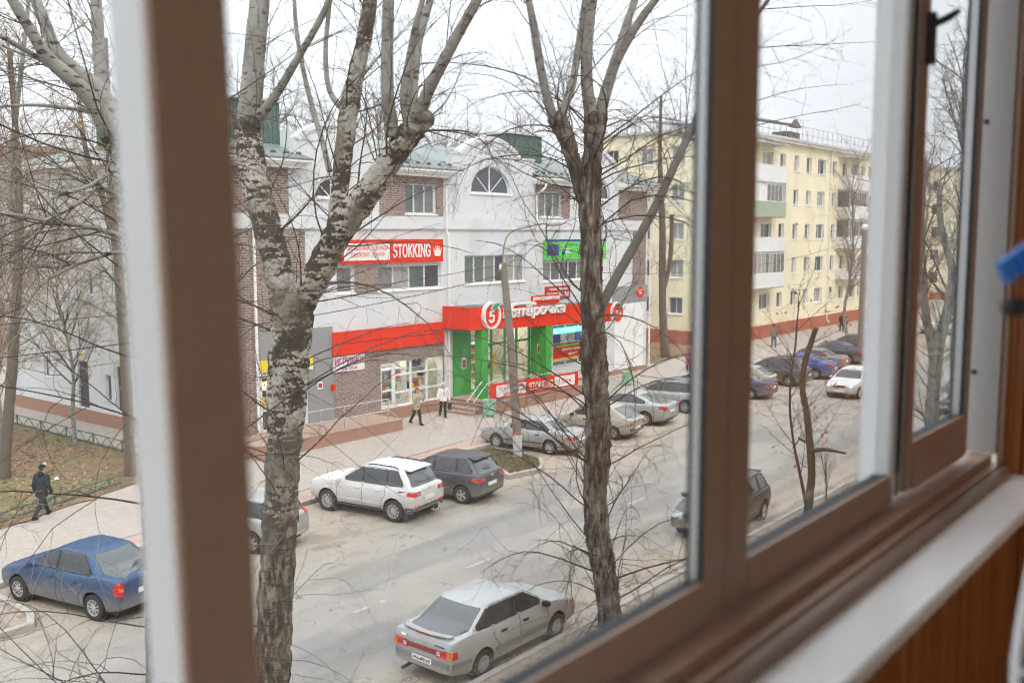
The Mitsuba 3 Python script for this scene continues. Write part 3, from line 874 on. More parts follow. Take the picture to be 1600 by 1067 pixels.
s, y = sign('wall_sign', 31.7, 38.83, 7.35, 8.52, 'red_banner', 'wide red clothing discount sign with white lettering and a crown below the third floor')
obj('white_field', MB().prism(fr(31.95, 34.85, 7.58, 8.28).buffer(0.06), 0.01, on_front(0, y, 0)), 'plate_white', s)
lettering(s, 'БРЕНДОВАЯ ОДЕЖДА', FX(32.05), GZ(7.98), y - 0.012, FX(2.75), 0.23, 'red_banner', 0.01, bold=False)
lettering(s, 'ДИСКОНТ-ЦЕНТР', FX(32.3), GZ(7.65), y - 0.012, FX(2.25), 0.23, 'red_banner', 0.01, bold=False)
lettering(s, 'STOKKING', FX(35.12), GZ(7.60), y, FX(2.72), GZ(8.30) - GZ(7.60), 'plate_white', 0.03)
cx, cz = FX(38.05), GZ(7.64)
crown = sg.Polygon([(0, 0.42), (0.12, 0.0), (0.48, 0.0), (0.60, 0.42), (0.45, 0.20), (0.42, 0.52), (0.34, 0.2), (0.30, 0.62), (0.25, 0.2), (0.18, 0.52), (0.15, 0.20)])
obj('crown', MB().prism(crown, 0.03, on_front(cx, y, cz)), 'plate_white', s)
s, y = sign('wall_sign', 47.85, 54.45, 7.22, 8.44, 'sign_green', 'green sign with blue top edge and blue square, half behind the dark tree')
obj('top_edge', MB().box(FX(47.83), FX(54.47), y - 0.02, y, GZ(8.34), GZ(8.46)), 'sign_blue', s)
obj('blue_square', MB().box(FX(48.0), FX(49.2), y - 0.012, y, GZ(7.5), GZ(8.15)), 'sign_blue', s)
lettering(s, 'А', FX(49.5), GZ(7.85), y, 0.30, 0.30, 'plate_white', 0.02)
lettering(s, 'И', FX(49.55), GZ(7.52), y, 0.26, 0.22, 'sign_blue', 0.02)
lettering(s, 'к', FX(50.0), GZ(7.6), y, 0.36, 0.30, 'plate_white', 0.02)
lettering(s, 'а', FX(51.9), GZ(7.6), y, 0.36, 0.28, 'plate_white', 0.02)
s, y = sign('wall_sign', 48.06, 50.6, 4.84, 5.62, 'dark_red', 'small dark red hairdresser sign above the entrance canopy', 0.08, FY - 0.004)
lettering(s, 'ПАРИКМАХЕРСКАЯ', FX(48.2), GZ(4.96), y, FX(2.25), 0.26, 'plate_white', 0.015, bold=False)
lettering(s, 'САЛОН КРАСОТЫ', FX(48.45), GZ(5.37), y, FX(1.8), 0.12, 'plate_white', 0.015)
s, y = sign('wall_sign', 31.18, 33.18, 2.2, 2.98, 'plate_white', 'white toy shop board with violet lettering under the red band', 0.05)
lettering(s, 'ИГРУШКИ', FX(31.26), GZ(2.56), y, FX(1.84), 0.30, 'violet', 0.012, bold=True)
lettering(s, '2й этаж', FX(31.75), GZ(2.27), y, FX(0.95), 0.18, 'violet', 0.012, bold=False)
s, y = sign('wall_sign', 26.84, 29.86, 2.55, 3.2, 'sign_yellow', 'yellow shop sign over the left door, half behind the pale tree', 0.14)
lettering(s, '„Ва', FX(27.65), GZ(2.80), y, 0.75, 0.36, 'ink', 0.012)
obj('white_strip', MB().box(FX(26.86), FX(29.84), y - 0.008, y, GZ(2.57), GZ(2.74)), 'plate_white', s)
lettering(s, 'МАГАЗИН', FX(27.0), GZ(2.60), y - 0.01, 0.95, 0.10, 'ink', 0.006)
# the emblem and the slanted name on the canopy
s = thing('canopy_sign', 'round white emblem with a red five and a green leaf on the red canopy', 'sign')
cx, cz = FX(40.5), GZ(4.47)
el = sa.scale(sg.Point(0, 0).buffer(1, 24), 0.66, 0.68)
el2 = sa.scale(sg.Point(0, 0).buffer(1, 24), 0.55, 0.57)
obj('disc', MB().prism(el2, 0.12, on_front(cx, CY0 - 0.004, cz)), 'red_panel', s)
obj('rim', MB().prism(el.difference(el2.buffer(-0.004)), 0.20, on_front(cx, CY0 - 0.004, cz)), 'plate_white', s)
lettering(s, '5', cx - 0.22, cz - 0.36, CY0 - 0.126, 0.42, 0.62, 'plate_white', 0.04, shear=0.08)
leaf = sg.Polygon([(0.0, 0.30), (0.10, 0.46), (0.28, 0.56), (0.50, 0.58), (0.44, 0.42), (0.30, 0.30), (0.12, 0.26)])
obj('leaf', MB().prism(leaf, 0.05, on_front(cx - 0.06, CY0 - 0.206, cz + 0.03)), 'leaf_green', s)
obj('leaf_edge', MB().prism(leaf.buffer(0.04), 0.04, on_front(cx - 0.06, CY0 - 0.165, cz + 0.03)), 'plate_white', s)
s = thing('canopy_sign', 'slanted white shop name lettering standing on the red canopy', 'sign')
lettering(s, 'Пятёрочка', FX(41.55), GZ(4.08), CY0 - 0.004, FX(5.6), 0.72, 'plate_white', 0.16, shear=0.16)
lettering(s, 'ПРОДУКТЫ', FX(44.3), GZ(5.02), CY0 - 0.004, FX(2.4), 0.20, 'plate_white', 0.10)
obj('swash', MB().prism(sg.LineString([(0, 0), (0.8, 0.13), (1.9, 0.12), (2.3, 0.03)]).buffer(0.07), 0.12, on_front(FX(41.9), CY0 - 0.004, GZ(4.86))), 'plate_white', s)
obj('backing', MB().box(FX(44.2), FX(46.8), CY0 + 0.005, CY0 + 0.06, GZ(4.80), GZ(5.32)), 'red_panel', s)
s = thing('canopy_sign', 'round red sign with leaf and the number 24 at the far end of the canopy', 'sign')
cx, cz, yy = FX(52.9), GZ(3.86), CY0 - 0.10
c1 = sg.Point(0, 0).buffer(0.62, 24)
obj('disc', MB().prism(c1.buffer(-0.06), 0.14, on_front(cx, yy + 0.1, cz)), 'red_panel', s)
obj('rim', MB().prism(c1.difference(c1.buffer(-0.07)), 0.17, on_front(cx, yy + 0.1, cz)), 'plate_white', s)
lettering(s, '24', cx - 0.34, cz - 0.28, yy - 0.045, 0.70, 0.46, 'plate_white', 0.03)
obj('leaf', MB().prism(sa.translate(leaf, 0.0, -0.05), 0.03, on_front(cx - 0.05, yy - 0.08, cz)), 'leaf_green', s)
s = thing('house_number_plate', 'small red diamond-shaped address plate on the grey band at the corner', 'sign')
dm = sg.Polygon([(-0.55, 0), (0, 0.40), (0.55, 0), (0, -0.40)])
obj('plate', MB().prism(dm, 0.03, on_front(FX(58.9), FY - 0.094, GZ(4.78))), 'red_banner', s)
lettering(s, '24', FX(58.9) - 0.16, GZ(4.78) - 0.12, FY - 0.126, 0.32, 0.22, 'plate_white', 0.008)
obj('line', MB().box(FX(58.9) - 0.26, FX(58.9) + 0.26, FY - 0.132, FY - 0.126, GZ(4.78) + 0.13, GZ(4.78) + 0.17), 'plate_white', s)
# --- entrance: green panels, glazed lobby, columns, platform, steps
cladding('green_panel', 39.66, 41.08, -0.02, 1.05, [], 'green_panel', 0.14)
cladding('green_panel', 39.66, 41.08, 1.07, 3.72, [], 'green_panel', 0.14)
cladding('green_panel', 46.65, 48.05, 0.5, 2.55, [], 'green_panel', 0.14)
cladding('green_panel', 46.65, 48.05, 2.57, 3.62, [], 'green_panel', 0.14)
for x, z in ((40.30, 1.45), (47.15, 1.65)):
    n_ = obj('notice', MB().box(FX(x), FX(x + 0.38), FY - 0.152, FY - 0.144, GZ(z), GZ(z + 0.62)), 'plate_white', SHOP)
    obj('picture', MB().box(FX(x) + 0.04, FX(x + 0.38) - 0.04, FY - 0.156, FY - 0.153, GZ(z) + 0.05, GZ(z + 0.62) - 0.12), 'dark_red', n_)
for a, b, z in ((39.9, 40.42, 0.0), (45.62, 46.16, 0.6)):
    obj('column', MB().box(FX(a), FX(b), CY0 + 0.04, CY0 + 0.50, 0.10, zb(FX(a)) + 0.015), 'green_panel', SHOP)
yv = FY + 0.05
zf = GZ(0.0)
lobby = [(41.05, 42.2), (42.28, 43.1), (43.18, 44.3), (44.38, 45.4), (45.48, 46.6)]
LOB = obj('lobby_frame', MB().box(FX(41.0), FX(46.66), yv, yv + 0.1, GZ(3.62), GZ(3.75)).box(FX(41.0), FX(46.66), yv, yv + 0.1, zf, zf + 0.12).box(FX(41.0), FX(46.66), yv + .002, yv + 0.098, GZ(2.5), GZ(2.62)), 'green_frame', SHOP)
for i, (a, b) in enumerate(lobby):
    obj('post', MB().box(FX(b), FX(b + 0.08), yv - 0.01, yv + 0.11, zf + 0.121, GZ(3.615)), 'green_frame', LOB)
    for z0, z1 in ((0.13, 2.5), (2.62, 3.62)):
        obj('pane', MB().add([[FX(a), yv + .05, GZ(z0)], [FX(b), yv + .05, GZ(z0)], [FX(b), yv + .05, GZ(z1)], [FX(a), yv + .05, GZ(z1)]], [[0, 1, 2], [0, 2, 3]]), 'clear_pane', LOB)
obj('notice', MB().box(FX(43.1), FX(43.5), yv + 0.02, yv + 0.04, GZ(1.3), GZ(2.0)), 'sign_yellow', LOB)
obj('notice', MB().prism(sg.Point(0, 0).buffer(0.12), 0.02, on_front(FX(45.9), yv + 0.03, GZ(1.95))), 'sign_yellow', LOB)
# window to the right of the entrance, pasted with posters, a lit green strip inside
window(48.95, 53.1, 0.6, 3.22, 3, y=FY + 0.06, mats=('window_glass',), rows=[0.6, 0.95, 2.05, 3.22], sill=False)
s = thing('window_poster', 'orange and yellow bread poster in the window right of the entrance', 'poster')
obj('sheet', MB().box(FX(48.98), FX(52.9), FY + 0.02, FY + 0.035, GZ(0.98), GZ(1.98)), 'red_panel', s)
obj('border', MB().box(FX(48.98), FX(52.9), FY + 0.012, FY + 0.019, GZ(1.80), GZ(1.94)), 'sign_green', s)
obj('border', MB().box(FX(48.98), FX(52.9), FY + 0.012, FY + 0.019, GZ(1.00), GZ(1.10)), 'sign_yellow', s)
lettering(s, 'Шоколадный', FX(49.9), GZ(1.50), FY + 0.018, FX(2.2), 0.22, 'plate_white', 0.006)
lettering(s, 'край', FX(50.6), GZ(1.20), FY + 0.018, FX(0.9), 0.20, 'plate_white', 0.006)
s = thing('window_poster', 'row of small blue and white advertising pictures above the orange poster', 'poster')
for i in range(5):
    obj('picture', MB().box(FX(48.98 + i * 0.8), FX(49.70 + i * 0.8), FY + 0.02, FY + 0.035, GZ(2.08), GZ(2.62)), ['sign_blue', 'plate_white', 'light_grey', 'blue_plastic', 'plate_white'][i], s)
scene['m_strip_light'] = {'type': 'principled', 'base_color': {'type': 'rgb', 'value': [0.1, 0.7, 0.45]}}
s = thing('lit_strip', 'glowing turquoise strip along the top of the window right of the entrance', 'light')
k = obj('diffuser', MB().box(FX(49.0), FX(53.0), FY - 0.02, FY + 0.03, GZ(2.66), GZ(2.98)), 'strip_light', s)
scene[k]['emitter'] = {'type': 'area', 'radiance': {'type': 'rgb', 'value': [0.06, 0.75, 0.50]}}
cladding('shutter_box', 48.85, 53.3, 3.24, 3.75, [], 'dark_grey', 0.10)
# platform in front of the entrance, its steps and railing
PF = obj('platform', MB().box(FX(39.35), FX(49.0), 30.35, FY - 0.125, 0.0, zf - 0.05), 'plinth_terracotta', SHOP)
obj('platform_paving', MB().box(FX(39.32), FX(49.03), 30.30, FY - 0.125, zf - 0.048, zf), 'step_stone', SHOP)
st = obj('steps', MB().box(FX(39.02), FX(39.32), 30.9, FY - 0.125, 0.0, zf - 0.15), 'step_stone', SHOP)
for i in range(1, 4):
    obj('tread', MB().box(FX(39.02) - 0.32 * i, FX(39.02) - 0.32 * (i - 1) - 0.003, 30.9, FY - 0.125, 0.0, zf - 0.15 - 0.145 * i), 'step_stone', st)
RAIL = thing('entrance_railing', 'steel tube railing along the entrance platform behind the red banner', 'railing')
B = MB()
rl = lambda x: zf + 1.0 - 0.02 * (x - FX(39.4))
B.tube([(FX(38.0), 30.45, 0.85), (FX(39.2), 30.45, rl(FX(39.4)) + .02), (FX(48.8), 30.45, rl(FX(48.8)))], 0.03, 8)
B.tube([(FX(38.0), 30.85, 0.85), (FX(39.2), 30.85, rl(FX(39.4)) + .02)], 0.03, 8)
obj('handrail', B, 'steel', RAIL, True)
for x in np.linspace(39.4, 48.7, 7):
    obj('post', MB().tube([(FX(x), 30.45, zf), (FX(x), 30.45, rl(FX(x)) - 0.03)], 0.022, 8), 'steel', RAIL, True)
for x, yq in ((38.1, 30.45), (38.1, 30.85)):
    obj('post', MB().tube([(FX(x), yq, 0.1), (FX(x), yq, 0.9)], 0.022, 8), 'steel', RAIL, True)
s = thing('banner', 'long red banner with white fields hung on the entrance railing', 'banner')
bz = lambda x: rl(x) - 0.10
a, b = FX(39.25), FX(47.3)
obj('cloth', MB().hexa([[a, 30.39, bz(a) - 0.78], [b, 30.39, bz(b) - 0.74], [b, 30.41, bz(b) - 0.74], [a, 30.41, bz(a) - 0.78], [a, 30.39, bz(a)], [b, 30.39, bz(b)], [b, 30.41, bz(b)], [a, 30.41, bz(a)]]), 'red_banner', s)
tilt = lambda x, z: MAT([[1, 0, -0.02], [0, 0, 1], [0, -1, 0]], [x, 30.384, z])
for u0, u1 in ((39.8, 42.3), (45.0, 46.9)):
    obj('white_field', MB().prism(sg.box(0, 0, FX(u1 - u0), 0.50).buffer(0.03), 0.006, tilt(FX(u0), bz(FX(u0)) - 0.64)), 'plate_white', s)
for t_, u, du, dz, h_, m_, lw_ in (('БРЕНДОВАЯ', 39.95, 2.2, -0.36, 0.16, 'red_banner', 0), ('ДИСКОНТ', 40.3, 1.6, -0.60, 0.16, 'red_banner', 0), ('STOKKING', 42.6, 2.2, -0.62, 0.42, 'plate_white', 0), ('2 этаж', 45.3, 1.3, -0.52, 0.28, 'red_banner', 0)):
    m = text_poly(t_, FX(du), h_, t_ == 'STOKKING')
    m.vertices[:, 2] *= 0.006
    obj('lettering', MB().tm(m, MAT([[1, 0, -0.02], [0, 0, 1], [0, -1, 0]], [FX(u), 30.377, bz(FX(u)) + dz])), m_, s)
# --- big window of the toy shop, door leaf on its left, lit room behind
SW = thing('shop_window', 'large white gridded shop window with a door leaf, coloured goods inside', 'window')
y = FY + 0.02
xs = [34.3, 35.35, 36.55, 37.75, 38.95]
zs = [0.0, 0.72, 1.62, 2.36]
B = MB()
for x in xs:
    B.box(FX(x) - 0.045, FX(x) + 0.045, y, y + 0.08, GZ(0.0), GZ(2.36))
for z in zs:
    B.box(FX(35.35) + .046, FX(38.95) - .046, y + 0.002, y + 0.078, GZ(z) - 0.035, GZ(z) + 0.035)
obj('frame', B, 'pvc_white', SW)
for i in range(1, 4):
    for j in range(3):
        q = [FX(xs[i]), FX(xs[i + 1]), GZ(zs[j]), GZ(zs[j + 1])]
        obj('pane', MB().add([[q[0], y + .04, q[2]], [q[1], y + .04, q[2]], [q[1], y + .04, q[3]], [q[0], y + .04, q[3]]], [[0, 1, 2], [0, 2, 3]]), 'clear_pane', SW)
a, b = FX(34.3) + .05, FX(35.35) - .05
d = obj('door', MB().box(a, a + .1, y, y + .07, GZ(0), GZ(2.3)).box(b - .1, b, y, y + .07, GZ(0), GZ(2.3)).box(a + .1, b - .1, y, y + .07, GZ(0), GZ(0.13)).box(a + .1, b - .1, y, y + .07, GZ(2.18), GZ(2.3)).box(a + .1, b - .1, y, y + .07, GZ(0.85), GZ(0.93)), 'pvc_white', SW)
for z0, z1 in ((0.13, 0.85), (0.93, 2.18)):
    obj('pane', MB().add([[a + .1, y + .035, GZ(z0)], [b - .1, y + .035, GZ(z0)], [b - .1, y + .035, GZ(z1)], [a + .1, y + .035, GZ(z1)]], [[0, 1, 2], [0, 2, 3]]), 'clear_pane', d)
# door under the yellow sign
SD = thing('shop_door', 'white glazed shop door under the yellow sign behind the pale tree', 'door')
a, b = FX(27.05), FX(29.62)
B = MB()
for x in np.linspace(a + .04, b - .04, 4):
    B.box(x - .04, x + .04, y, y + .08, GZ(0), GZ(2.45))
for z in (0.0, 0.9, 2.40):
    B.box(a + .08, b - .08, y + .002, y + .078, GZ(z), GZ(z) + 0.07)
obj('frame', B, 'pvc_white', SD)
for i in range(3):
    u = np.linspace(a + .04, b - .04, 4)
    obj('pane', MB().box(u[i] + .04, u[i + 1] - .04, y + .03, y + .045, GZ(0) + .07, GZ(2.4)), 'window_glass_dark', SD)
obj('orange_notice', MB().box(u[0] + .06, u[1] - .06, y + .012, y + .02, GZ(1.0), GZ(1.55)), 'sign_yellow', SD)
scene['m_neon_glow'] = {'type': 'principled', 'base_color': {'type': 'rgb', 'value': [0.8, 0.2, 0.1]}}
k = obj('neon', MB().box(u[0] + .05, u[1] - .05, y + .005, y + .011, GZ(1.85), GZ(2.25)), 'neon_glow', SD)
scene[k]['emitter'] = {'type': 'area', 'radiance': {'type': 'rgb', 'value': [1.6, 0.35, 0.14]}}
# rooms behind the big glazing: floor, walls, ceiling, lamps, shelves with goods
P('room_wall', (0.62, 0.60, 0.54), 0.8, 0.2)
P('room_floor', (0.42, 0.40, 0.37), 0.5, 0.3)
scene['m_lamp_face'] = {'type': 'diffuse', 'reflectance': {'type': 'rgb', 'value': [0.8, 0.8, 0.8]}}
for nm, a, b in (('shop_room', FX(33.9), FX(39.3)), ('lobby_room', FX(40.9), FX(48.2))):
    y0, y1, z0, z1 = FY + 0.385, FY + 6.0, GZ(-0.02), GZ(3.85)
    RM = obj(nm, MB().box(a, b, y1, y1 + .1, z0, z1).box(a - .1, a, y0, y1, z0, z1).box(b, b + .1, y0, y1, z0, z1).box(a, b, y0, y1, z1, z1 + .1), 'room_wall', SHOP)
    obj('floor', MB().box(a, b, FY + 0.12, y1, z0 - .1, z0), 'room_floor', RM)
    for i in range(2):
        u = a + (b - a) * (i + 0.5) / 2
        k = obj('ceiling_lamp', MB().box(u - 0.9, u + 0.9, y0 + 1.4, y0 + 2.0, z1 - .06, z1 - .004), 'lamp_face', RM)
        scene[k]['emitter'] = {'type': 'area', 'radiance': {'type': 'rgb', 'value': [2.3, 2.15, 1.75]}}
rg = random.Random(11)
P('goods_red', (0.50, 0.10, 0.06), 0.6, 0.3)
P('goods_cream', (0.70, 0.66, 0.42), 0.6, 0.3)
P('goods_teal', (0.25, 0.50, 0.48), 0.6, 0.3)
P('goods_black', (0.03, 0.03, 0.03), 0.6, 0.3)
GM = ['goods_red', 'goods_cream', 'goods_teal', 'sign_yellow', 'goods_black', 'green_panel', 'goods_cream', 'salmon']
def shelf(name, x0, x1, y0, z0, label, levels=4, hgt=0.52):
    s = thing(name, label, 'shelf')
    B = MB()
    for j in range(levels + 1):
        B.box(x0, x1, y0, y0 + 0.45, z0 + j * hgt, z0 + j * hgt + 0.03)
    B.box(x0 - .03, x0, y0, y0 + .45, z0, z0 + levels * hgt).box(x1, x1 + .03, y0, y0 + .45, z0, z0 + levels * hgt).box(x0, x1, y0 + .452, y0 + .47, z0, z0 + levels * hgt)
    obj('rack', B, 'balcony_white', s)
    for j in range(levels):
        x = x0 + 0.04
        while x < x1 - 0.25:
            w, h = rg.uniform(0.16, 0.42), rg.uniform(0.18, hgt - 0.09)
            w = min(w, x1 - x - 0.02)
            if rg.random() < 0.5:
                m = MB().tube([(x + w / 2, y0 + .2, z0 + j * hgt + .03), (x + w / 2, y0 + .2, z0 + j * hgt + .03 + h * .7), (x + w / 2, y0 + .2, z0 + j * hgt + .03 + h)], [w / 2.2, w / 2.2, w / 5], 10)
            else:
                m = MB().box(x, x + w, y0 + .03, y0 + .38, z0 + j * hgt + .031, z0 + j * hgt + .031 + h)
            obj('goods', m, rg.choice(GM), s)
            x += w + rg.uniform(0.01, 0.08)
zf2 = GZ(-0.02)
shelf('display_shelf', FX(34.4), FX(35.3), FY + 1.0, zf2, 'low display shelf of dark and teal goods behind the door leaf of the toy window', 3)
shelf('display_shelf', FX(35.6), FX(37.2), FY + 1.3, zf2, 'display shelf of red bags and cream boxes in the middle of the toy window', 3)
shelf('display_shelf', FX(37.4), FX(38.9), FY + 1.1, zf2, 'display shelf of mixed goods at the right end of the toy window', 4)
shelf('display_shelf', FX(43.2), FX(46.4), FY + 2.6, zf2, 'grocery shelf of many goods seen through the green entrance lobby', 4)
# ramp and railing in front of the yellow shop
RP = obj('ramp', MB().hexa([[X0, 31.0, 0.0], [FX(33.5), 31.0, 0.0], [FX(33.5), FY - 0.125, 0.0], [X0, FY - 0.125, 0.0], [X0, 31.0, GZ(-0.05)], [FX(33.5), 31.0, GZ(-0.05) - 0.05], [FX(33.5), FY - 0.125, GZ(-0.05) - 0.05], [X0, FY - 0.125, GZ(-0.05)]]), 'plinth_terracotta', SHOP)
obj('ramp_paving', MB().hexa([[X0, 30.98, GZ(-0.05) + .002], [FX(33.52), 30.98, GZ(-0.05) - .048], [FX(33.52), FY - 0.125, GZ(-0.05) - .048], [X0, FY - 0.125, GZ(-0.05) + .002], [X0, 30.98, GZ(-0.05) + .04], [FX(33.52), 30.98, GZ(-0.05) - .01], [FX(33.52), FY - 0.125, GZ(-0.05) - .01], [X0, FY - 0.125, GZ(-0.05) + .04]]), 'step_stone', SHOP)
RR = thing('ramp_railing', 'steel railing with two rails on the ramp below the grey column', 'railing')
zr0 = GZ(-0.05)
for dz, nm in ((1.0, 'handrail'), (0.5, 'middle_rail')):
    obj(nm, MB().tube([(X0 + .6, 31.15, zr0 + dz), (FX(32.7), 31.15, zr0 + dz - .04), (FX(33.35), 31.15, zr0 + dz - .45)], 0.028, 8), 'steel', RR, True)
for x in np.linspace(X0 + .7, FX(32.7), 6):
    obj('post', MB().tube([(x, 31.15, zr0 - .02), (x, 31.15, zr0 + .97)], 0.022, 8), 'steel', RR, True)
def air_con(x, z):
    a = obj('air_conditioner', MB().box(x, x + 0.8, FY - 0.36, FY - 0.066, z, z + 0.55), 'balcony_white', SHOP)
    obj('fan_grille', MB().prism(sg.Point(0, 0).buffer(0.2), 0.02, on_front(x + .32, FY - 0.362, z + .28)), 'light_grey', a)
obj('junction_box', MB().box(FX(31.0), FX(31.1), FY - 0.3, FY - 0.1, GZ(1.4), GZ(1.7)), 'red_banner', SHOP)
obj('no_smoking_sign', MB().box(FX(30.2), FX(30.5), FY - 0.104, FY - 0.094, GZ(1.55), GZ(1.9)), 'plate_white', SHOP)
obj('mark', MB().box(FX(30.25), FX(30.45), FY - 0.108, FY - 0.105, GZ(1.62), GZ(1.83)), 'dark_red', SHOP + '__no_smoking_sign')
obj('camera', MB().tube([(FX(38.8), FY - .3, GZ(2.85)), (FX(38.5), FY - .45, GZ(2.80))], 0.06, 8), 'light_grey', SHOP)
# ---------------------------------------------------------------- the yellow apartment house and what stands behind
APT = thing('apartment_building', 'pale yellow five-storey apartment house with brick-red base and white balconies', 'building')
AX0, AX1, AY0, AY1 = 69.2, 124.0, 35.4, 47.6
ROWS = [(2.5, 3.82), (5.36, 6.76), (8.34, 9.68), (11.32, 12.64), (14.2, 15.56)]
COLS = [(83.3, 84.3, 1), (86.0, 87.1, 1), (88.6, 90.45, 2), (92.2, 93.15, 1), (94.7, 95.8, 1), (101.8, 103.6, 2), (105.6, 106.6, 1), (108.6, 110.4, 2), (113, 114.8, 2), (117.2, 118.2, 1), (120.5, 122.3, 2), (71.0, 72.2, 1)]
BALC = [(73.6, 79.2), (93.6, 98.6), (111, 112.2)]
DOORW = [(76.9, 78.9, 2), (80.35, 81.45, 1), (97.0, 99.0, 2), (99.8, 100.8, 1)]
holes = [rect(a, b, z0, z1) for a, b, _ in COLS + DOORW for z0, z1 in ROWS]
obj('front_wall', wall_mesh(rect(AX0, AX1, 1.2, 16.6), holes, 0.35, on_front(0, AY0 + 0.35, 0)), 'yellow_render', APT)
GW = [(38.3, 39.55), (41.15, 42.35), (44.4, 45.6)]
p_ = sg.box(-AY1, 1.2, -(AY0 + 0.352), 16.6)
for a, b in GW:
    for z0, z1 in ROWS:
        p_ = p_.difference(sg.box(-b, z0, -a, z1))
obj('gable_wall', MB().prism(p_, 0.3, MAT([[0, -1, 0], [0, 0, 1], [-1, 0, 0]], [AX0 + 0.3, 0, 0])), 'yellow_render', APT)
obj('rear_wall', MB().box(AX0 + .301, AX1, AY1 - .3, AY1, 1.2, 16.6).box(AX1 - .3, AX1, AY0 + .351, AY1 - .301, 1.2, 16.6), 'yellow_render', APT)
obj('base', MB().box(AX0 - .07, AX1 + .07, AY0 - .07, AY1 + .07, 0.0, 1.2), 'plinth_red', APT)
rf = obj('roof', MB().box(AX0 - .25, AX1 + .3, AY0 - .55, AY1 + .3, 16.62, 16.82).hexa([[AX0 - .2, AY0 - .5, 16.83], [AX1, AY0 - .5, 16.83], [AX1, 41.5, 17.6], [AX0 - .2, 41.5, 17.6], [AX0 - .2, AY0 - .5, 16.88], [AX1, AY0 - .5, 16.88], [AX1, 41.5, 17.66], [AX0 - .2, 41.5, 17.66]]), 'light_grey', APT)
obj('gutter', MB().box(AX0 - .3, AX1 + .3, AY0 - .68, AY0 - .555, 16.62, 16.78), 'light_grey', rf)
obj('fascia', MB().box(AX0 - .2, AX1 + .2, AY0 - .50, AY0 - .352, 16.42, 16.615), 'white_paint', rf)
FN = obj('roof_fence', MB().box(AX0, AX1, AY0 - .30, AY0 - .28, 17.34, 17.37).box(AX0, AX1, AY0 - .30, AY0 - .28, 18.02, 18.05).box(AX0 - .1, AX0 - .08, AY0 - .3, AY1, 17.5, 17.53).box(AX0 - .1, AX0 - .08, AY0 - .3, AY1, 18.02, 18.05), 'rust', APT)
for x in np.arange(AX0, AX1, 1.15):
    obj('post', MB().box(x, x + .022, AY0 - .305, AY0 - .275, 16.85, 18.05), 'rust', FN)
for y in np.arange(AY0 + .9, AY1, 1.2):
    obj('post', MB().box(AX0 - .105, AX0 - .075, y, y + .035, 16.85, 18.05), 'rust', FN)
obj('roof_pipe', MB().tube([(72.0, 37.8, 18.35), (88.0, 37.2, 18.55)], 0.13, 6), 'dark_grey', APT)
obj('roof_hatch', MB().box(86.5, 89.0, 37.4, 39.0, 17.0, 18.0), 'dark_grey', APT)
obj('roof_hatch', MB().hexa([[86.9, 37.0, 18.4], [88.5, 37.0, 18.4], [88.5, 37.6, 18.4], [86.9, 37.6, 18.4], [87.6, 37.2, 19.1], [87.8, 37.2, 19.1], [87.8, 37.4, 19.1], [87.6, 37.4, 19.1]]), 'dark_grey', APT)
obj('roof_hatch', MB().box(78.0, 79.6, 37.4, 38.4, 17.0, 18.7), 'dark_grey', APT)
rg = random.Random(21)


def apt_window(parent, a, b, z0, z1, n, front=True, deep=0.20, plane=None, sill=True):
    m = rg.choice(['window_glass', 'window_glass_dark', 'window_glass_mid', 'window_glass_curtain', 'window_glass_green'])
    if front:
        y = AY0 + deep if plane is None else plane
        B = MB().box(a, a + .07, y, y + .06, z0, z1).box(b - .07, b, y, y + .06, z0, z1).box(a + .07, b - .07, y, y + .06, z0, z0 + .07).box(a + .07, b - .07, y, y + .06, z1 - .07, z1)
        for i in range(1, n):
            u = a + (b - a) * i / n
            B.box(u - .035, u + .035, y - .002, y + .058, z0 + .07, z1 - .07)
        if rg.random() < 0.35:
            u = a + (b - a) / n
            B.box(a + .07, u - .035, y - .004, y + .056, z0 + (z1 - z0) * .68, z0 + (z1 - z0) * .68 + .05)
        w = obj('window', B, 'pvc_white', parent)
        for i in range(n):
            obj('pane', MB().box(a + (b - a) * i / n + .03, a + (b - a) * (i + 1) / n - .03, y + .025, y + .04, z0 + .05, z1 - .05), m, w)
        if plane is None:
            for s in (a, b):                     # white plastered reveals
                obj('reveal', MB().box(s - (.004 if s == b else 0), s + (.004 if s == a else 0), AY0 + .002, y, z0, z1), 'white_paint', w)
            if sill:
                obj('sill', MB().box(a - .08, b + .08, AY0 - .10, AY0 + .1, z0 - .07, z0 - .003), 'white_paint', w)
    else:
        x = AX0 + deep
        B = MB().box(x, x + .06, a, a + .07, z0, z1).box(x, x + .06, b - .07, b, z0, z1).box(x, x + .06, a + .07, b - .07, z0, z0 + .07).box(x, x + .06, a + .07, b - .07, z1 - .07, z1).box(x - .002, x + .058, (a + b) / 2 - .035, (a + b) / 2 + .035, z0 + .07, z1 - .07)
        w = obj('window', B, 'pvc_white', parent)
        for i in range(2):
            obj('pane', MB().box(x + .025, x + .04, a + (b - a) * i / 2 + .03, a + (b - a) * (i + 1) / 2 - .03, z0 + .05, z1 - .05), m, w)
        obj('reveal', MB().box(AX0 + .002, x, b - .004, b, z0, z1), 'white_paint', w)
        obj('sill', MB().box(AX0 - .09, AX0 + .1, a - .08, b + .08, z0 - .07, z0 - .003), 'white_paint', w)


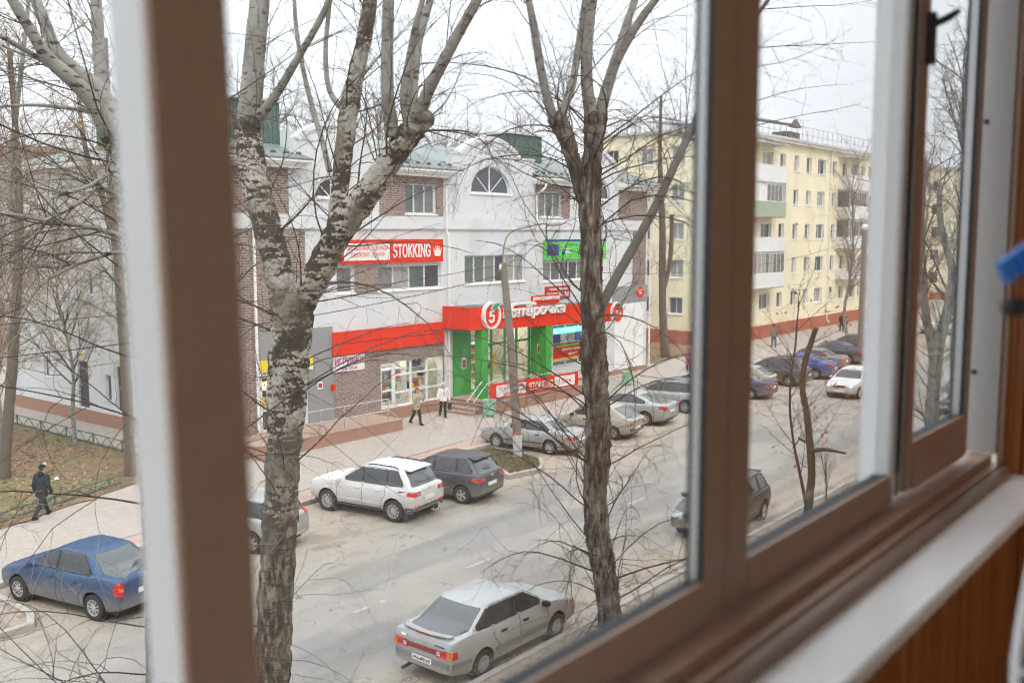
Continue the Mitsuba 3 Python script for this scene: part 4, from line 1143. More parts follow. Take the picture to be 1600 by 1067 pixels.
for z0, z1 in ROWS:
    for a, b, n in COLS + DOORW:
        apt_window(APT, a, b, z0, z1, n)
    for a, b in GW:
        apt_window(APT, a, b, z0, z1, 2, False)
BY = 34.2
FLOORS = [(4.51, 5.54), (7.44, 8.49), (10.24, 11.33), (13.0, 14.25)]
for k, (bx0, bx1) in enumerate(((73.0, 78.95), (93.6, 98.6))):
    for i, (z0, z1) in enumerate(FLOORS):
        glazed = i in (0, 2) if k == 0 else i in (1, 2)
        col = 'balcony_green' if (k == 0 and i == 2) else 'balcony_white'
        bal = obj('balcony', MB().box(bx0, bx1, BY, AY0 - .003, z0 - .14, z0 - .003), 'concrete', APT)
        n = 9                                 # front boards, each a piece
        for j in range(n):
            u0, u1 = bx0 + (bx1 - bx0) * j / n, bx0 + (bx1 - bx0) * (j + 1) / n - .012
            obj('board', MB().box(u0, u1, BY - .03 - .004 * (j % 2), BY, z0 - .05, z1), col, bal)
        for s in (bx0, bx1 - .04):
            obj('board', MB().box(s, s + .04, BY + .003, AY0 - .003, z0, z1), col, bal)
        obj('rail', MB().box(bx0 - .03, bx1 + .03, BY - .05, BY + .05, z1 + .002, z1 + .06), col, bal)
        if glazed:
            top = FLOORS[i + 1][0] - .2 if i < 3 else z1 + 1.5
            m = 8
            B = MB().box(bx0, bx1, BY - .02, BY + .03, top - .07, top).box(bx0, bx1, BY - .02, BY + .03, z1 + .062, z1 + .12)
            for j in range(m + 1):
                u = bx0 + (bx1 - bx0 - .06) * j / m
                B.box(u, u + .06, BY - .022, BY + .032, z1 + .12, top - .07)
            gl = obj('glazing', B, 'balcony_white', bal)
            for j in range(m):
                u0, u1 = bx0 + (bx1 - bx0) * j / m + .04, bx0 + (bx1 - bx0) * (j + 1) / m - .02
                mt = 'balcony_white' if (k == 0 and i == 2 and j < 3) else rg.choice(['window_glass', 'window_glass_curtain', 'window_glass_dark', 'window_glass'])
                obj('pane', MB().box(u0, u1, BY, BY + .012, z1 + .12, top - .07), mt, gl)
            for j in range(2):
                obj('pane', MB().box(bx0, bx0 + .012, BY + .05 + j * .55, BY + .55 + j * .55, z1 + .07, top), 'window_glass', gl)
                obj('pane', MB().box(bx1 - .012, bx1, BY + .05 + j * .55, BY + .55 + j * .55, z1 + .07, top), 'window_glass', gl)
            obj('roof_slab', MB().box(bx0 - .05, bx1 + .05, BY - .08, AY0 - .003, top + .002, top + .05), 'light_grey', bal)
    obj('canopy', MB().box(bx0 - .1, bx1 + .1, BY - .2, AY0 - .003, 15.95, 16.05), 'light_grey', APT)
pipe([(91.5, AY0 - .14, 16.2), (91.5, AY0 - .14, 0.7), (91.5, AY0 - .45, 0.5)], 0.07, parent=APT)
obj('rain_head', MB().tube([(91.5, AY0 - .5, 16.6), (91.5, AY0 - .14, 16.15)], [.2, .09], 8), 'white_paint', APT)

# a second, similar block farther down the street
AP2 = thing('apartment_building', 'distant beige apartment block with brown balconies seen through the last narrow pane', 'building')
B0, B1, BYY = 138.0, 196.0, 33.0
obj('wall', MB().box(B0, B1, BYY, BYY + 12, 1.1, 17.0), 'yellow_render', AP2)
obj('base', MB().box(B0 - .06, B1 + .06, BYY - .06, BYY + 12.06, 0, 1.1), 'plinth_red', AP2)
obj('roof', MB().box(B0 - .4, B1 + .4, BYY - .5, BYY + 12.4, 17.002, 17.4), 'slate_roof', AP2)
for i in range(14):
    for j in range(5):
        x, z = B0 + 1.5 + i * 4.0, 2.3 + j * 3.0
        w = obj('window', MB().box(x, x + 1.6, BYY - .02, BYY - .003, z, z + 1.5), 'pvc_white', AP2)
        obj('pane', MB().box(x + .1, x + .75, BYY - .03, BYY - .021, z + .1, z + 1.4).box(x + .85, x + 1.5, BYY - .03, BYY - .021, z + .1, z + 1.4), 'window_glass_dark', w)
        if i % 4 == 1 and j > 0:
            obj('balcony', MB().box(x - .6, x + 3.2, BYY - 1.1, BYY - .035, z - .9, z + .25), rg.choice(['rust', 'salmon', 'plinth_terracotta', 'balcony_white']), AP2)
for j in range(5):
    for i in range(3):
        y, z = BYY + 1.5 + i * 3.8, 2.3 + j * 3
        w = obj('window', MB().box(B0 - .02, B0 - .003, y, y + 1.4, z, z + 1.5), 'pvc_white', AP2)
        obj('pane', MB().box(B0 - .03, B0 - .021, y + .1, y + 1.3, z + .1, z + 1.4), 'window_glass_dark', w)

SH = thing('rear_house', 'salmon-coloured house with a pale roof behind the left wing of the shop', 'building')
obj('wall', MB().box(20, 47, 75, 88, 0, 15.0), 'salmon', SH)
obj('roof', MB().box(19.4, 47.6, 74.3, 88.6, 15.002, 15.3).hexa([[19.4, 74.3, 15.3], [47.6, 74.3, 15.3], [47.6, 88, 15.3], [19.4, 88, 15.3], [21, 80.5, 18.0], [46, 80.5, 18.0], [46, 82, 18.0], [21, 82, 18.0]]), 'slate_roof', SH)
obj('eave', MB().box(19.3, 47.7, 74.1, 74.29, 14.9, 15.25), 'rust', SH)
for i in range(8):
    for z in (6.2, 9.2, 12.2):
        x = 21.5 + i * 3.2
        w = obj('window', MB().box(x, x + 1.5, 74.95, 74.995, z, z + 1.6), 'pvc_white', SH)
        obj('pane', MB().box(x + .1, x + .7, 74.93, 74.949, z + .1, z + 1.5).box(x + .8, x + 1.4, 74.93, 74.949, z + .1, z + 1.5), 'window_glass_dark', w)
# ---------------------------------------------------------------- trees: main stems measured as (x, y, z, radius), twigs grown from them
LIMB = {
'A_trunk':[(8.82,11.86,-0.62,0.358),(8.88,11.79,1.24,0.312),(8.9,11.77,2.08,0.284),(8.97,11.68,3.74,0.284),(9.03,11.59,5.1,0.266),(9.09,11.52,6.15,0.284),(9.13,11.47,7.0,0.312),(9.16,11.44,7.56,0.33),(9.13,11.47,7.77,0.303)],
'A_left':[(9.14,11.46,7.56,0.257),(9.14,11.62,8.02,0.222),(9.13,11.8,8.67,0.223),(9.1,11.99,9.22,0.225),(9.1,12.15,9.69,0.217),(9.13,12.27,10.16,0.209),(9.19,12.36,10.45,0.22)],
'A_left_up':[(9.19,12.36,10.39,0.191),(9.28,12.34,11.1,0.173),(9.36,12.34,11.67,0.164),(9.44,12.34,12.23,0.155),(9.52,12.34,13.06,0.136),(9.59,12.33,14.08,0.107)],
'A_left_b':[(9.23,12.31,10.4,0.086),(9.31,11.89,10.77,0.071),(9.37,11.49,11.21,0.06),(9.48,11.04,11.79,0.05),(9.47,10.73,12.18,0.045),(9.47,10.42,12.71,0.031)],
'A_right':[(9.16,11.43,7.52,0.266),(9.19,11.25,7.85,0.255),(9.24,11.02,8.13,0.226),(9.32,10.76,8.58,0.211),(9.4,10.5,8.98,0.214),(9.53,10.18,9.37,0.199),(9.65,9.86,9.8,0.185),(9.75,9.59,10.13,0.174),(9.8,9.37,10.36,0.165)],
'A_mid':[(9.36,10.71,8.72,0.153),(9.45,10.73,9.03,0.145),(9.55,10.76,9.57,0.136),(9.66,10.76,10.2,0.146),(9.75,10.78,10.58,0.147),(9.9,10.73,11.2,0.125),(10.05,10.69,11.84,0.112),(10.16,10.69,12.48,0.094),(10.29,10.67,13.47,0.066)],
'A_r1':[(9.6,9.77,10.09,0.105),(9.53,9.77,10.63,0.096),(9.5,9.74,11.21,0.091),(9.48,9.68,11.86,0.082),(9.48,9.6,12.65,0.06)],
'A_r2':[(9.76,9.41,10.38,0.104),(9.71,9.21,10.65,0.09),(9.69,8.99,10.91,0.085),(9.71,8.71,11.28,0.075),(9.76,8.39,11.72,0.066),(9.86,8.01,12.38,0.045)],
'A_r3':[(9.7,9.48,10.33,0.069),(9.83,9.56,10.9,0.066),(9.98,9.61,11.43,0.062),(10.19,9.6,11.97,0.054),(10.4,9.57,12.69,0.041)],
'A_r4':[(9.68,9.51,10.21,0.087),(9.61,9.54,10.62,0.069),(9.63,9.45,11.11,0.056),(9.65,9.35,11.52,0.047),(9.69,9.24,11.91,0.039),(9.73,9.13,12.55,0.026)],
'A_m2':[(9.6,11.05,9.69,0.046),(9.62,11.24,10.18,0.042),(9.65,11.43,10.56,0.042),(9.66,11.65,11.17,0.038),(9.69,11.83,11.84,0.034),(9.77,11.96,12.6,0.024)],
'A_m3':[(9.88,11.02,10.55,0.056),(9.86,11.32,10.89,0.043),(9.95,11.49,11.47,0.038),(10.11,11.57,12.15,0.034),(10.27,11.65,12.83,0.025)],
'B_trunk':[(18.04,11.55,-1.86,0.451),(18.01,11.58,-0.21,0.355),(17.98,11.62,0.38,0.287),(17.9,11.72,1.26,0.287),(17.82,11.82,1.99,0.294),(17.76,11.9,3.0,0.287),(17.79,11.86,4.15,0.307),(17.77,11.89,5.28,0.287),(17.73,11.94,6.12,0.314),(17.7,11.97,6.96,0.273),(17.68,12.0,8.06,0.26),(17.66,12.03,9.15,0.246),(17.66,12.03,9.82,0.253),(17.69,11.99,10.49,0.219),(17.71,11.96,11.02,0.246),(17.72,11.94,11.26,0.246)],
'B_left':[(17.61,12.08,9.42,0.178),(17.43,12.15,9.88,0.177),(17.24,12.23,10.47,0.176),(17.05,12.3,10.93,0.202),(16.89,12.35,11.16,0.214)],
'B_l1':[(16.84,12.41,11.16,0.114),(16.64,12.47,11.74,0.1),(16.46,12.5,12.36,0.093),(16.3,12.51,12.97,0.086),(16.14,12.51,13.44,0.072),(15.96,12.55,14.39,0.052)],
'B_l2':[(16.94,12.29,11.19,0.101),(17.14,12.16,11.84,0.087),(17.28,12.11,12.56,0.081),(17.41,12.09,13.22,0.075),(17.53,12.05,13.88,0.068),(17.66,12.02,14.8,0.048)],
'B_m1':[(17.66,12.02,11.21,0.15),(17.49,12.02,11.93,0.136),(17.37,11.94,12.55,0.121),(17.3,11.81,13.29,0.107),(17.22,11.68,13.77,0.093),(17.13,11.57,14.72,0.059)],
'B_m2':[(17.75,11.91,11.23,0.123),(17.98,11.82,11.97,0.11),(18.21,11.72,12.65,0.104),(18.44,11.62,13.33,0.09),(18.68,11.52,14.01,0.077),(18.92,11.41,14.97,0.056)],
'B_m3':[(17.78,11.87,11.26,0.116),(17.78,11.56,12.18,0.102),(17.78,11.23,12.72,0.094),(17.81,10.87,13.19,0.086),(17.84,10.52,13.58,0.072),(17.89,10.13,14.27,0.052)],
'B_side':[(17.79,11.86,7.07,0.164),(18.11,11.93,7.38,0.159),(18.52,11.87,7.9,0.154),(19.07,11.65,8.76,0.149),(19.58,11.47,9.59,0.144),(20.1,11.29,10.53,0.131),(20.55,11.19,11.2,0.126),(21.07,11.0,12.1,0.105),(21.67,10.72,13.16,0.083),(22.39,10.28,14.23,0.061)],
'C_trunk':[(5.65,9.49,0.68,0.245),(5.66,9.47,2.21,0.212),(5.68,9.45,4.42,0.199),(5.69,9.44,6.54,0.199),(5.66,9.48,8.24,0.199),(5.61,9.54,9.23,0.199),(5.56,9.6,9.62,0.199),(5.51,9.66,9.85,0.192)],
'C_a':[(5.52,9.65,9.78,0.153),(5.41,9.61,9.9,0.131),(5.26,9.61,10.13,0.114),(5.09,9.64,10.31,0.103),(4.89,9.7,10.5,0.086),(4.74,9.71,10.73,0.072),(4.58,9.72,11.0,0.062),(4.4,9.77,11.37,0.043)],
'C_b':[(5.5,9.68,10.02,0.113),(5.46,9.81,10.28,0.1),(5.32,10.06,10.5,0.094),(5.24,10.24,10.71,0.087),(5.21,10.36,10.96,0.081),(5.18,10.47,11.21,0.075),(5.13,10.61,11.73,0.051)],
'C_c':[(5.52,9.65,9.88,0.133),(5.51,9.83,10.28,0.094),(5.55,9.93,10.59,0.085),(5.6,10.03,10.98,0.079),(5.65,10.13,11.24,0.076),(5.71,10.22,11.85,0.052)],
'C_d':[(5.38,9.98,10.21,0.047),(5.18,9.95,10.38,0.043),(4.95,9.96,10.52,0.039),(4.69,10.0,10.65,0.035),(4.43,10.05,10.78,0.028)],
'C_e':[(5.57,9.59,9.94,0.03),(5.4,9.6,9.99,0.026),(5.13,9.74,10.04,0.026),(4.84,9.9,10.06,0.022),(4.56,10.04,10.03,0.019)],
'C_f':[(5.62,9.36,8.64,0.066),(5.42,9.37,8.76,0.042),(5.17,9.45,8.85,0.032),(4.91,9.53,8.9,0.031),(4.66,9.6,8.94,0.028),(4.44,9.64,8.98,0.024),(4.19,9.72,9.01,0.018)],
'C_g':[(5.6,9.39,9.23,0.046),(5.36,9.41,9.38,0.029),(5.19,9.33,9.35,0.029),(5.01,9.26,9.26,0.025),(4.82,9.21,9.2,0.021),(4.6,9.2,9.13,0.018)],
'C_h':[(5.62,9.37,8.44,0.046),(5.39,9.39,8.61,0.029),(5.15,9.44,8.56,0.025),(4.9,9.49,8.47,0.022),(4.62,9.58,8.28,0.018),(4.42,9.58,7.98,0.015)],
'C_i':[(5.55,9.45,9.1,0.046),(5.36,9.46,9.22,0.032),(5.19,9.46,9.24,0.032),(5.05,9.4,9.15,0.028),(4.86,9.42,9.03,0.025),(4.65,9.45,8.92,0.021)],
'D_trunk':[(18.67,32.52,-0.18,0.201),(18.66,32.53,1.18,0.19),(18.66,32.52,3.03,0.179),(18.64,32.55,4.87,0.179),(18.61,32.59,6.68,0.168),(18.58,32.62,8.03,0.157),(18.51,32.71,9.37,0.157),(18.51,32.72,10.25,0.134),(18.51,32.71,11.57,0.123),(18.51,32.71,13.53,0.101),(18.52,32.7,15.46,0.078)],
'D_b':[(18.52,32.7,8.81,0.112),(18.43,32.97,9.59,0.112),(18.36,33.22,10.37,0.101),(18.21,33.56,11.26,0.09),(18.13,33.82,12.48,0.079),(18.12,33.99,14.25,0.057)],
'E_trunk':[(15.37,35.24,-0.23,0.327),(15.47,35.12,0.91,0.262),(15.61,34.93,2.73,0.24),(15.76,34.75,4.52,0.24),(15.89,34.59,6.3,0.218),(15.97,34.49,7.61,0.207),(16.04,34.4,8.92,0.196),(16.07,34.36,10.22,0.175),(16.08,34.36,12.35,0.142),(16.04,34.4,14.88,0.109)],
'E_b':[(15.97,34.49,8.05,0.131),(15.97,34.67,9.35,0.153),(15.99,34.83,10.22,0.154),(16.12,34.85,11.31,0.132),(16.3,34.81,12.61,0.122),(16.56,34.67,14.55,0.1),(16.83,34.51,16.69,0.078),(17.08,34.38,18.61,0.056)],
'G_trunk':[(61.2,35.12,0.04,0.358),(61.06,35.3,2.76,0.268),(61.0,35.38,5.92,0.246),(60.97,35.42,9.04,0.224),(60.88,35.52,11.7,0.201),(60.8,35.63,14.77,0.134),(60.82,35.6,18.24,0.089)],
'G_b':[(61.06,35.29,5.02,0.179),(61.27,35.03,6.37,0.157),(61.37,34.92,8.15,0.157),(61.37,34.91,10.15,0.134)],
'H_trunk':[(28.51,11.34,-0.34,0.207),(28.47,11.33,0.63,0.16),(28.47,11.27,1.53,0.141),(28.39,11.3,2.42,0.141),(28.28,11.39,3.4,0.122),(28.14,11.5,4.27,0.112),(28.13,11.46,4.95,0.103),(28.2,11.31,5.62,0.103),(28.26,11.18,6.06,0.093)],
'H_b':[(28.29,11.3,2.34,0.084),(28.54,10.99,2.4,0.075),(28.74,10.73,2.36,0.056),(28.98,10.43,2.28,0.037)],
'H_c':[(28.35,11.37,2.61,0.047),(28.26,11.49,2.65,0.047),(28.18,11.59,2.73,0.038)],
'I_trunk':[(28.09,11.06,-0.18,0.083),(27.94,11.23,0.96,0.065),(27.79,11.4,1.93,0.055),(27.67,11.53,2.7,0.046),(27.57,11.63,3.66,0.046),(27.56,11.62,4.62,0.037),(27.61,11.54,5.56,0.037),(27.62,11.51,6.31,0.028),(27.63,11.47,6.87,0.018)],
'J_trunk':[(35.36,9.56,-0.11,0.474),(35.26,9.68,1.47,0.366),(35.19,9.76,2.81,0.323),(35.21,9.73,3.92,0.301),(35.21,9.73,4.8,0.323)],
'J_l':[(35.21,9.74,4.58,0.237),(35.13,10.0,5.67,0.205),(35.1,10.2,6.75,0.184),(35.09,10.37,7.84,0.163),(35.2,10.39,9.35,0.131),(35.33,10.38,11.29,0.087)],
'J_r':[(35.25,9.69,4.69,0.258),(35.25,9.53,5.69,0.236),(35.25,9.37,6.56,0.235),(35.15,9.33,7.64,0.171),(34.78,9.64,9.13,0.149),(34.6,9.69,10.59,0.095)],
'J_r2':[(35.14,9.34,6.67,0.149),(35.1,9.12,7.43,0.127),(34.95,9.05,8.5,0.095),(34.77,9.0,10.16,0.074)],
'K_trunk':[(50.65,12.86,2.82,0.183),(50.57,12.96,7.14,0.153),(50.52,13.02,10.78,0.122),(50.45,13.11,13.76,0.107),(50.38,13.2,16.71,0.076),(50.29,13.32,19.61,0.061),(50.22,13.39,22.19,0.031)],
}


def unit(v):
    return v / (np.linalg.norm(v, axis=-1, keepdims=True) + 1e-12)


def strands(p0, d0, ln, k, wander, grav, rg):
    """Many thin shoots at once: (n, k + 1, 3) points."""
    n = len(p0)
    P_, d = [p0], unit(d0)
    bend = rg.normal(0, 1, (n, 3)) * wander * 0.6
    for i in range(k):
        g = np.zeros((n, 3))
        g[:, 2] = grav(i / k) if callable(grav) else grav
        d = unit(d + bend / k * 2 + rg.normal(0, wander, (n, 3)) / k + g / k * 2)
        P_.append(P_[-1] + d * (ln / k)[:, None])
    return np.stack(P_, 1)


def strand_mesh(B, S, r0, r1, sides=3):
    n, m, _ = S.shape
    t = np.gradient(S, axis=1)
    t = unit(t)
    ref = np.where(np.abs(t[..., 2:]) < 0.8, [0, 0, 1.0], [1.0, 0, 0])
    a = unit(np.cross(t, ref))
    b = np.cross(t, a)
    w = np.linspace(0, 1, m)
    r = r0[:, None] * (1 - w) + r1[:, None] * w
    ang = np.arange(sides) * 2 * np.pi / sides
    v = S[:, :, None] + r[..., None, None] * (np.cos(ang)[None, None, :, None] * a[:, :, None] + np.sin(ang)[None, None, :, None] * b[:, :, None])
    i, j = np.meshgrid(np.arange(m - 1), np.arange(sides), indexing='ij')
    q = np.stack([i * sides + j, i * sides + (j + 1) % sides, (i + 1) * sides + (j + 1) % sides, (i + 1) * sides + j], -1).reshape(-1, 4)
    f = np.vstack([q[:, [0, 1, 2]], q[:, [0, 2, 3]]])
    f = (f[None] + (np.arange(n) * m * sides)[:, None, None]).reshape(-1, 3)
    B.add(v.reshape(-1, 3), f)


def children(S, ln, per, rg, t0=0.15, t1=1.0, ang=(0.5, 1.1)):
    n, m, _ = S.shape
    k = rg.poisson(per, n) if np.isscalar(per) else rg.poisson(per)
    idx = np.repeat(np.arange(n), k)
    t = rg.uniform(t0, t1, len(idx)) * (m - 1) * 0.999
    i = t.astype(int)
    f = (t - i)[:, None]
    p = S[idx, i] * (1 - f) + S[idx, i + 1] * f
    d = unit(S[idx, i + 1] - S[idx, i])
    q = unit(np.cross(d, rg.normal(0, 1, d.shape)))
    a = rg.uniform(*ang, len(idx))[:, None]
    return p, d * np.cos(a) + q * np.sin(a), ln[idx], t / (m - 1), idx


def from_limb(pts, n, rg, t0=0.0, t1=1.0, out=(0.6, 1.4), up=0.2, sector=None):
    """Start points and directions of shoots that leave a stem."""
    L = smooth_line(pts, 8)
    t = rg.uniform(t0, t1, n) * (len(L) - 1.001)
    i = t.astype(int)
    f = (t - i)[:, None]
    c = L[i] * (1 - f) + L[i + 1] * f
    d = unit(L[i + 1, :3] - L[i, :3])
    q = unit(np.cross(d, rg.normal(0, 1, d.shape)))
    a = rg.uniform(*out, n)[:, None]
    v = unit(d * np.cos(a) + q * np.sin(a) + [0, 0, up])
    return c[:, :3] + q * c[:, 3:] * 0.7, v


def stem(name, pts, mat, parent, sides=14, rough=0.06, n=10, seed=0, ridge=0.0):
    L = smooth_line(pts, n)
    B = MB().tube(L[:, :3], np.maximum(L[:, 3], 0.006), sides)
    m = B.mesh()
    v = np.array(m.vertices)
    if rough:
        c = np.repeat(L, sides, 0)
        dv = v[:len(c)] - c[:, :3]
        k = 1 + rough * 2.2 * (meshkit.fbm(v[:len(c)] * [5, 5, 2.2] + seed, 3, 4) - 0.5) + rough * 1.6 * (meshkit.noise(v[:len(c)] * [14, 14, 5], 7) - 0.5)
        if ridge:                             # furrowed bark: ridges that run along the stem, broken across
            q = v[:len(c)]
            f_ = np.abs(meshkit.fbm(q * [13, 13, 2.6] + 3, 3, 8) - 0.5) * 2
            g_ = meshkit.fbm(q * [6, 6, 15] + 9, 3, 5)
            k = k + ridge * (np.clip(f_ * 2.2, 0, 1) - 0.7) + ridge * 0.6 * (g_ - 0.5)
        v[:len(c)] = c[:, :3] + dv * k[:, None]
        m = trimesh.Trimesh(v, m.faces, process=False)
    return obj(name, m, mat, parent, True)


def crown(tree, starts, dirs, lens, r0, mats, rg, sub=(7, 3), k=7, grav=(-0.25, -0.3, -0.2), wander=0.35, taper=0.3, subl=(0.45, 0.4), leaves=None, names=('twigs', 'fine_twigs')):
    S0 = strands(starts, dirs, lens, k, wander, grav[0], rg)
    B0, B1 = MB(), MB()
    strand_mesh(B0, S0, r0, r0 * taper, 4)
    tips = [S0[:, -1]]
    p, d, l, t, idx = children(S0, lens, sub[0] * lens / lens.mean(), rg)
    if len(p):
        l1 = l * subl[0] * rg.uniform(0.4, 1.3, len(l)) * (1.15 - 0.5 * t)
        S1 = strands(p, d, l1, max(5, k - 2), wander * 1.7, grav[1], rg)
        rr = np.minimum(r0[idx] * (1 - 0.7 * t) * 0.6, 0.02)
        rr = np.maximum(rr, r0.min() * 0.5)
        strand_mesh(B0, S1, rr, rr * 0.45, 3)
        tips.append(S1[:, -1])
        if sub[1]:
            p, d, l, t, i2 = children(S1, l1, sub[1], rg)
            l2 = l * subl[1] * rg.uniform(0.4, 1.4, len(l)) + 0.06
            S2 = strands(p, d, l2, 4, wander * 1.8, grav[2], rg)
            r2 = np.maximum(rr[i2] * 0.65, r0.min() * 0.42)
            strand_mesh(B1, S2, r2, r2 * 0.6, 3)
            tips.append(S2[:, -1])
    obj(names[0], B0, mats[0], tree, True, kind='stuff')
    if B1.n:
        obj(names[1], B1, mats[1], tree, True, kind='stuff')
    if leaves:
        n, m, size = leaves
        tp = np.vstack(tips)
        tp = tp[rg.choice(len(tp), min(n, len(tp)), replace=False)]
        u = unit(rg.normal(0, 1, tp.shape)) * size * rg.uniform(.5, 1.2, (len(tp), 1))
        w = unit(np.cross(u, rg.normal(0, 1, tp.shape))) * size * 0.5
        tp = tp - [0, 0, size * 0.7]
        v = np.stack([tp - u, tp - w, tp + u, tp + w * 0.8 + [0, 0, size * .2]], 1).reshape(-1, 3)
        i = np.arange(len(tp))[:, None] * 4
        obj('dry_leaves', MB().add(v, np.vstack([i + [0, 1, 2], i + [0, 2, 3]])), m, tree, kind='stuff')


def shoots(spec, rg):
    """spec: (limb, count, t0, t1, length low, length high, radius low, high, out low, out high, up)."""
    P_, D_, L_, R_ = [], [], [], []
    for nm, n, t0, t1, l0, l1, r0, r1, o0, o1, up in spec:
        p, d = from_limb(LIMB[nm], n, rg, t0, t1, (o0, o1), up)
        P_.append(p), D_.append(d)
        u = rg.uniform(0, 1, n)
        L_.append(l0 + (l1 - l0) * u), R_.append(r0 + (r1 - r0) * u)
    return np.vstack(P_), np.vstack(D_), np.concatenate(L_), np.concatenate(R_)


droop = lambda t: 0.10 - 0.75 * t
for _k in LIMB:                               # measured widths include the blur of the photograph
    _f = {'A': .93, 'B': .94, 'H': .80, 'J': .72, 'C': .74, 'E': .74, 'I': .8}.get(_k[0], 1.0) * (.72 if _k == 'B_side' else 1)
    LIMB[_k] = [(a, b, c, d * _f) for a, b, c, d in LIMB[_k]]
# the pale pollarded poplar
TA = thing('poplar_tree', 'pale-barked forked poplar standing just right of the thick window post', 'tree')
stem('trunk', LIMB['A_trunk'], 'bark_pale', TA, 72, 0.10, 60, 1, 0.11)
for nm, r in (('A_left', 0.09), ('A_right', 0.09), ('A_mid', 0.08)):
    stem('limb', LIMB[nm], 'bark_pale', TA, 48, r, 36, 2, 0.10)
for nm in ('A_left_up', 'A_left_b', 'A_r1', 'A_r2', 'A_r3', 'A_r4', 'A_m2', 'A_m3'):
    stem('branch', LIMB[nm], 'bark_limb', TA, 12, 0.05, 8, 3)
rg = np.random.default_rng(101)
B = MB()
for nm, t in (('A_right', 0.999), ('A_right', 0.9), ('A_left', 0.96), ('A_mid', 0.52)):
    L = smooth_line(LIMB[nm], 8)
    c = L[int(t * (len(L) - 1))]
    s = trimesh.creation.icosphere(2, 1.0)
    v = np.array(s.vertices)
    v *= (c[3] * 1.10) * (1 + 0.5 * (meshkit.fbm(v * 2.2 + c[:3], 3, 1) - 0.5))[:, None]
    B.add(v * [1, 1, 0.8] + c[:3], s.faces)
obj('burl', B, 'bark_dark', TA, True, kind='stuff')
crown(TA, *shoots([('A_trunk', 22, 0.30, 0.95, 1.0, 2.8, .008, .016, 0.9, 1.5, 0.15), ('A_left', 16, 0.1, 1, 1.0, 2.6, .006, .014, 0.7, 1.4, 0.1), ('A_right', 24, 0.1, 1, 1.0, 3.0, .007, .016, 0.6, 1.4, 0.2),
                   ('A_mid', 18, 0.1, 1, 0.8, 2.4, .005, .013, 0.5, 1.3, 0.1)], rg), ('twig_dark', 'twig_dark'), rg, sub=(4.5, 1.3), k=9, grav=(lambda t: 0.2 - 0.8 * t, -0.3, -0.2), wander=0.48)
crown(TA, *shoots([('A_left_up', 12, 0, 1, .6, 1.8, .005, .009, .4, 1.1, .2), ('A_left_b', 10, 0, 1, .6, 1.6, .004, .008, .4, 1.1, .2), ('A_r1', 10, 0, 1, .6, 1.8, .004, .009, .3, .9, .2), ('A_r2', 16, 0, 1, .6, 2.2, .004, .010, .3, 1.1, .15),
                   ('A_r3', 8, 0, 1, .6, 1.6, .004, .008, .3, .9, .2), ('A_r4', 8, 0, 1, .6, 1.6, .004, .008, .3, .9, .2), ('A_m2', 8, 0, 1, .6, 1.4, .004, .007, .4, 1, .1), ('A_m3', 8, 0, 1, .6, 1.4, .004, .007, .4, 1, .1), ('A_mid', 14, .5, 1, .6, 2., .004, .009, .4, 1.1, .1)], rg),
      ('twig_mid', 'twig_mid'), rg, sub=(4, 1.5), grav=(0.0, -0.05, 0.0), names=('upper_twigs', 'upper_fine_twigs'))
# the dark poplar
TB = thing('poplar_tree', 'dark-barked poplar with two knobbly heads and a long slanting side limb', 'tree')
stem('trunk', LIMB['B_trunk'], 'bark_dark', TB, 72, 0.12, 40, 4, 0.15)
stem('limb', LIMB['B_left'], 'bark_dark', TB, 48, 0.11, 30, 5, 0.13)
stem('limb', LIMB['B_side'], 'bark_grey', TB, 16, 0.05, 8, 6)
for nm in ('B_l1', 'B_l2', 'B_m1', 'B_m2', 'B_m3'):
    stem('branch', LIMB[nm], 'bark_limb', TB, 12, 0.05, 8, 7)
rg = np.random.default_rng(202)
B = MB()
for nm, t in (('B_left', 0.98), ('B_left', 0.7), ('B_trunk', 0.99), ('B_trunk', 0.93), ('B_trunk', 0.62), ('B_trunk', 0.45), ('B_left', 0.2)):
    L = smooth_line(LIMB[nm], 8)
    c = L[int(t * (len(L) - 1))]
    s = trimesh.creation.icosphere(2, 1.0)
    v = np.array(s.vertices)
    v *= (c[3] * 1.03) * (1 + 0.6 * (meshkit.fbm(v * 2.4 + c[:3], 3, 1) - 0.5))[:, None]
    B.add(v * [1, 1, 0.9] + c[:3], s.faces)
obj('burl', B, 'bark_dark', TB, True, kind='stuff')


crown(TB, *shoots([('B_trunk', 44, 0.08, 0.62, 1.8, 4.6, .009, .022, 0.9, 1.5, 0.35), ('B_trunk', 30, 0.55, 0.98, 1.6, 5.0, .009, .022, 0.9, 1.5, 0.2), ('B_left', 18, 0.2, 1, 1.4, 4.0, .008, .018, 0.6, 1.4, .15),
                   ('B_side', 14, 0.1, 0.8, 1.0, 2.6, .007, .014, 0.5, 1.2, 0.1)], rg), ('twig_dark', 'twig_mid'), rg, sub=(6.5, 2.2), k=10, grav=(lambda t: 0.25 - 1.25 * t, -0.35, -0.2), wander=0.75, subl=(0.38, 0.4))
crown(TB, *shoots([('B_l1', 10, 0, 1, .8, 2.2, .006, .012, .4, 1.1, .15), ('B_l2', 10, 0, 1, .8, 2, .006, .011, .4, 1.1, .15), ('B_m1', 10, 0, 1, .8, 2.2, .006, .012, .4, 1, .15), ('B_m2', 10, 0, 1, .8, 2.4, .006, .012, .4, 1, .15),
                   ('B_m3', 12, 0, 1, .8, 2.6, .006, .012, .4, 1, .15), ('B_side', 26, .45, 1, 1.2, 4.2, .007, .014, .4, 1.2, .05)], rg), ('twig_mid', 'twig_mid'), rg, sub=(4, 1.6), grav=(0.0, -0.05, 0.0), names=('upper_twigs', 'upper_fine_twigs'))
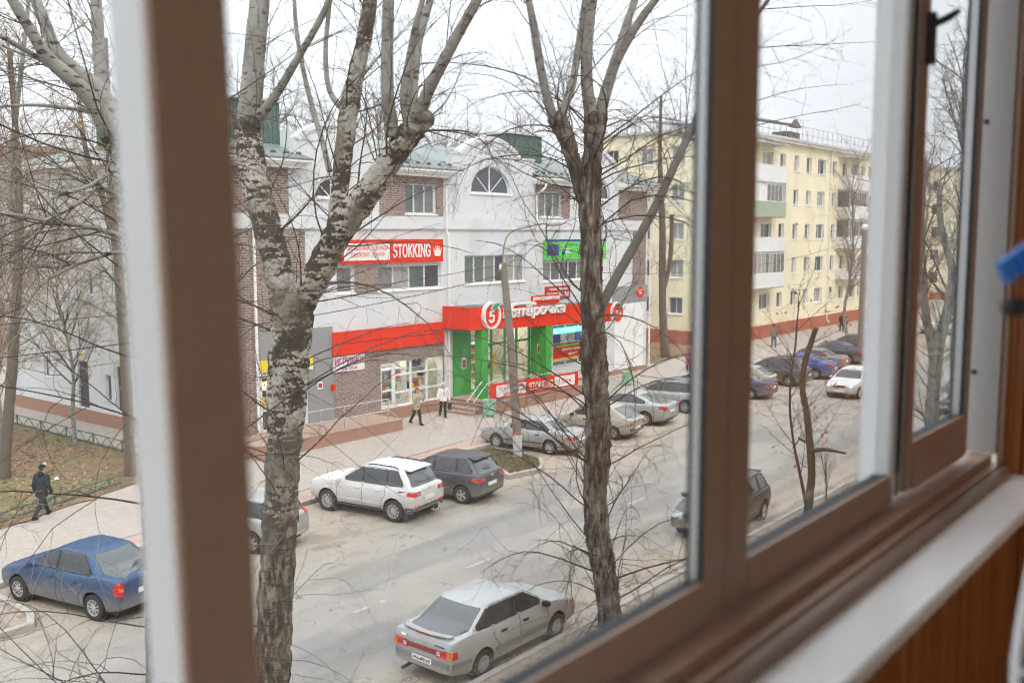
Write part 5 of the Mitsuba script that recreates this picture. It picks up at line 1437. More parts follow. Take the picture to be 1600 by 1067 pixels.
# the leftmost poplar, its trunk behind the window post
TC = thing('poplar_tree', 'grey leftmost poplar with thick limbs spreading to the upper left corner', 'tree')
stem('trunk', LIMB['C_trunk'], 'bark_pale', TC, 22, 0.1, 10, 8)
for nm in ('C_a', 'C_b', 'C_c'):
    stem('limb', LIMB[nm], 'bark_limb', TC, 16, 0.07, 8, 9)
for nm in ('C_d', 'C_e', 'C_f', 'C_g', 'C_h', 'C_i'):
    stem('branch', LIMB[nm], 'bark_limb', TC, 10, 0.05, 8, 9)
rg = np.random.default_rng(303)
crown(TC, *shoots([('C_trunk', 18, 0.12, 0.45, 1.6, 4.2, .006, .013, 0.9, 1.5, 0.1), ('C_trunk', 32, 0.38, 0.95, 1.2, 3.4, .006, .013, 0.9, 1.5, 0.1), ('C_f', 10, .2, 1, .6, 1.6, .004, .008, .5, 1.2, 0), ('C_g', 9, .2, 1, .6, 1.4, .004, .008, .5, 1.2, 0), ('C_h', 9, .2, 1, .6, 1.4, .004, .008, .5, 1.2, 0), ('C_i', 9, .2, 1, .6, 1.4, .004, .008, .5, 1.2, 0)], rg),
      ('twig_dark', 'twig_tan'), rg, sub=(6, 2.4), k=9, grav=(lambda t: 0.2 - 1.0 * t, -0.3, -0.2), wander=0.48)
crown(TC, *shoots([('C_a', 14, .2, 1, .6, 1.6, .004, .008, .4, 1.1, .1), ('C_b', 12, .2, 1, .6, 1.6, .004, .008, .4, 1.1, .1), ('C_c', 8, .2, 1, .6, 1.4, .004, .007, .4, 1.1, .1), ('C_d', 8, .2, 1, .5, 1.2, .003, .006, .4, 1.1, .1)], rg),
      ('twig_mid', 'twig_mid'), rg, sub=(4, 1.6), grav=(0, 0, 0), names=('upper_twigs', 'upper_fine_twigs'))
# trees on and around the lawn
TD = thing('lawn_tree', 'slender grey tree forked high up, beside the side wall on the lawn edge', 'tree')
stem('trunk', LIMB['D_trunk'], 'bark_brown', TD, 12, 0.06, 8, 3)
stem('branch', LIMB['D_b'], 'bark_brown', TD, 10, 0.05, 8, 3)
rg = np.random.default_rng(404)
crown(TD, *shoots([('D_trunk', 40, .3, 1, 1.2, 4.2, .012, .03, .5, 1.3, .2), ('D_b', 14, .1, 1, 1, 3, .010, .02, .4, 1.1, .2)], rg), ('twig_tan', 'twig_tan'), rg, sub=(8, 3), grav=(0.0, -0.1, -0.1), leaves=(420, 'dry_leaf_yellow', 0.07))
TE = thing('lawn_tree', 'dark thick-trunked tree at the left edge of the view on the leafy lawn', 'tree')
stem('trunk', LIMB['E_trunk'], 'bark_brown', TE, 14, 0.08, 8, 3)
stem('branch', LIMB['E_b'], 'bark_limb', TE, 10, 0.05, 8, 3)
crown(TE, *shoots([('E_trunk', 60, .25, 1, 1.4, 5.0, .014, .034, .5, 1.3, .2), ('E_b', 26, .1, 1, 1, 3.4, .010, .022, .4, 1.1, .2)], rg), ('twig_tan', 'twig_tan'), rg, sub=(8, 3), grav=(0.0, -0.1, -0.1), leaves=(700, 'dry_leaf_yellow', 0.08))


def wild_tree(name, label, x, y, h, seed, mats, n=60, r=0.16, spread=1.0, leaves=None, lean=(0, 0), group=None, bark='bark_limb', sub=(8, 3), thick=1.0):
    rg = np.random.default_rng(seed)
    t = thing(name, label, 'tree', group)
    pts = [(x + lean[0] * h * s + rg.normal(0, .012 * h), y + lean[1] * h * s + rg.normal(0, .012 * h), h * s, r * (1 - 0.9 * s) + .012) for s in np.linspace(0, 1, 7)]
    pts[0] = (x, y, -0.05, r * 1.25)
    stem('trunk', pts, bark, t, 10, 0.05, 6, seed)
    p, d = from_limb(pts, n, rg, .22, 1.0, (.5, 1.15), .35)
    l = h * spread * rg.uniform(.12, .36, n) * (1.25 - (p[:, 2] / h) * .7)
    crown(t, p, d, l, l * .0075 * thick + .006, mats, rg, sub=sub, k=6, grav=(0.12, 0.05, 0.0), wander=.3, leaves=leaves)
    return t


TT = ('twig_tan', 'twig_tan')
wild_tree('birch_tree', 'tall tan-twigged birch farthest left on the lawn', 13.5, 40.5, 19, 11, TT, 60, .17, leaves=(500, 'dry_leaf_yellow', .08), lean=(.05, -.01))
wild_tree('birch_tree', 'leaning pale birch with two leaning neighbours behind the dark lawn tree', 17.0, 42.5, 18, 12, TT, 60, .15, leaves=(500, 'dry_leaf_yellow', .08), lean=(.10, 0))
wild_tree('birch_tree', 'thin birch close to the side wall behind the slender grey tree', 19.4, 45.5, 16, 13, TT, 50, .12, leaves=(420, 'dry_leaf_yellow', .08), lean=(.03, .02))
wild_tree('birch_tree', 'bushy young birch between the lawn trees and the path, full of dry leaves', 16.6, 37.8, 11, 14, TT, 70, .10, 1.1, leaves=(700, 'dry_leaf', .07))
wild_tree('birch_tree', 'tall birch behind the left wing, its top above the salmon house', 17.5, 56, 21, 15, TT, 60, .2, leaves=(400, 'dry_leaf_yellow', .09))
wild_tree('birch_tree', 'small crooked birch under the leftmost poplar near the wall', 20.2, 39.4, 9.5, 16, ('twig_mid', 'twig_tan'), 50, .08, 1.1, leaves=(300, 'dry_leaf', .06), lean=(-.04, .02))
# trees between and behind the buildings
TG = thing('gap_tree', 'dark two-stemmed tree with one stem cut short, in front of the yellow gable', 'tree')
stem('trunk', LIMB['G_trunk'], 'bark_brown', TG, 12, .06, 8, 1)
stem('cut_stem', LIMB['G_b'], 'bark_brown', TG, 10, .06, 8, 1)
rg = np.random.default_rng(606)
crown(TG, *shoots([('G_trunk', 36, .3, 1, 1.0, 3.6, .012, .028, .5, 1.2, .25)], rg), ('twig_mid', 'twig_mid'), rg, sub=(7, 2), grav=(.05, 0, 0))
rr = random.Random(77)
NT = 0
for i in range(26):                           # the brown tree line whose tops show over the roofs
    x = 34 + i * 2.7 + rr.uniform(-1.2, 1.2)
    y = 61 + rr.uniform(-5, 7)
    wild_tree('far_tree', 'bare brown tree in the row whose tops show above the shop roof', x, y, rr.uniform(16.5, 19.5), 700 + i, ('twig_far', 'twig_far'), 46, .2, 1.25, group='bare trees behind the shop', bark='bark_brown', sub=(6, 2), thick=1.7)
for i, (x, y, h) in enumerate(((74, 10.2, 16), (88, 12.8, 17), (99, 9.5, 16), (112, 13.5, 18), (126, 9, 17), (140, 25.5, 17), (128, 27, 18), (60, 8.3, 15), (105, 30.4, 17), (118, 29, 17))):
    wild_tree('street_tree', 'bare tan street tree in the far row beyond the last narrow pane', x, y, h, 800 + i, ('twig_far', 'twig_far'), 56, .17, 1.1, group='bare street trees far down the road', bark='bark_limb', sub=(7, 2.5), thick=1.4)
wild_tree('street_tree', 'slim bare tree in front of the yellow house near the far concrete pole', 80, 29, 15, 871, ('twig_far', 'twig_far'), 54, .13, 1.0, bark='bark_limb', thick=1.2)
# the lopped young tree and its neighbours near the kerb
TH = thing('lopped_tree', 'lopped mossy trunk with a cut top and one stubby side branch by the near kerb', 'tree')
P('bark_moss', (0.095, 0.082, 0.058), 0.9, 0.1)
stem('trunk', LIMB['H_trunk'], 'bark_moss', TH, 14, .10, 10, 2)
stem('stub', LIMB['H_b'], 'bark_moss', TH, 10, .08, 8, 2)
stem('stub', LIMB['H_c'], 'bark_moss', TH, 10, .08, 8, 2)
rg = np.random.default_rng(909)
crown(TH, *shoots([('H_trunk', 16, .25, .95, .7, 2.4, .007, .014, .5, 1.2, .2)], rg), ('twig_dark', 'twig_dark'), rg, sub=(4, 1.5), grav=(0.1, -.05, -.05), leaves=(40, 'dry_leaf', .075))
TI = thing('sapling', 'thin dark sapling with a few rusty leaves left of the lopped trunk', 'tree')
stem('trunk', LIMB['I_trunk'], 'twig_dark', TI, 8, .04, 8, 2)
crown(TI, *shoots([('I_trunk', 26, .15, 1, .6, 2.6, .006, .013, .5, 1.3, .15)], rg), ('twig_dark', 'twig_dark'), rg, sub=(5, 1.6), grav=(0.05, -.1, -.05), leaves=(90, 'dry_leaf', .08))


def broom(name, label, x, y, h, n, seed, mat='twig_mid'):
    rg = np.random.default_rng(seed)
    t = thing(name, label, 'shrub')
    pts = [(x, y, -0.03, .03), (x + .02, y, h * .25, .024), (x, y + .03, h * .5, .02)]
    stem('stem', pts, 'bark_brown', t, 8, .05, 6, 1)
    p, d = from_limb(pts, n, rg, .35, 1, (.1, .5), .6)
    crown(t, p, d, rg.uniform(.25, .6, n) * h, np.full(n, .008), (mat, mat), rg, sub=(3, 1), grav=(.2, .2, .1), wander=.2)


broom('young_shrub', 'upright broom-like shrub right of the lopped trunk', 30.3, 11.5, 2.6, 16, 41)
broom('young_shrub', 'low straw-coloured shrub at the right edge of the second pane', 34.5, 11.2, 1.6, 22, 42, 'twig_tan')
TJ = thing('poplar_tree', 'brown forked poplar seen through the last narrow pane', 'tree')
stem('trunk', LIMB['J_trunk'], 'bark_limb', TJ, 16, .1, 10, 2)
for nm in ('J_l', 'J_r', 'J_r2'):
    stem('limb', LIMB[nm], 'bark_limb', TJ, 12, .07, 8, 2)
rg = np.random.default_rng(1001)
crown(TJ, *shoots([('J_trunk', 26, .3, 1, 1.2, 3.6, .011, .024, .8, 1.4, .2), ('J_l', 22, .1, 1, 1.2, 4, .010, .022, .5, 1.2, .25), ('J_r', 22, .1, 1, 1.2, 4, .01, .022, .5, 1.2, .25), ('J_r2', 16, .1, 1, 1, 3.4, .01, .02, .5, 1.2, .25)], rg), ('twig_mid', 'twig_tan'), rg, sub=(7, 2.4), grav=(.05, 0, 0))
wild_tree('street_tree', 'tall thin grey tree rising straight at the right side of the last narrow pane', LIMB['K_trunk'][0][0], LIMB['K_trunk'][0][1], 20, 55, ('twig_mid', 'twig_tan'), 60, .13, .9, thick=1.3)
# ---------------------------------------------------------------- cars: a lofted shell, arches cut out, glass and trim laid onto its surface
def loft(rings, cap=True):
    r = np.asarray(rings, float)
    n, m, _ = r.shape
    i, j = np.meshgrid(np.arange(n - 1), np.arange(m), indexing='ij')
    q = np.stack([i * m + j, i * m + (j + 1) % m, (i + 1) * m + (j + 1) % m, (i + 1) * m + j], -1).reshape(-1, 4)
    f = [q[:, [0, 1, 2]], q[:, [0, 2, 3]]]
    v = r.reshape(-1, 3)
    if cap:
        k = len(v)
        v = np.vstack([v, r[0].mean(0), r[-1].mean(0)])
        jj = np.arange(m)
        f += [np.stack([jj * 0 + k, (jj + 1) % m, jj], 1), np.stack([jj * 0 + k + 1, (n - 1) * m + jj, (n - 1) * m + (jj + 1) % m], 1)]
    t = trimesh.Trimesh(v, np.vstack(f), process=False)
    if t.volume < 0:
        t.invert()
    return t


def to_m(t):
    return m3.Manifold(m3.Mesh(np.asarray(t.vertices, np.float32), np.asarray(t.faces, np.uint32)))


def from_m(m):
    k = m.to_mesh()
    return trimesh.Trimesh(np.array(k.vert_properties[:, :3], float), np.array(k.tri_verts), process=False)


def project(tri, pts, axis, sign):
    """Where lines along an axis first meet the shell, coming from the sign side; pts are the two other coordinates."""
    o = [k for k in range(3) if k != axis]
    a, b, c = (tri[:, k][:, o] for k in range(3))
    h = tri[:, :, axis]
    out = np.full(len(pts), np.nan)
    d = (b[:, 0] - a[:, 0]) * (c[:, 1] - a[:, 1]) - (b[:, 1] - a[:, 1]) * (c[:, 0] - a[:, 0])
    ok = np.abs(d) > 1e-12
    a, b, c, h, d = a[ok], b[ok], c[ok], h[ok], d[ok]
    for i, p in enumerate(pts):
        w1 = ((p[0] - a[:, 0]) * (c[:, 1] - a[:, 1]) - (p[1] - a[:, 1]) * (c[:, 0] - a[:, 0])) / d
        w2 = ((b[:, 0] - a[:, 0]) * (p[1] - a[:, 1]) - (b[:, 1] - a[:, 1]) * (p[0] - a[:, 0])) / d
        k = (w1 > -1e-6) & (w2 > -1e-6) & (w1 + w2 < 1 + 1e-6)
        if k.any():
            z = h[k, 0] + w1[k] * (h[k, 1] - h[k, 0]) + w2[k] * (h[k, 2] - h[k, 0])
            out[i] = z.max() if sign > 0 else z.min()
    return out


def grid_fill(g, s):
    """A polygon cut into grid cells, so that a patch can bend with the shell."""
    x0, y0, x1, y1 = g.bounds
    V, F, at = [], [], {}

    def vid(p):
        k = (round(p[0], 5), round(p[1], 5))
        if k not in at:
            at[k] = len(V)
            V.append(k)
        return at[k]
    nx, ny = max(1, int(math.ceil((x1 - x0) / s))), max(1, int(math.ceil((y1 - y0) / s)))
    for i in range(nx):
        for j in range(ny):
            c = sg.box(x0 + (x1 - x0) * i / nx, y0 + (y1 - y0) * j / ny, x0 + (x1 - x0) * (i + 1) / nx, y0 + (y1 - y0) * (j + 1) / ny).intersection(g)
            for q in getattr(c, 'geoms', [c]):
                if q.geom_type != 'Polygon' or q.area < 1e-8:
                    continue
                r = [vid(p) for p in list(sg.polygon.orient(q).exterior.coords)[:-1]]
                if len(r) < 3:
                    continue
                if q.convex_hull.area - q.area < 1e-9:
                    F += [[r[0], r[m], r[m + 1]] for m in range(1, len(r) - 1)]
                else:
                    tv, tf = trimesh.creation.triangulate_polygon(q, engine='earcut')
                    F += [[vid(tv[m]) for m in t] for t in tf]
    return np.array(V), np.array(F)


def skin(tri, poly, axis, sign, off, step=0.14, thick=0.02):
    """A patch with the outline poly that follows the shell, off metres proud of it, with turned-in edges."""
    B = MB()
    for g in getattr(poly, 'geoms', [poly]):
        if g.area < 1e-6:
            continue
        v, f = grid_fill(g, min(step, .075))
        h = project(tri, v, axis, sign)
        if np.isnan(h).all():
            continue
        bad = np.isnan(h)
        if bad.any():
            for i in np.where(bad)[0]:
                h[i] = h[~bad][np.argmin(((v[~bad] - v[i]) ** 2).sum(1))]
        o = [k for k in range(3) if k != axis]
        p = np.zeros((len(v), 3))
        p[:, o] = v
        p[:, axis] = h + sign * off
        e = np.sort(np.vstack([f[:, [0, 1]], f[:, [1, 2]], f[:, [2, 0]]]), 1)
        u, c = np.unique(e, axis=0, return_counts=True)
        u = u[c == 1]
        lo = p.copy()
        lo[:, axis] -= sign * thick
        n = len(p)
        B.add(np.vstack([p, lo]), np.vstack([f, np.stack([u[:, 0], u[:, 1], u[:, 1] + n], 1), np.stack([u[:, 0], u[:, 1] + n, u[:, 0] + n], 1)]))
    return B


CAR_PROTO = {}
ICO2 = trimesh.creation.icosphere(2, 1.0)


def make_car(kind):
    """Part list [(parent part, name, ply dict, default material)] in car axes: x forward, y left, z up, the ground at 0, the middle of the wheelbase at x = 0."""
    if kind in CAR_PROTO:
        return CAR_PROTO[kind]
    k = KINDS_OF_CAR[kind]
    W, H, wb, fo, ro, rw = k['W'] / 2, k['H'], k['wb'], k['fo'], k['ro'], k['rw']
    xn, xt = wb / 2 + fo, -wb / 2 - ro        # nose, tail
    top = np.array(k['top'])                  # (x, z) of the lower body's top line from tail to nose
    top_z = lambda x: np.interp(x, top[:, 0], top[:, 1])
    gc = k.get('gc', 0.19)
    sq = k.get('square', 0.5)
    rings = []
    xs = list(np.linspace(xt + 0.10, xn - 0.12, 34))
    ends = [(xt, 0.070), (xt + 0.012, 0.036), (xt + 0.045, 0.010)]
    ends2 = [(xn - 0.050, 0.010), (xn - 0.014, 0.040), (xn, 0.085)]
    for x, ins in ends + [(q, 0) for q in xs] + ends2:
        u = 1 if x > 0 else -1
        far = abs(x - 0) / (xn if u > 0 else -xt)
        w = W * (1 - (k.get('ntaper', 0.10) if u > 0 else k.get('ttaper', 0.065)) * max(0, (far - 0.55) / 0.45) ** 2.2) - ins
        zt = float(top_z(x)) - ins * 0.6
        zb = gc + 0.12 * max(0, (far - 0.72) / 0.28) ** 1.5 + ins * 0.5
        zb = min(zb, zt - 0.2)
        hz = zt - zb
        cr = k.get('crown', 0.035)
        half = [(0, zb), (0.70 * w, zb), (0.90 * w, zb + 0.02), (0.955 * w, zb + 0.10 * hz), (0.985 * w, zb + 0.28 * hz), (1.0 * w, zb + 0.50 * hz), (0.995 * w, zb + 0.68 * hz), (0.978 * w, zb + 0.84 * hz),
                (0.950 * w, zt - 0.035), (0.915 * w, zt - 0.008), (0.80 * w, zt + cr * 0.30), (0.45 * w, zt + cr * 0.8), (0, zt + cr)]
        ring = [(x, y, z) for y, z in half] + [(x, -y, z) for y, z in half[-2:0:-1]]
        rings.append(ring)
    low = loft(rings)
    # greenhouse: plan outlines stacked from the belt to the roof
    g = k['glass']                            # rear base x, rear top x, front top x, front base x, belt z
    rb, rt, ft, fb, bz = g
    yb, yt = W * 0.925, W * k.get('roofw', 0.70)
    zr, ze = H, H - k.get('arch', 0.075)
    bow = k.get('bow', 0.10)

    def outline(xr, xf, y, bf, br):
        f = np.linspace(-1, 1, 11)
        e = 3.2
        pts = [(xf - bf * abs(a) ** 2 - 0.05 * abs(a) ** 8, a * y * 0.985, 0) for a in f]
        s = np.linspace(0, 1, 12)[1:-1]
        xa, xb = xf - bf - 0.05, xr + br + 0.05
        pts += [(xa + (xb - xa) * t, y * (1 - k.get('taper', 0.06) * t ** 2 * (1 if xb < xa else 0)), 0) for t in s]
        yr = y * (1 - k.get('taper', 0.06))
        pts += [(xr + br * abs(a) ** 2 + 0.05 * abs(a) ** 8, a * yr * 0.985, 0) for a in f[::-1]]
        pts += [(xb + (xa - xb) * t, -y * (1 - k.get('taper', 0.06) * (1 - t) ** 2), 0) for t in s]
        return np.array(pts)

    lev = []
    z0 = bz - 0.14
    for t in (-0.16, 0.0, 0.25, 0.5, 0.75, 0.93):
        z = bz + (ze - bz) * t
        y = yb + (yt - yb) * (t * 0.75 + 0.25 * t * t)
        bulge = 0.035 * math.sin(math.pi * min(max(t, 0), 1))
        o = outline(rb + (rt - rb) * t - bulge * k.get('rbulge', 1), fb + (ft - fb) * t + bulge, y, bow, bow * 0.6)
        o[:, 2] = z
        lev.append(o)
    last = outline(rt, ft, yt, bow, bow * 0.6)
    c = last.mean(0)
    for s in (1.0, 0.95, 0.86, 0.70, 0.48, 0.22):
        o = c + (last - c) * [s if s < 1 else 0.995, s * (0.99 if s == 1 else 1), 1]
        o[:, 2] = ze + (zr - ze) * (1 - s ** 2.4) - (0.012 if s == 1 else 0)
        lev.append(o)
    green = loft(lev)
    body = to_m(low) + to_m(green)
    wheels = [(wb / 2, 1), (wb / 2, -1), (-wb / 2, 1), (-wb / 2, -1)]
    ra = rw + k.get('gap', 0.05)
    for x, s in wheels:
        cyl = trimesh.creation.cylinder(ra, 0.30, sections=36)
        v = np.array(cyl.vertices)[:, [0, 2, 1]] * [1, 1, 1]
        t = trimesh.Trimesh(v + [x, s * (W - 0.10), rw + 0.01], cyl.faces, process=False)
        if t.volume < 0:
            t.invert()
        body = body - to_m(t)
    shell = from_m(body)
    tri = shell.vertices[shell.faces]
    out = []

    def part(name, mesh, mat, parent=None, smooth=False):
        if isinstance(mesh, MB):
            if not mesh.n:
                return None
            mesh = mesh.mesh()
        d = mikit.ply(mesh, None, smooth=smooth)
        out.append((parent, name, d, mat))
        return len(out) - 1

    part('body', shell, 'PAINT', None, 32)
    # glass
    def zline(xa, xb_, z):                    # x on a pillar line at height z
        t = (z - bz) / (ze - bz)
        return xa + (xb_ - xa) * t
    zl, zh = bz + 0.035, ze - 0.035
    bp = k['bpillar']
    side = []
    fr_ = lambda z: zline(fb, ft, z) - bow - k.get('apillar', 0.10)
    rr_ = lambda z: zline(rb, rt, z) + bow * 0.6 + k.get('cpillar', 0.16)
    side.append([(bp + .035, zl), (fr_(zl), zl - 0.0), (fr_(zh), zh), (bp + .035, zh)])
    if 'dpillar' in k:
        dp = k['dpillar']
        side.append([(dp + .03, zl), (bp - .035, zl), (bp - .035, zh), (dp + .03, zh)])
        side.append([(rr_(zl), zl + .02), (dp - .03, zl), (dp - .03, zh), (rr_(zh), zh - .01)])
    else:
        side.append([(rr_(zl), zl), (bp - .035, zl), (bp - .035, zh), (rr_(zh), zh)])
    polys = [sg.Polygon(p) for p in side]
    polys = [p.buffer(-0.04).buffer(0.04) for p in polys if p.is_valid and p.area > 0.01]
    # frame around the side glass
    surround = so.unary_union([p.buffer(0.022) for p in polys])
    surround = surround.buffer(0.04).buffer(-0.04)
    ws = sg.Polygon([(-yb * .88, bz + .05), (yb * .88, bz + .05), (yt * .90, ze - .01), (-yt * .90, ze - .01)]).buffer(-.04).buffer(.04)
    rq = k.get('rww', 1.0)
    rws = sg.Polygon([(-yb * .80 * rq, bz + k.get('rwlow', .05)), (yb * .80 * rq, bz + k.get('rwlow', .05)), (yt * .84 * rq, ze - .03), (-yt * .84 * rq, ze - .03)]).buffer(-.05).buffer(.05)
    pil = k.get('trim', 'black_plastic')
    for s in (1, -1):
        part('window_trim', skin(tri, surround, 1, s, 0.004), pil, None, True)
        for p in polys:
            part('side_window', skin(tri, p, 1, s, 0.008), 'car_glass', None, True)
    part('windscreen', skin(tri, ws, 0, 1, 0.010, 0.12, 0.03), 'car_glass_pale' if k.get('pale') else 'car_glass', None, True)
    part('rear_window', skin(tri, rws, 0, -1, 0.010, 0.12, 0.03), 'car_glass_rear', None, True)
    # shut lines
    L = MB()
    zs = gc + 0.12
    for s in (1, -1):
        for x0, x1 in ((bp, bp), (k['door_f'], k['door_f'] - .06), (k['door_r'], k['door_r'] + .04)):
            ln = sg.LineString([(x0, zs), (x0, (zs + bz) / 2), (x1, bz)])
            if x0 == k['door_r']:
                ln = sg.LineString([(x0 + .22, zs), (x0 + .14, zs + .28), (x0 + .02, zs + .42), (x1, bz)])
            B = skin(tri, ln.buffer(.007), 1, s, 0.002, 0.12)
            if B.n:
                L.add(np.vstack(B.v), np.vstack(B.f))
    if L.n:
        part('door_seams', L, 'black_plastic')
    for s in (1, -1):
        B = MB()
        for x in (bp + .10, k['door_r'] + .14 + k.get('hx', .1)):
            b = skin(tri, rect(x, x + .17, bz - .17, bz - .135), 1, s, .028, .1, .03)
            if b.n:
                B.add(np.vstack(b.v), np.vstack(b.f))
        part('door_handles', B, k.get('handle', 'black_plastic'))
        m = k.get('moulding')
        if m:
            part('side_moulding', skin(tri, rect(-wb / 2 + ra + .03, wb / 2 - ra - .03, m[0], m[1]), 1, s, .014, .2), m[2], None, True)
        part('sill', skin(tri, rect(-wb / 2 + ra + .02, wb / 2 - ra - .02, gc + .015, gc + .105), 1, s, .008, .2), k.get('sillm', 'PAINT'), None, True)
        # mirror
        mx, mz = k['mirror']
        y = s * (W * .985)
        M_ = trimesh.creation.icosphere(2, 1.0)
        v = np.sign(M_.vertices) * np.abs(M_.vertices) ** 0.7 * [.075, .095, .065]
        v[:, 0] = np.maximum(v[:, 0], -.04)
        B = MB().add(v + [mx, y + s * .07, mz], M_.faces).bar((mx + .02, y - s * .08, mz - .06), (mx + .01, y + s * .03, mz - .02), .05, .04)
        part('mirror', B, k.get('mirrorm', 'PAINT'), None, True)
    # faces: lamps, plates, grille, bumpers
    for nm, ax, sgn, poly, off, mat in k['decals']:
        part(nm, skin(tri, poly, ax, sgn, off, .10, .03), mat, None, True)
    # the registration plates sit a little proud of the bumper
    for sgn, z, nm in ((1, k['plate_f'], 'number_plate'), (-1, k['plate_r'], 'number_plate')):
        b = skin(tri, rect(-.26, .26, z, z + .112), 0, sgn, .016, .3, .02)
        v = np.vstack(b.v)
        x = (v[:, 0].max() if sgn > 0 else v[:, 0].min())
        i = part(nm, MB().box(x - .006, x + .006, -.26, .26, z, z + .112), 'plate_white')
        if k.get('plate_text') and sgn < 0:
            m = text_poly(k['plate_text'], .44, .07)
            part('lettering', MB().tm(m, MAT([[0, -1, 0], [0, 0, 1], [-.003, 0, 0]], [x - .007, .22, z + .02])), 'ink', i)
    sx = project(tri, np.array([[0.0, k['badge_r']]]), 0, -1)[0]
    part('badge', MB().prism(sa.scale(sg.Point(0, 0).buffer(.05), 1.2, .8), .012, MAT([[0, -1, 0], [0, 0, 1], [-1, 0, 0]], [sx - .0, 0, k['badge_r']])), 'chrome')
    part('underbody', MB().box(xt + .25, xn - .25, -W * .80, W * .80, gc - .03, gc + .12), 'black_plastic')
    for x, s in wheels:
        y = s * (W - .105)
        pr = [(rw * .63, -.095), (rw * .90, -.10), (rw * .97, -.085), (rw, -.06), (rw, .06), (rw * .97, .085), (rw * .90, .10), (rw * .63, .095)]
        M_ = MAT([[1, 0, 0], [0, 0, 1], [0, -1 * -s * -s, 0]], [x, y, rw])
        M_ = MAT([[1, 0, 0], [0, 0, s], [0, s, 0]], [x, y, rw])
        w = part('wheel', MB().lathe(pr, M_, 28), 'tyre', None, 40)
        rr2 = rw * .64
        B = MB()
        st_ = k.get('rim', 'spoke')
        if st_ == 'cap':
            B.lathe([(rr2, .05), (rr2 * .98, .085), (rr2 * .75, .10), (rr2 * .3, .105), (0, .107)], M_, 24)
            for j in range(8):
                a = j * math.pi / 4 + .2
                B.lathe([(0, .108), (.016, .108), (.016, .095)], M_ @ MAT(np.eye(3), [math.cos(a) * rr2 * .72, math.sin(a) * rr2 * .72, 0]), 6)
            part('hubcap', B, 'hubcap', w, 30)
        else:
            B.lathe([(rr2, .06), (rr2, .095), (rr2 * .90, .09), (rr2 * .88, .03)], M_, 28)
            n = k.get('spokes', 5)
            for j in range(n):
                a = j * 2 * math.pi / n
                ca, sa_ = math.cos(a), math.sin(a)
                hw = rr2 * (.17 if n < 8 else .09)
                q = [(rr2 * .12, -hw * 1.0), (rr2 * .92, -hw * .75), (rr2 * .92, hw * .75), (rr2 * .12, hw * 1.0)]
                q = [(ca * u - sa_ * v_, sa_ * u + ca * v_) for u, v_ in q]
                p3 = [(*c_, .055) for c_ in q] + [(*c_, .085) for c_ in q]
                v3 = np.array(p3) @ M_[:3, :3].T + M_[:3, 3]
                B.add(v3, BOXF)
            B.lathe([(rr2 * .22, .05), (rr2 * .22, .09), (rr2 * .15, .095), (0, .095)], M_, 16)
            part('rim', B, 'rim_silver', w, 30)
            part('brake_disc', MB().lathe([(rr2 * .9, .02), (rr2 * .9, .03), (0, .032)], M_, 20), 'dark_grey', w, 30)
        A = MB().lathe([(ra - .004, -.10), (ra - .004, .085), (ra - .02, .085), (ra - .02, -.10), (0, -.10)], MAT([[1, 0, 0], [0, 0, s], [0, s, 0]], [x, s * (W - .14), rw + .01]), 30)
        part('wheel_arch', A, 'black_plastic')
    for f in k.get('extra', ()):
        f(part, tri, k)
    CAR_PROTO[kind] = out
    return out


def PW(*pts, r=0.0):
    p = sg.Polygon(pts)
    return p.buffer(-r).buffer(r) if r else p


def both(nm, ax, sgn, pts, off, mat, r=.015):
    """The same patch on the left and on the right half of a face."""
    p = sg.Polygon(pts)
    q = sg.Polygon([(-a, b) for a, b in pts])
    return [(nm, ax, sgn, p, off, mat), (nm, ax, sgn, q, off, mat)]


def sides(nm, pts, off, mat):
    return [(nm, 1, 1, sg.Polygon(pts), off, mat), (nm, 1, -1, sg.Polygon(pts), off, mat)]


def roof_rails(part, tri, k):
    for s in (1, -1):
        y = s * k['W'] / 2 * .66
        xs = np.linspace(k['glass'][1] + .25, k['glass'][2] - .30, 8)
        z = project(tri, np.c_[xs, np.full(8, y)], 2, 1)
        z = z + .045
        z[0] -= .05
        z[-1] -= .05
        part('roof_rail', MB().tube(np.c_[xs, np.full(8, y), z], .018, 6), 'black_plastic', None, True)


def exhaust(part, tri, k):
    x = -k['wb'] / 2 - k['ro']
    part('exhaust', MB().tube([(x + .5, .50, .20), (x + .1, .50, .20), (x - .05, .50, .195)], [.03, .035, .038], 12), 'dark_grey', None, True)


def boot_spoiler(part, tri, k):
    x0 = -k['wb'] / 2 - k['ro']
    ys = np.linspace(-.62, .62, 9)
    z = k['top'][1][1] + .075
    B = MB()
    for a, b in zip(ys[:-1], ys[1:]):
        f = lambda y: (x0 + .03 + .10 * (y / .62) ** 2)
        B.hexa([[f(a), a, z - .03], [f(b), b, z - .03], [f(b) + .15, b, z - .035], [f(a) + .15, a, z - .035], [f(a) - .01, a, z], [f(b) - .01, b, z], [f(b) + .14, b, z - .012], [f(a) + .14, a, z - .012]])
    for y in (-.55, .55):
        B.box(x0 + .13, x0 + .22, y - .03, y + .03, z - .12, z - .03)
    part('spoiler', B, 'PAINT', None, 30)
    part('spoiler_lamp', MB().box(x0 + .012, x0 + .03, -.16, .16, z - .028, z - .006), 'lamp_red')


def roof_spoiler(part, tri, k):
    r = k['glass'][1]
    H = k['H']
    w = k['W'] / 2 * .62
    part('spoiler', MB().hexa([[r - .16, -w, H - .13], [r - .16, w, H - .13], [r + .14, w * 1.0, H - .09], [r + .14, -w * 1.0, H - .09], [r - .17, -w, H - .10], [r - .17, w, H - .10], [r + .14, w, H - .045], [r + .14, -w, H - .045]]), 'PAINT', None, 30)


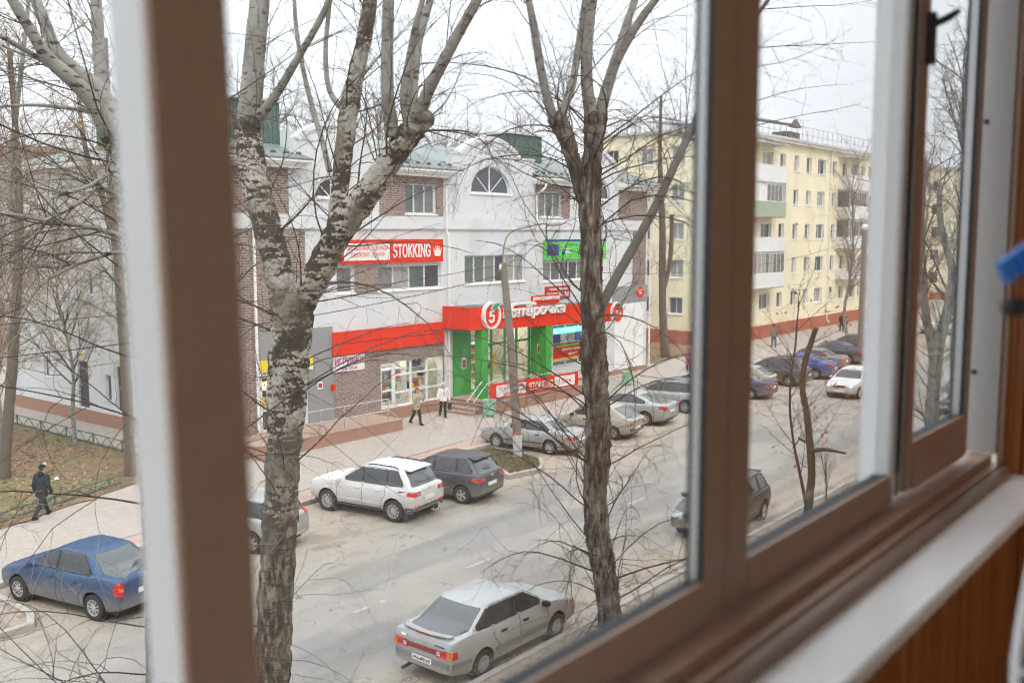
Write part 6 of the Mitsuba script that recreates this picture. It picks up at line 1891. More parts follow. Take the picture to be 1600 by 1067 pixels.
def rear_wiper(part, tri, k):
    z = k['glass'][4] + .10
    p = project(tri, np.array([[0.02, z], [.30, z + .06]]), 0, -1)
    part('wiper', MB().bar((p[0] - .02, .02, z), (p[1] - .02, .30, z + .06), .018, .014), 'black_plastic')


def mud_flaps(part, tri, k):
    for s in (1, -1):
        x = -k['wb'] / 2 - k['rw'] - .10
        part('mud_flap', MB().box(x, x + .015, s * (k['W'] / 2 - .10) - .10, s * (k['W'] / 2 - .10) + .10, .10, .36), 'black_plastic')


def sedan(L, W, H, wb, **o):
    d = dict(W=W, H=H, wb=wb, bpillar=-.02, roofw=.70)
    d.update(o)
    return d


def std_decals(W, zt_f, zt_r, style):
    """Head lamps, tail lamps, grille and bumper strips for plain front and rear faces."""
    w = W / 2
    D = []
    zf0, zf1 = zt_f - .20, zt_f - .04
    D += both('headlight', 0, 1, [(w * .46, zf0), (w * .90, zf0 + .02), (w * .90, zf1 + .01), (w * .50, zf1)], .014, 'lamp_clear')
    D += [('grille', 0, 1, rect(-w * .40, w * .40, zf0 + .02, zf1 - .02), .010, 'black_plastic'), ('air_intake', 0, 1, rect(-w * .55, w * .55, .24, .36), .010, 'black_plastic')]
    return D


def tall_tail(W, z0, z1):
    w = W / 2
    return both('tail_light', 0, -1, [(w * .70, z0), (w * .93, z0 + .02), (w * .90, z1), (w * .74, z1)], .016, 'lamp_red') + sides('tail_light_return', [(-9, z0), (-9, z0 + .1), (-8.9, z0)], .01, 'lamp_red')[:0]


def wide_tail(W, z0, z1, inner=.46):
    w = W / 2
    return both('tail_light', 0, -1, [(w * inner, z0 + .03), (w * .94, z0), (w * .94, z1), (w * inner, z1 - .02)], .016, 'lamp_red')


KINDS_OF_CAR = {}
# the angular saloon nearest to us
KINDS_OF_CAR['angular_saloon'] = dict(W=1.65, H=1.40, wb=2.46, fo=.78, ro=.93, rw=.285, gap=.055, gc=.19, crown=.02, bow=.06, roofw=.74, arch=.055, taper=.03,
    ntaper=.055, ttaper=.035, rww=1.09,
    top=[(-2.16, .86), (-2.12, .965), (-1.50, 1.00), (-.8, .93), (.55, .92), (.85, .945), (1.60, .83), (1.94, .735), (2.01, .62)],
    glass=(-1.66, -1.02, .30, 1.0, .945), bpillar=-.06, dpillar=-.88, cpillar=.12, door_f=.92, door_r=-.92, mirror=(.74, .96), trim='black_plastic', rim='cap', handle='black_plastic',
    moulding=(.40, .52, 'sill_grey'), mirrorm='black_plastic', plate_f=.42, plate_r=.44, plate_text='Р564РВ 40', badge_r=.86, rwlow=.045, pale=False,
    decals=both('headlight', 0, 1, [(.36, .56), (.70, .56), (.70, .69), (.38, .69)], .014, 'lamp_clear') + both('turn_lamp', 0, 1, [(.70, .56), (.80, .57), (.80, .68), (.70, .69)], .012, 'lamp_orange') + sides('turn_lamp', [(1.78, .60), (1.94, .59), (1.93, .68), (1.76, .71)], .012, 'lamp_orange')
    + [('grille', 0, 1, rect(-.34, .34, .57, .68), .01, 'black_plastic'), ('bumper_strip', 0, -1, rect(-.79, .79, .44, .57), .012, 'sill_grey'), ('bumper_strip', 0, 1, rect(-.75, .75, .38, .50), .012, 'sill_grey'),
       ('lamp_bar', 0, -1, rect(-.40, .40, .665, .775), .010, 'lamp_red_dark')] + both('tail_light', 0, -1, [(.40, .645), (.66, .645), (.66, .80), (.40, .785)], .018, 'lamp_red') + both('turn_lamp', 0, -1, [(.66, .645), (.77, .65), (.77, .80), (.66, .80)], .018, 'lamp_orange')
    + both('reversing_lamp', 0, -1, [(.41, .68), (.50, .68), (.50, .76), (.41, .76)], .022, 'lamp_clear') + sides('tail_light', [(-2.13, .65), (-2.0, .65), (-2.0, .79), (-2.11, .80)], .012, 'lamp_red') + sides('bumper_strip', [(-2.13, .44), (-1.60, .46), (-1.60, .55), (-2.13, .57)], .010, 'sill_grey')
    + [('emblem', 0, -1, rect(-.03, .03, .845, .905), .012, 'chrome'), ('model_badge', 0, -1, rect(.38, .56, .86, .885), .008, 'chrome'), ('model_badge', 0, -1, rect(-.58, -.34, .845, .87), .008, 'dark_grey')], extra=[exhaust, boot_spoiler])
# white compact SUV
KINDS_OF_CAR['compact_suv'] = dict(W=1.81, H=1.68, wb=2.60, fo=.80, ro=.74, rw=.345, gap=.06, gc=.27, crown=.05, bow=.13, roofw=.735, arch=.085, taper=.05,
    top=[(-2.04, .98), (-1.97, 1.06), (-1.4, 1.06), (.7, 1.05), (1.0, 1.07), (1.65, 1.01), (2.0, .93), (2.10, .80)],
    glass=(-1.94, -1.58, .15, .98, 1.08), bpillar=-.10, dpillar=-1.0, cpillar=.20, door_f=.90, door_r=-1.02, mirror=(.78, 1.10), rim='spoke', spokes=10, handle='PAINT', moulding=(.48, .56, 'PAINT'),
    sillm='black_plastic', plate_f=.45, plate_r=.66, badge_r=.98, rwlow=.03, pale=False,
    decals=std_decals(1.81, .96, 1, 0) + both('tail_light', 0, -1, [(.47, .86), (.86, .84), (.88, 1.00), (.50, .98)], .018, 'lamp_red') + both('reversing_lamp', 0, -1, [(.56, .90), (.64, .89), (.64, .95), (.56, .95)], .024, 'lamp_clear') + sides('tail_light', [(-2.02, .85), (-1.80, .88), (-1.81, .99), (-2.01, 1.0)], .012, 'lamp_red')
    + [('bumper', 0, -1, rect(-.86, .86, .30, .52), .012, 'dark_grey'), ('bumper', 0, 1, rect(-.84, .84, .28, .42), .012, 'dark_grey')] + both('reflector', 0, -1, [(.55, .50), (.80, .50), (.80, .545), (.55, .545)], .016, 'lamp_red') + sides('wheel_trim', [(-2.0, .32), (-1.72, .32), (-1.72, .50), (-2.0, .50)], .008, 'dark_grey'),
    extra=[roof_rails, roof_spoiler, rear_wiper, mud_flaps])
# rounded small five-door
KINDS_OF_CAR['small_hatch'] = dict(W=1.69, H=1.54, wb=2.49, fo=.74, ro=.68, rw=.30, gap=.055, gc=.19, crown=.045, bow=.12, roofw=.70, arch=.085, taper=.06,
    top=[(-1.92, .90), (-1.86, 1.00), (-1.2, 1.00), (.7, .96), (1.05, .98), (1.6, .84), (1.90, .72), (1.98, .6)],
    glass=(-1.86, -1.45, .10, 1.05, .99), bpillar=-.10, dpillar=-.98, cpillar=.14, door_f=.92, door_r=-1.0, mirror=(.78, 1.00), rim='spoke', spokes=5, handle='PAINT', moulding=(.44, .49, 'PAINT'), plate_f=.38, plate_r=.58, badge_r=.90, pale=False, rwlow=.02,
    decals=std_decals(1.69, .80, 1, 0) + wide_tail(1.69, .76, .90, .50) + sides('tail_light', [(-1.9, .77), (-1.62, .80), (-1.66, .89), (-1.89, .90)], .012, 'lamp_red') + [('bumper_strip', 0, -1, rect(-.70, .70, .30, .38), .012, 'dark_grey')], extra=[roof_spoiler, rear_wiper])
# tall rounded hatchback with upright lamps
KINDS_OF_CAR['tall_hatch'] = dict(W=1.72, H=1.52, wb=2.49, fo=.80, ro=.72, rw=.305, gap=.055, gc=.20, crown=.04, bow=.11, roofw=.72, arch=.08, taper=.05,
    top=[(-1.96, .90), (-1.90, .98), (-1.2, .98), (.7, .95), (1.05, .97), (1.65, .85), (1.96, .74), (2.04, .6)],
    glass=(-1.90, -1.62, .12, 1.05, .98), bpillar=-.06, dpillar=-.98, cpillar=.14, door_f=.92, door_r=-1.0, mirror=(.78, .99), rim='spoke', spokes=6, handle='PAINT', moulding=(.44, .50, 'PAINT'), plate_f=.40, plate_r=.60, badge_r=.86, rwlow=.03,
    decals=std_decals(1.72, .82, 1, 0) + both('tail_light', 0, -1, [(.60, .90), (.78, .88), (.66, 1.36), (.585, 1.36)], .018, 'lamp_red') + [('bumper_strip', 0, -1, rect(-.74, .74, .36, .44), .012, 'PAINT')], extra=[roof_spoiler, rear_wiper])
# plain saloon
KINDS_OF_CAR['plain_saloon'] = dict(W=1.74, H=1.52, wb=2.63, fo=.74, ro=.80, rw=.31, gap=.06, gc=.20, crown=.04, bow=.10, roofw=.71, arch=.08, taper=.05,
    top=[(-2.13, .88), (-2.06, 1.01), (-1.45, 1.04), (-.6, .97), (.65, .96), (1.0, .98), (1.7, .84), (2.03, .72), (2.11, .6)],
    glass=(-1.55, -1.05, .22, 1.02, .985), bpillar=-.06, cpillar=.22, door_f=.94, door_r=-1.02, mirror=(.80, 1.0), rim='spoke', spokes=9, handle='PAINT', plate_f=.40, plate_r=.62, badge_r=.90, rwlow=.05, pale=False,
    decals=std_decals(1.74, .80, 1, 0) + both('tail_light', 0, -1, [(.66, .66), (.83, .66), (.82, .97), (.68, .97)], .018, 'lamp_red') + both('turn_lamp', 0, -1, [(.67, .78), (.80, .78), (.79, .86), (.68, .86)], .022, 'lamp_orange') + sides('tail_light', [(-2.11, .66), (-1.98, .68), (-2.0, .95), (-2.08, .96)], .012, 'lamp_red'))
# softer saloon with wide lamps
KINDS_OF_CAR['round_saloon'] = dict(W=1.68, H=1.39, wb=2.52, fo=.86, ro=1.04, rw=.29, gap=.055, gc=.18, crown=.04, bow=.12, roofw=.69, arch=.08, taper=.06,
    top=[(-2.28, .80), (-2.20, .93), (-1.5, .97), (-.6, .90), (.6, .88), (.95, .90), (1.7, .78), (2.04, .66), (2.12, .55)],
    glass=(-1.62, -.95, .22, 1.02, .905), bpillar=-.05, cpillar=.22, door_f=.92, door_r=-1.0, mirror=(.78, .92), rim='spoke', spokes=7, handle='black_plastic', moulding=(.40, .46, 'dark_grey'), plate_f=.36, plate_r=.60, badge_r=.84, rwlow=.04, pale=False,
    decals=std_decals(1.68, .72, 1, 0) + wide_tail(1.68, .66, .82, .42) + sides('tail_light', [(-2.26, .67), (-2.02, .69), (-2.04, .80), (-2.24, .81)], .012, 'lamp_red'))
# old square estate-like hatchback
KINDS_OF_CAR['old_hatch'] = dict(W=1.62, H=1.40, wb=2.46, fo=.78, ro=.76, rw=.28, gap=.055, gc=.19, crown=.02, bow=.06, roofw=.74, arch=.055, taper=.03,
    top=[(-1.99, .84), (-1.94, .93), (-1.2, .93), (.6, .91), (.9, .93), (1.6, .82), (1.93, .73), (2.01, .6)],
    glass=(-1.92, -1.05, .28, .98, .93), bpillar=-.04, dpillar=-.86, cpillar=.40, door_f=.92, door_r=-.92, mirror=(.76, .95), rim='cap', handle='black_plastic', moulding=(.40, .48, 'dark_grey'), mirrorm='black_plastic', plate_f=.40, plate_r=.46, badge_r=.86, rwlow=.02, pale=False,
    decals=std_decals(1.62, .76, 1, 0) + wide_tail(1.62, .64, .80, .55) + [('bumper_strip', 0, -1, rect(-.76, .76, .40, .54), .014, 'dark_grey')])
# fastback
KINDS_OF_CAR['fastback'] = dict(W=1.82, H=1.48, wb=2.64, fo=.90, ro=.96, rw=.32, gap=.055, gc=.18, crown=.05, bow=.14, roofw=.68, arch=.09, taper=.08,
    top=[(-2.28, .90), (-2.20, 1.00), (-1.6, 1.03), (-.6, .98), (.65, .95), (1.05, .97), (1.8, .82), (2.14, .70), (2.22, .55)],
    glass=(-1.95, -.85, .20, 1.12, .985), bpillar=-.06, cpillar=.34, door_f=.94, door_r=-1.04, mirror=(.82, 1.0), rim='spoke', spokes=10, handle='PAINT', plate_f=.36, plate_r=.62, badge_r=.93, rwlow=.06, pale=False,
    decals=std_decals(1.82, .78, 1, 0) + both('tail_light', 0, -1, [(.50, .80), (.88, .76), (.88, .97), (.54, .93)], .018, 'lamp_red') + sides('tail_light', [(-2.24, .78), (-1.98, .84), (-2.0, .94), (-2.22, .97)], .012, 'lamp_red') + [('bumper_strip', 0, -1, rect(-.75, .75, .28, .38), .012, 'dark_grey')])
# estate
KINDS_OF_CAR['estate'] = dict(W=1.78, H=1.60, wb=2.70, fo=.88, ro=.98, rw=.32, gap=.055, gc=.19, crown=.04, bow=.11, roofw=.71, arch=.085, taper=.05,
    top=[(-2.33, .92), (-2.26, 1.02), (-1.4, 1.02), (.7, .98), (1.05, 1.0), (1.8, .84), (2.15, .72), (2.23, .58)],
    glass=(-2.22, -1.80, .20, 1.08, 1.01), bpillar=-.06, dpillar=-1.10, cpillar=.18, door_f=.94, door_r=-1.08, mirror=(.82, 1.03), rim='spoke', spokes=9, handle='PAINT', moulding=(.46, .52, 'dark_grey'), plate_f=.38, plate_r=.62, badge_r=.92, rwlow=.03, pale=False,
    decals=std_decals(1.78, .80, 1, 0) + both('tail_light', 0, -1, [(.66, .80), (.84, .78), (.76, 1.20), (.66, 1.20)], .018, 'lamp_red') + sides('tail_light', [(-2.3, .80), (-2.10, .82), (-2.06, 1.02), (-2.24, 1.04)], .012, 'lamp_red'), extra=[roof_rails, rear_wiper])
P('sill_grey', (0.17, 0.175, 0.18), 0.5, 0.4)
P('car_glass_rear', (0.055, 0.064, 0.070), 0.03, 1.0)


def car(kind, paint, x, y, deg, label, group=None, lit=False, z=0.0, skip=()):
    t = thing('parked_car' if not lit else 'moving_car', label, 'car', group)
    M_ = T().translate([x, y, z]).rotate([0, 0, 1], deg)
    keys = []
    for parent, nm, d, mat in make_car(kind):
        m = paint if mat == 'PAINT' else mat
        e = dict(d)
        e['bsdf'] = {'type': 'ref', 'id': 'm_' + m}
        e['to_world'] = M_
        key = numbered(f'{keys[parent] if parent is not None else t}__{nm}')
        scene[key] = e
        keys.append(key)
        if lit and nm == 'headlight':
            c = np.array(meshkit.WRITTEN[d['filename']][0]).mean(0)
            k = obj('lit_bulb', mikit.ply(trimesh.Trimesh(ICO2.vertices * [.03, .085, .06] + c + [.015, 0, .0], ICO2.faces), None, smooth=True), 'lamp_clear', key, to_world=M_)
            scene[k]['emitter'] = {'type': 'area', 'radiance': {'type': 'rgb', 'value': [2.6, 2.45, 2.1]}}
    return t


GP = 'cars parked along the street'
def wheel_at(kind, xf, yf, xr, yr, side):
    """Pose from the ground points of the front and rear wheel on one side (1: left side, -1: right side)."""
    k = KINDS_OF_CAR[kind]
    f, r = np.array([xf, yf]), np.array([xr, yr])
    h = unit(f - r)
    left = np.array([-h[1], h[0]])
    c = (f + r) / 2 - side * left * (k['W'] / 2 - .06)
    return c[0], c[1], math.degrees(math.atan2(h[1], h[0]))


car('angular_saloon', 'paint_silver', *wheel_at('angular_saloon', 16.92, 12.345, 14.44, 12.345, -1), 'dusty silver angular saloon parked by the near kerb, the nearest car')
car('compact_suv', 'paint_white', *wheel_at('compact_suv', 20.52, 24.0, 20.93, 21.43, 1), 'white compact off-roader with roof rails parked between two cars, red strip paving ahead')
car('small_hatch', 'paint_anthracite', *wheel_at('small_hatch', 23.45, 23.65, 23.80, 21.18, 1), 'dark blue-grey hatchback parked right beside the white off-roader')
car('plain_saloon', 'paint_blue', *wheel_at('plain_saloon', 10.63, 23.75, 11.13, 21.17, 1), 'blue saloon parked at the left edge by the kerb corner, behind twigs')
car('tall_hatch', 'paint_silver', *wheel_at('tall_hatch', 15.85, 24.75, 16.35, 22.31, 1), 'silver-white hatchback half hidden behind the pale poplar trunk')
car('round_saloon', 'paint_silver', 32.05, 24.60, 97, 'silver saloon parked behind the concrete pole')
car('old_hatch', 'paint_beige', 36.1, 24.15, 96, 'old beige hatchback parked behind the dark poplar trunk')
car('fastback', 'paint_silver', 39.75, 24.85, 97, 'silver fastback with red lamps right of the old beige hatchback')
car('estate', 'paint_silver', 43.6, 25.0, 100, 'silver estate car cut off by the middle window post')
car('round_saloon', 'paint_navy', 47.9, 25.6, 98, 'dark saloon almost hidden behind the silver estate car')
car('round_saloon', 'paint_navy', 49.5, 24.2, 98, 'dark navy saloon whose tail shows just right of the middle window post')
car('old_hatch', 'paint_beige', 52.0, 25.0, 97, 'cream old car whose tail shows behind the dark navy saloon')
car('estate', 'paint_anthracite', 55.1, 24.55, 98, 'dark grey estate car with roof rails near the lopped trunk')
car('fastback', 'paint_bright_blue', 58.9, 24.4, 97, 'bright blue car behind the lopped trunk with red tail lamps')
car('round_saloon', 'paint_graphite', 62.9, 25.2, 97, 'grey saloon parked right after the bright blue car')
car('fastback', 'paint_navy', 67.0, 25.4, 98, 'dark blue car parked third from the far end of the row')
car('plain_saloon', 'paint_black', 71.5, 25.9, 99, 'black saloon with a lit-looking red lamp parked near the far concrete pole')
car('compact_suv', 'paint_graphite', 77.0, 26.0, 97, 'grey tall car parked last in the row, partly behind the far concrete pole')
car('plain_saloon', 'paint_white', 54.0, 19.2, 180, 'white saloon driving towards us with its headlights on', lit=True)
car('tall_hatch', 'paint_dark_brown', 26.95, 13.4, 184, 'nearly black hatchback parked by the near kerb behind the middle window post')
car('estate', 'paint_white', 92, 24.5, 97, 'white estate car far down the street beside a blue truck, in the last narrow pane')
car('round_saloon', 'paint_graphite', 52.5, 13.4, 180, 'dark saloon by the near kerb at the bottom of the last narrow pane')
# a blue truck far down the street
TK = thing('blue_truck', 'blue truck with a grey chassis parked far down the street in the last narrow pane', 'truck')
tx, ty = 79.0, 17.5
obj('cab', MB().hexa([[tx, ty, .8], [tx + 2.0, ty, .8], [tx + 2.0, ty + 2.3, .8], [tx, ty + 2.3, .8], [tx + .25, ty + .1, 2.9], [tx + 2.0, ty + .1, 2.9], [tx + 2.0, ty + 2.2, 2.9], [tx + .25, ty + 2.2, 2.9]]), 'paint_bright_blue', TK)
obj('windscreen', MB().hexa([[tx + .06, ty + .25, 1.75], [tx + .10, ty + .25, 1.7], [tx + .10, ty + 2.05, 1.7], [tx + .06, ty + 2.05, 1.75], [tx + .20, ty + .3, 2.7], [tx + .25, ty + .3, 2.7], [tx + .25, ty + 2.0, 2.7], [tx + .20, ty + 2.0, 2.7]]), 'car_glass', TK)
obj('side_window', MB().box(tx + .5, tx + 1.6, ty - .01, ty + .1, 1.8, 2.55), 'car_glass', TK)
obj('load_bed', MB().box(tx + 2.15, tx + 6.2, ty - .1, ty + .0, 1.1, 1.9).box(tx + 2.15, tx + 6.2, ty + 2.3, ty + 2.4, 1.1, 1.9).box(tx + 2.15, tx + 2.22, ty, ty + 2.3, 1.1, 2.2).box(tx + 6.13, tx + 6.2, ty, ty + 2.3, 1.1, 1.9).box(tx + 2.22, tx + 6.13, ty, ty + 2.3, 1.02, 1.1), 'paint_bright_blue', TK)
obj('chassis', MB().box(tx + .3, tx + 6.0, ty + .5, ty + 1.8, .55, .79), 'dark_grey', TK)
obj('bumper', MB().box(tx - .1, tx + .1, ty, ty + 2.3, .45, .75), 'light_grey', TK)
for wx in (tx + 1.0, tx + 5.0):
    for wy in (ty + .15, ty + 2.15):
        w = obj('wheel', MB().lathe([(.25, -.14), (.46, -.14), (.5, -.1), (.5, .1), (.46, .14), (.25, .14)], MAT([[1, 0, 0], [0, 0, 1], [0, 1, 0]], [wx, wy, .5]), 20), 'tyre', TK, 40)
        obj('rim', MB().lathe([(.26, -.1), (.1, -.12), (0, -.12)], MAT([[1, 0, 0], [0, 0, 1], [0, 1, 0]], [wx, wy, .5]), 16).lathe([(.26, .1), (.1, .12), (0, .12)], MAT([[1, 0, 0], [0, 0, 1], [0, 1, 0]], [wx, wy, .5]), 16), 'rim_silver', w)
# ---------------------------------------------------------------- people
ICO = trimesh.creation.icosphere(1, 1.0).vertices


def ball(p, r):
    return np.asarray(p, float) + ICO * np.asarray(r, float)


def chain(bones, edge=0.03, smooth=6):
    """One closed surface from bones (point, radius, point, radius)."""
    ms = [m3.Manifold.hull_points(np.vstack([ball(a, ra), ball(b, rb)]).astype(np.float64)) for a, ra, b, rb in bones]
    m = m3.Manifold.batch_boolean(ms, m3.OpType.Add).refine_to_length(edge)
    t = from_m(m)
    t.merge_vertices()
    trimesh.smoothing.filter_taubin(t, iterations=smooth)
    return t


P('skin', (0.52, 0.34, 0.26), 0.6, 0.3)
P('hair_brown', (0.09, 0.055, 0.035), 0.7, 0.3)
P('cloth_black', (0.022, 0.024, 0.027), 0.85, 0.15)
P('cloth_charcoal', (0.040, 0.045, 0.050), 0.85, 0.15)
P('cloth_navy', (0.025, 0.030, 0.055), 0.85, 0.15)
P('cloth_beige', (0.42, 0.385, 0.29), 0.85, 0.15)
P('cloth_white', (0.76, 0.74, 0.71), 0.85, 0.15)
P('cloth_grey', (0.30, 0.32, 0.34), 0.85, 0.15)
P('cloth_pink', (0.58, 0.16, 0.22), 0.85, 0.15)
P('cloth_tan', (0.25, 0.21, 0.16), 0.85, 0.15)
P('cloth_jeans', (0.07, 0.11, 0.17), 0.85, 0.15)
P('cloth_brown', (0.20, 0.105, 0.06), 0.85, 0.15)
P('bag_plastic', (0.75, 0.77, 0.80), 0.4, 0.3)
P('fur', (0.28, 0.17, 0.11), 0.95, 0.05)


def person(label, x, y, deg, z0=0.12, h=1.72, legs=((20, 8), (-22, 18)), arms=((-15, 8, 20), (20, 8, 25)), lean=3, jacket='cloth_black', hem=0.78, trousers='cloth_black', hat=('cap', 'cloth_black'), shoes='cloth_black',
           sleeve=None, hood=None, scarf=None, bag=None, head_turn=0, skirt=0.0, bulk=1.0):
    """legs, arms: (left, right); a leg is (hip forward, knee bend), an arm (forward, outward, elbow bend), degrees."""
    t = thing('person', label, 'person')
    k = h / 1.75
    rad = math.radians
    ln = rad(lean)
    hipz = 0.93
    J = {}
    low = []
    for s, (a, b), n in ((1, legs[0], 'l'), (-1, legs[1], 'r')):
        hip = np.array([0, s * .085, hipz])
        kn = hip + .44 * np.array([math.sin(rad(a)), 0, -math.cos(rad(a))])
        an = kn + .42 * np.array([math.sin(rad(a - b)), 0, -math.cos(rad(a - b))])
        J['hip' + n], J['kn' + n], J['an' + n] = hip, kn, an
        fa = rad(a - b) * .55
        J['toe' + n] = an + np.array([.155 * math.cos(fa), s * .02, -.035 + .155 * math.sin(fa) * .6])
        J['heel' + n] = an + np.array([-.055, 0, -.04])
        low.append(min(J['toe' + n][2], J['heel' + n][2]) - .03)
    up = lambda v: np.array([v[0] * math.cos(ln) + (v[2] - hipz) * math.sin(ln), v[1], hipz + (v[2] - hipz) * math.cos(ln)])
    nk, hd = up(np.array([0.0, 0, 1.47])), up(np.array([.03, 0, 1.625]))
    for s, (a, o, b), n in ((1, arms[0], 'l'), (-1, arms[1], 'r')):
        sh = up(np.array([0, s * .185, 1.41]))
        d = np.array([math.sin(rad(a)) * math.cos(rad(o)), s * math.sin(rad(o)), -math.cos(rad(a)) * math.cos(rad(o))])
        el = sh + .285 * d
        e2 = rad(a + b)
        d2 = np.array([math.sin(e2) * math.cos(rad(o)), s * math.sin(rad(o)) * (1 if b < 60 else -.55), -math.cos(e2) * math.cos(rad(o))])
        wr = el + .25 * unit(d2)
        J['sh' + n], J['el' + n], J['wr' + n], J['hd' + n] = sh, el, wr, unit(d2)
    dz = -min(low)
    fin = lambda m: trimesh.Trimesh((np.array(m.vertices) + [0, 0, dz]) * k, m.faces, process=False)
    Mw = T().translate([x, y, z0]).rotate([0, 0, 1], deg)

    def put(name, m, mat, parent=None, smooth=True):
        return obj(name, mikit.ply(fin(m), None, smooth=smooth), mat, parent or t, to_world=Mw)

    chest, waist, pel = up(np.array([0, 0, 1.30])), up(np.array([0, 0, 1.08])), np.array([0, 0, .95])
    el_ = lambda a, b, c: np.array([a, b, c])
    ct, st_ = math.cos(rad(head_turn)), math.sin(rad(head_turn))
    turn = lambda v: hd + np.array([v[0] * ct - v[1] * st_, v[0] * st_ + v[1] * ct, v[2]])
    B = [(pel, el_(.09, .14, .09), waist, el_(.085, .125, .09)), (waist, el_(.085, .125, .09), chest, el_(.105, .155, .11)), (chest, el_(.10, .15, .10), nk - [0, 0, .05], el_(.06, .09, .05)), (nk - [0, 0, .04], .058, hd - [0, 0, .05], .052),
         (hd + [0, 0, .02], el_(.096, .078, .10), turn(np.array([.025, 0, -.055])), el_(.062, .055, .06)), (turn(np.array([.09, 0, .0])), .013, turn(np.array([.105, 0, -.03])), .016),
         (turn(np.array([0, .078, -.01])), el_(.022, .010, .03), turn(np.array([0, -.078, -.01])), el_(.022, .010, .03))]
    for n, s in (('l', 1), ('r', -1)):
        B += [(J['hip' + n], .088, J['kn' + n], .055), (J['kn' + n], .055, J['an' + n], .038), (J['an' + n], .04, J['toe' + n], .03), (J['an' + n], .04, J['heel' + n], .035), (J['sh' + n], .058, J['el' + n], .042), (J['el' + n], .042, J['wr' + n], .030), (J['sh' + n], .06, chest + [0, s * .08, .04], .08)]
        d = J['hd' + n]
        side = unit(np.cross(d, [0, s * 1.0, .2]))
        cr = unit(np.cross(d, side))
        pm = J['wr' + n] + d * .075
        B += [(J['wr' + n] + d * .01, .027, pm, el_(.034, .026, .030))]
        for f in range(4):
            b0 = pm + side * (.028 - .0187 * f)
            e1 = b0 + d * (.038 - .004 * abs(f - 1)) + cr * .010
            e2_ = e1 + d * .022 + cr * .022
            B += [(b0, .0098, e1, .0092), (e1, .0092, e2_, .008)]
        th = J['wr' + n] + d * .03 + side * .03
        B += [(J['wr' + n] + d * .02, .015, th + side * .012, .012), (th + side * .012, .012, th + d * .035 + side * .014 + cr * .01, .010)]
    put('body', chain(B, .026, 4), 'skin')
    for s in (1, -1):
        c = turn(np.array([.088, s * .032, .012]))
        put('eye', trimesh.Trimesh(c + ICO * .010, trimesh.creation.icosphere(1).faces), 'ink')
    put('mouth', trimesh.Trimesh(turn(np.array([.088, 0, -.062])) + ICO * [.006, .022, .006], trimesh.creation.icosphere(1).faces), 'dark_red')
    q = bulk
    # trousers and shoes
    B = [(pel + [0, 0, -.02], el_(.105, .155, .09), pel + [0, 0, .06], el_(.10, .145, .06))]
    for n in 'lr':
        B += [(J['hip' + n], .10, J['kn' + n], .072), (J['kn' + n], .072, J['an' + n] + (J['kn' + n] - J['an' + n]) * .10, .062)]
    put('trousers', chain(B, .04, 5), trousers)
    for n in 'lr':
        put('shoe', chain([(J['an' + n] + [0, 0, .01], .046, J['heel' + n], .042), (J['heel' + n], .040, J['toe' + n], .034), (J['an' + n], .044, J['toe' + n], .034)], .03, 3), shoes)
    # jacket
    hz = hem
    hemp = np.array([0, 0, hz])
    B = [(hemp + [0, 0, .04], el_(.135 * q + skirt, .185 * q + skirt * .8, .05), pel + [0, 0, .02], el_(.13 * q, .18 * q, .10)), (pel, el_(.13 * q, .175 * q, .10), waist, el_(.118 * q, .16 * q, .10)), (waist, el_(.118 * q, .16 * q, .10), chest, el_(.135 * q, .19 * q, .12)),
         (chest, el_(.13 * q, .185 * q, .11), nk - [0, 0, .03], el_(.075, .10, .045))]
    SL = []
    for n, s in (('l', 1), ('r', -1)):
        B += [(J['sh' + n], .080 * q, chest + [0, s * .08, .03], .10)]
        arm = [(J['sh' + n], .078 * q, J['el' + n], .064 * q), (J['el' + n], .064 * q, J['wr' + n], .048)]
        (SL if sleeve else B).extend(arm)
        if sleeve:
            SL.append((J['sh' + n] + [0, 0, .02], .083 * q, J['sh' + n] - [0, s * .05, -.03], .075))
    jk = put('jacket', chain(B, .036, 5), jacket)
    if sleeve:
        put('sleeves', chain(SL, .036, 4), sleeve)
    if hood:
        put('hood', chain([(nk + [-.05, .05, .02], .06, nk + [-.05, -.05, .02], .06), (nk + [-.06, 0, -.03], .075, nk + [-.05, 0, .05], .06)], .03, 4), hood)
    if scarf:
        put('scarf', chain([(nk + [.0, .03, .02], .072, nk + [.02, -.03, .02], .072), (nk + [.075, .02, .0], .035, nk + [.135, .01, -.32], .035)], .03, 3), scarf)
    kind, hm = hat
    hc = hd + [0, 0, .03]
    if kind == 'cap':
        put('cap', chain([(hc + [-.005, 0, .04], el_(.108, .092, .075), hc + [-.005, 0, .055], el_(.10, .086, .07)), (turn(np.array([.09, .03, .055])), el_(.05, .03, .012), turn(np.array([.09, -.03, .055])), el_(.05, .03, .012))], .03, 3), hm)
        put('hair', chain([(hc + [-.045, 0, -.02], el_(.065, .082, .06), hc + [-.04, 0, .02], el_(.07, .084, .05))], .03, 3), 'hair_brown')
    elif kind == 'beanie':
        put('knit_hat', chain([(hc + [-.012, 0, .02], el_(.108, .095, .07), hc + [-.015, 0, .075], el_(.085, .075, .065))], .03, 3), hm)
        put('pompom', trimesh.Trimesh(hc + [-.02, 0, .165] + ICO * .035, trimesh.creation.icosphere(1).faces), 'cloth_grey')
    elif kind == 'hood':
        put('hood_up', chain([(hc + [-.035, 0, .015], el_(.108, .108, .12), hc + [-.04, 0, -.06], el_(.10, .115, .09)), (nk + [-.05, 0, .0], .10, nk + [-.02, 0, .05], .09)], .03, 3), hm)
    else:
        put('hair', chain([(hc + [-.02, 0, .03], el_(.103, .092, .08), hc + [-.05, 0, -.03], el_(.07, .088, .08))], .03, 3), hm)
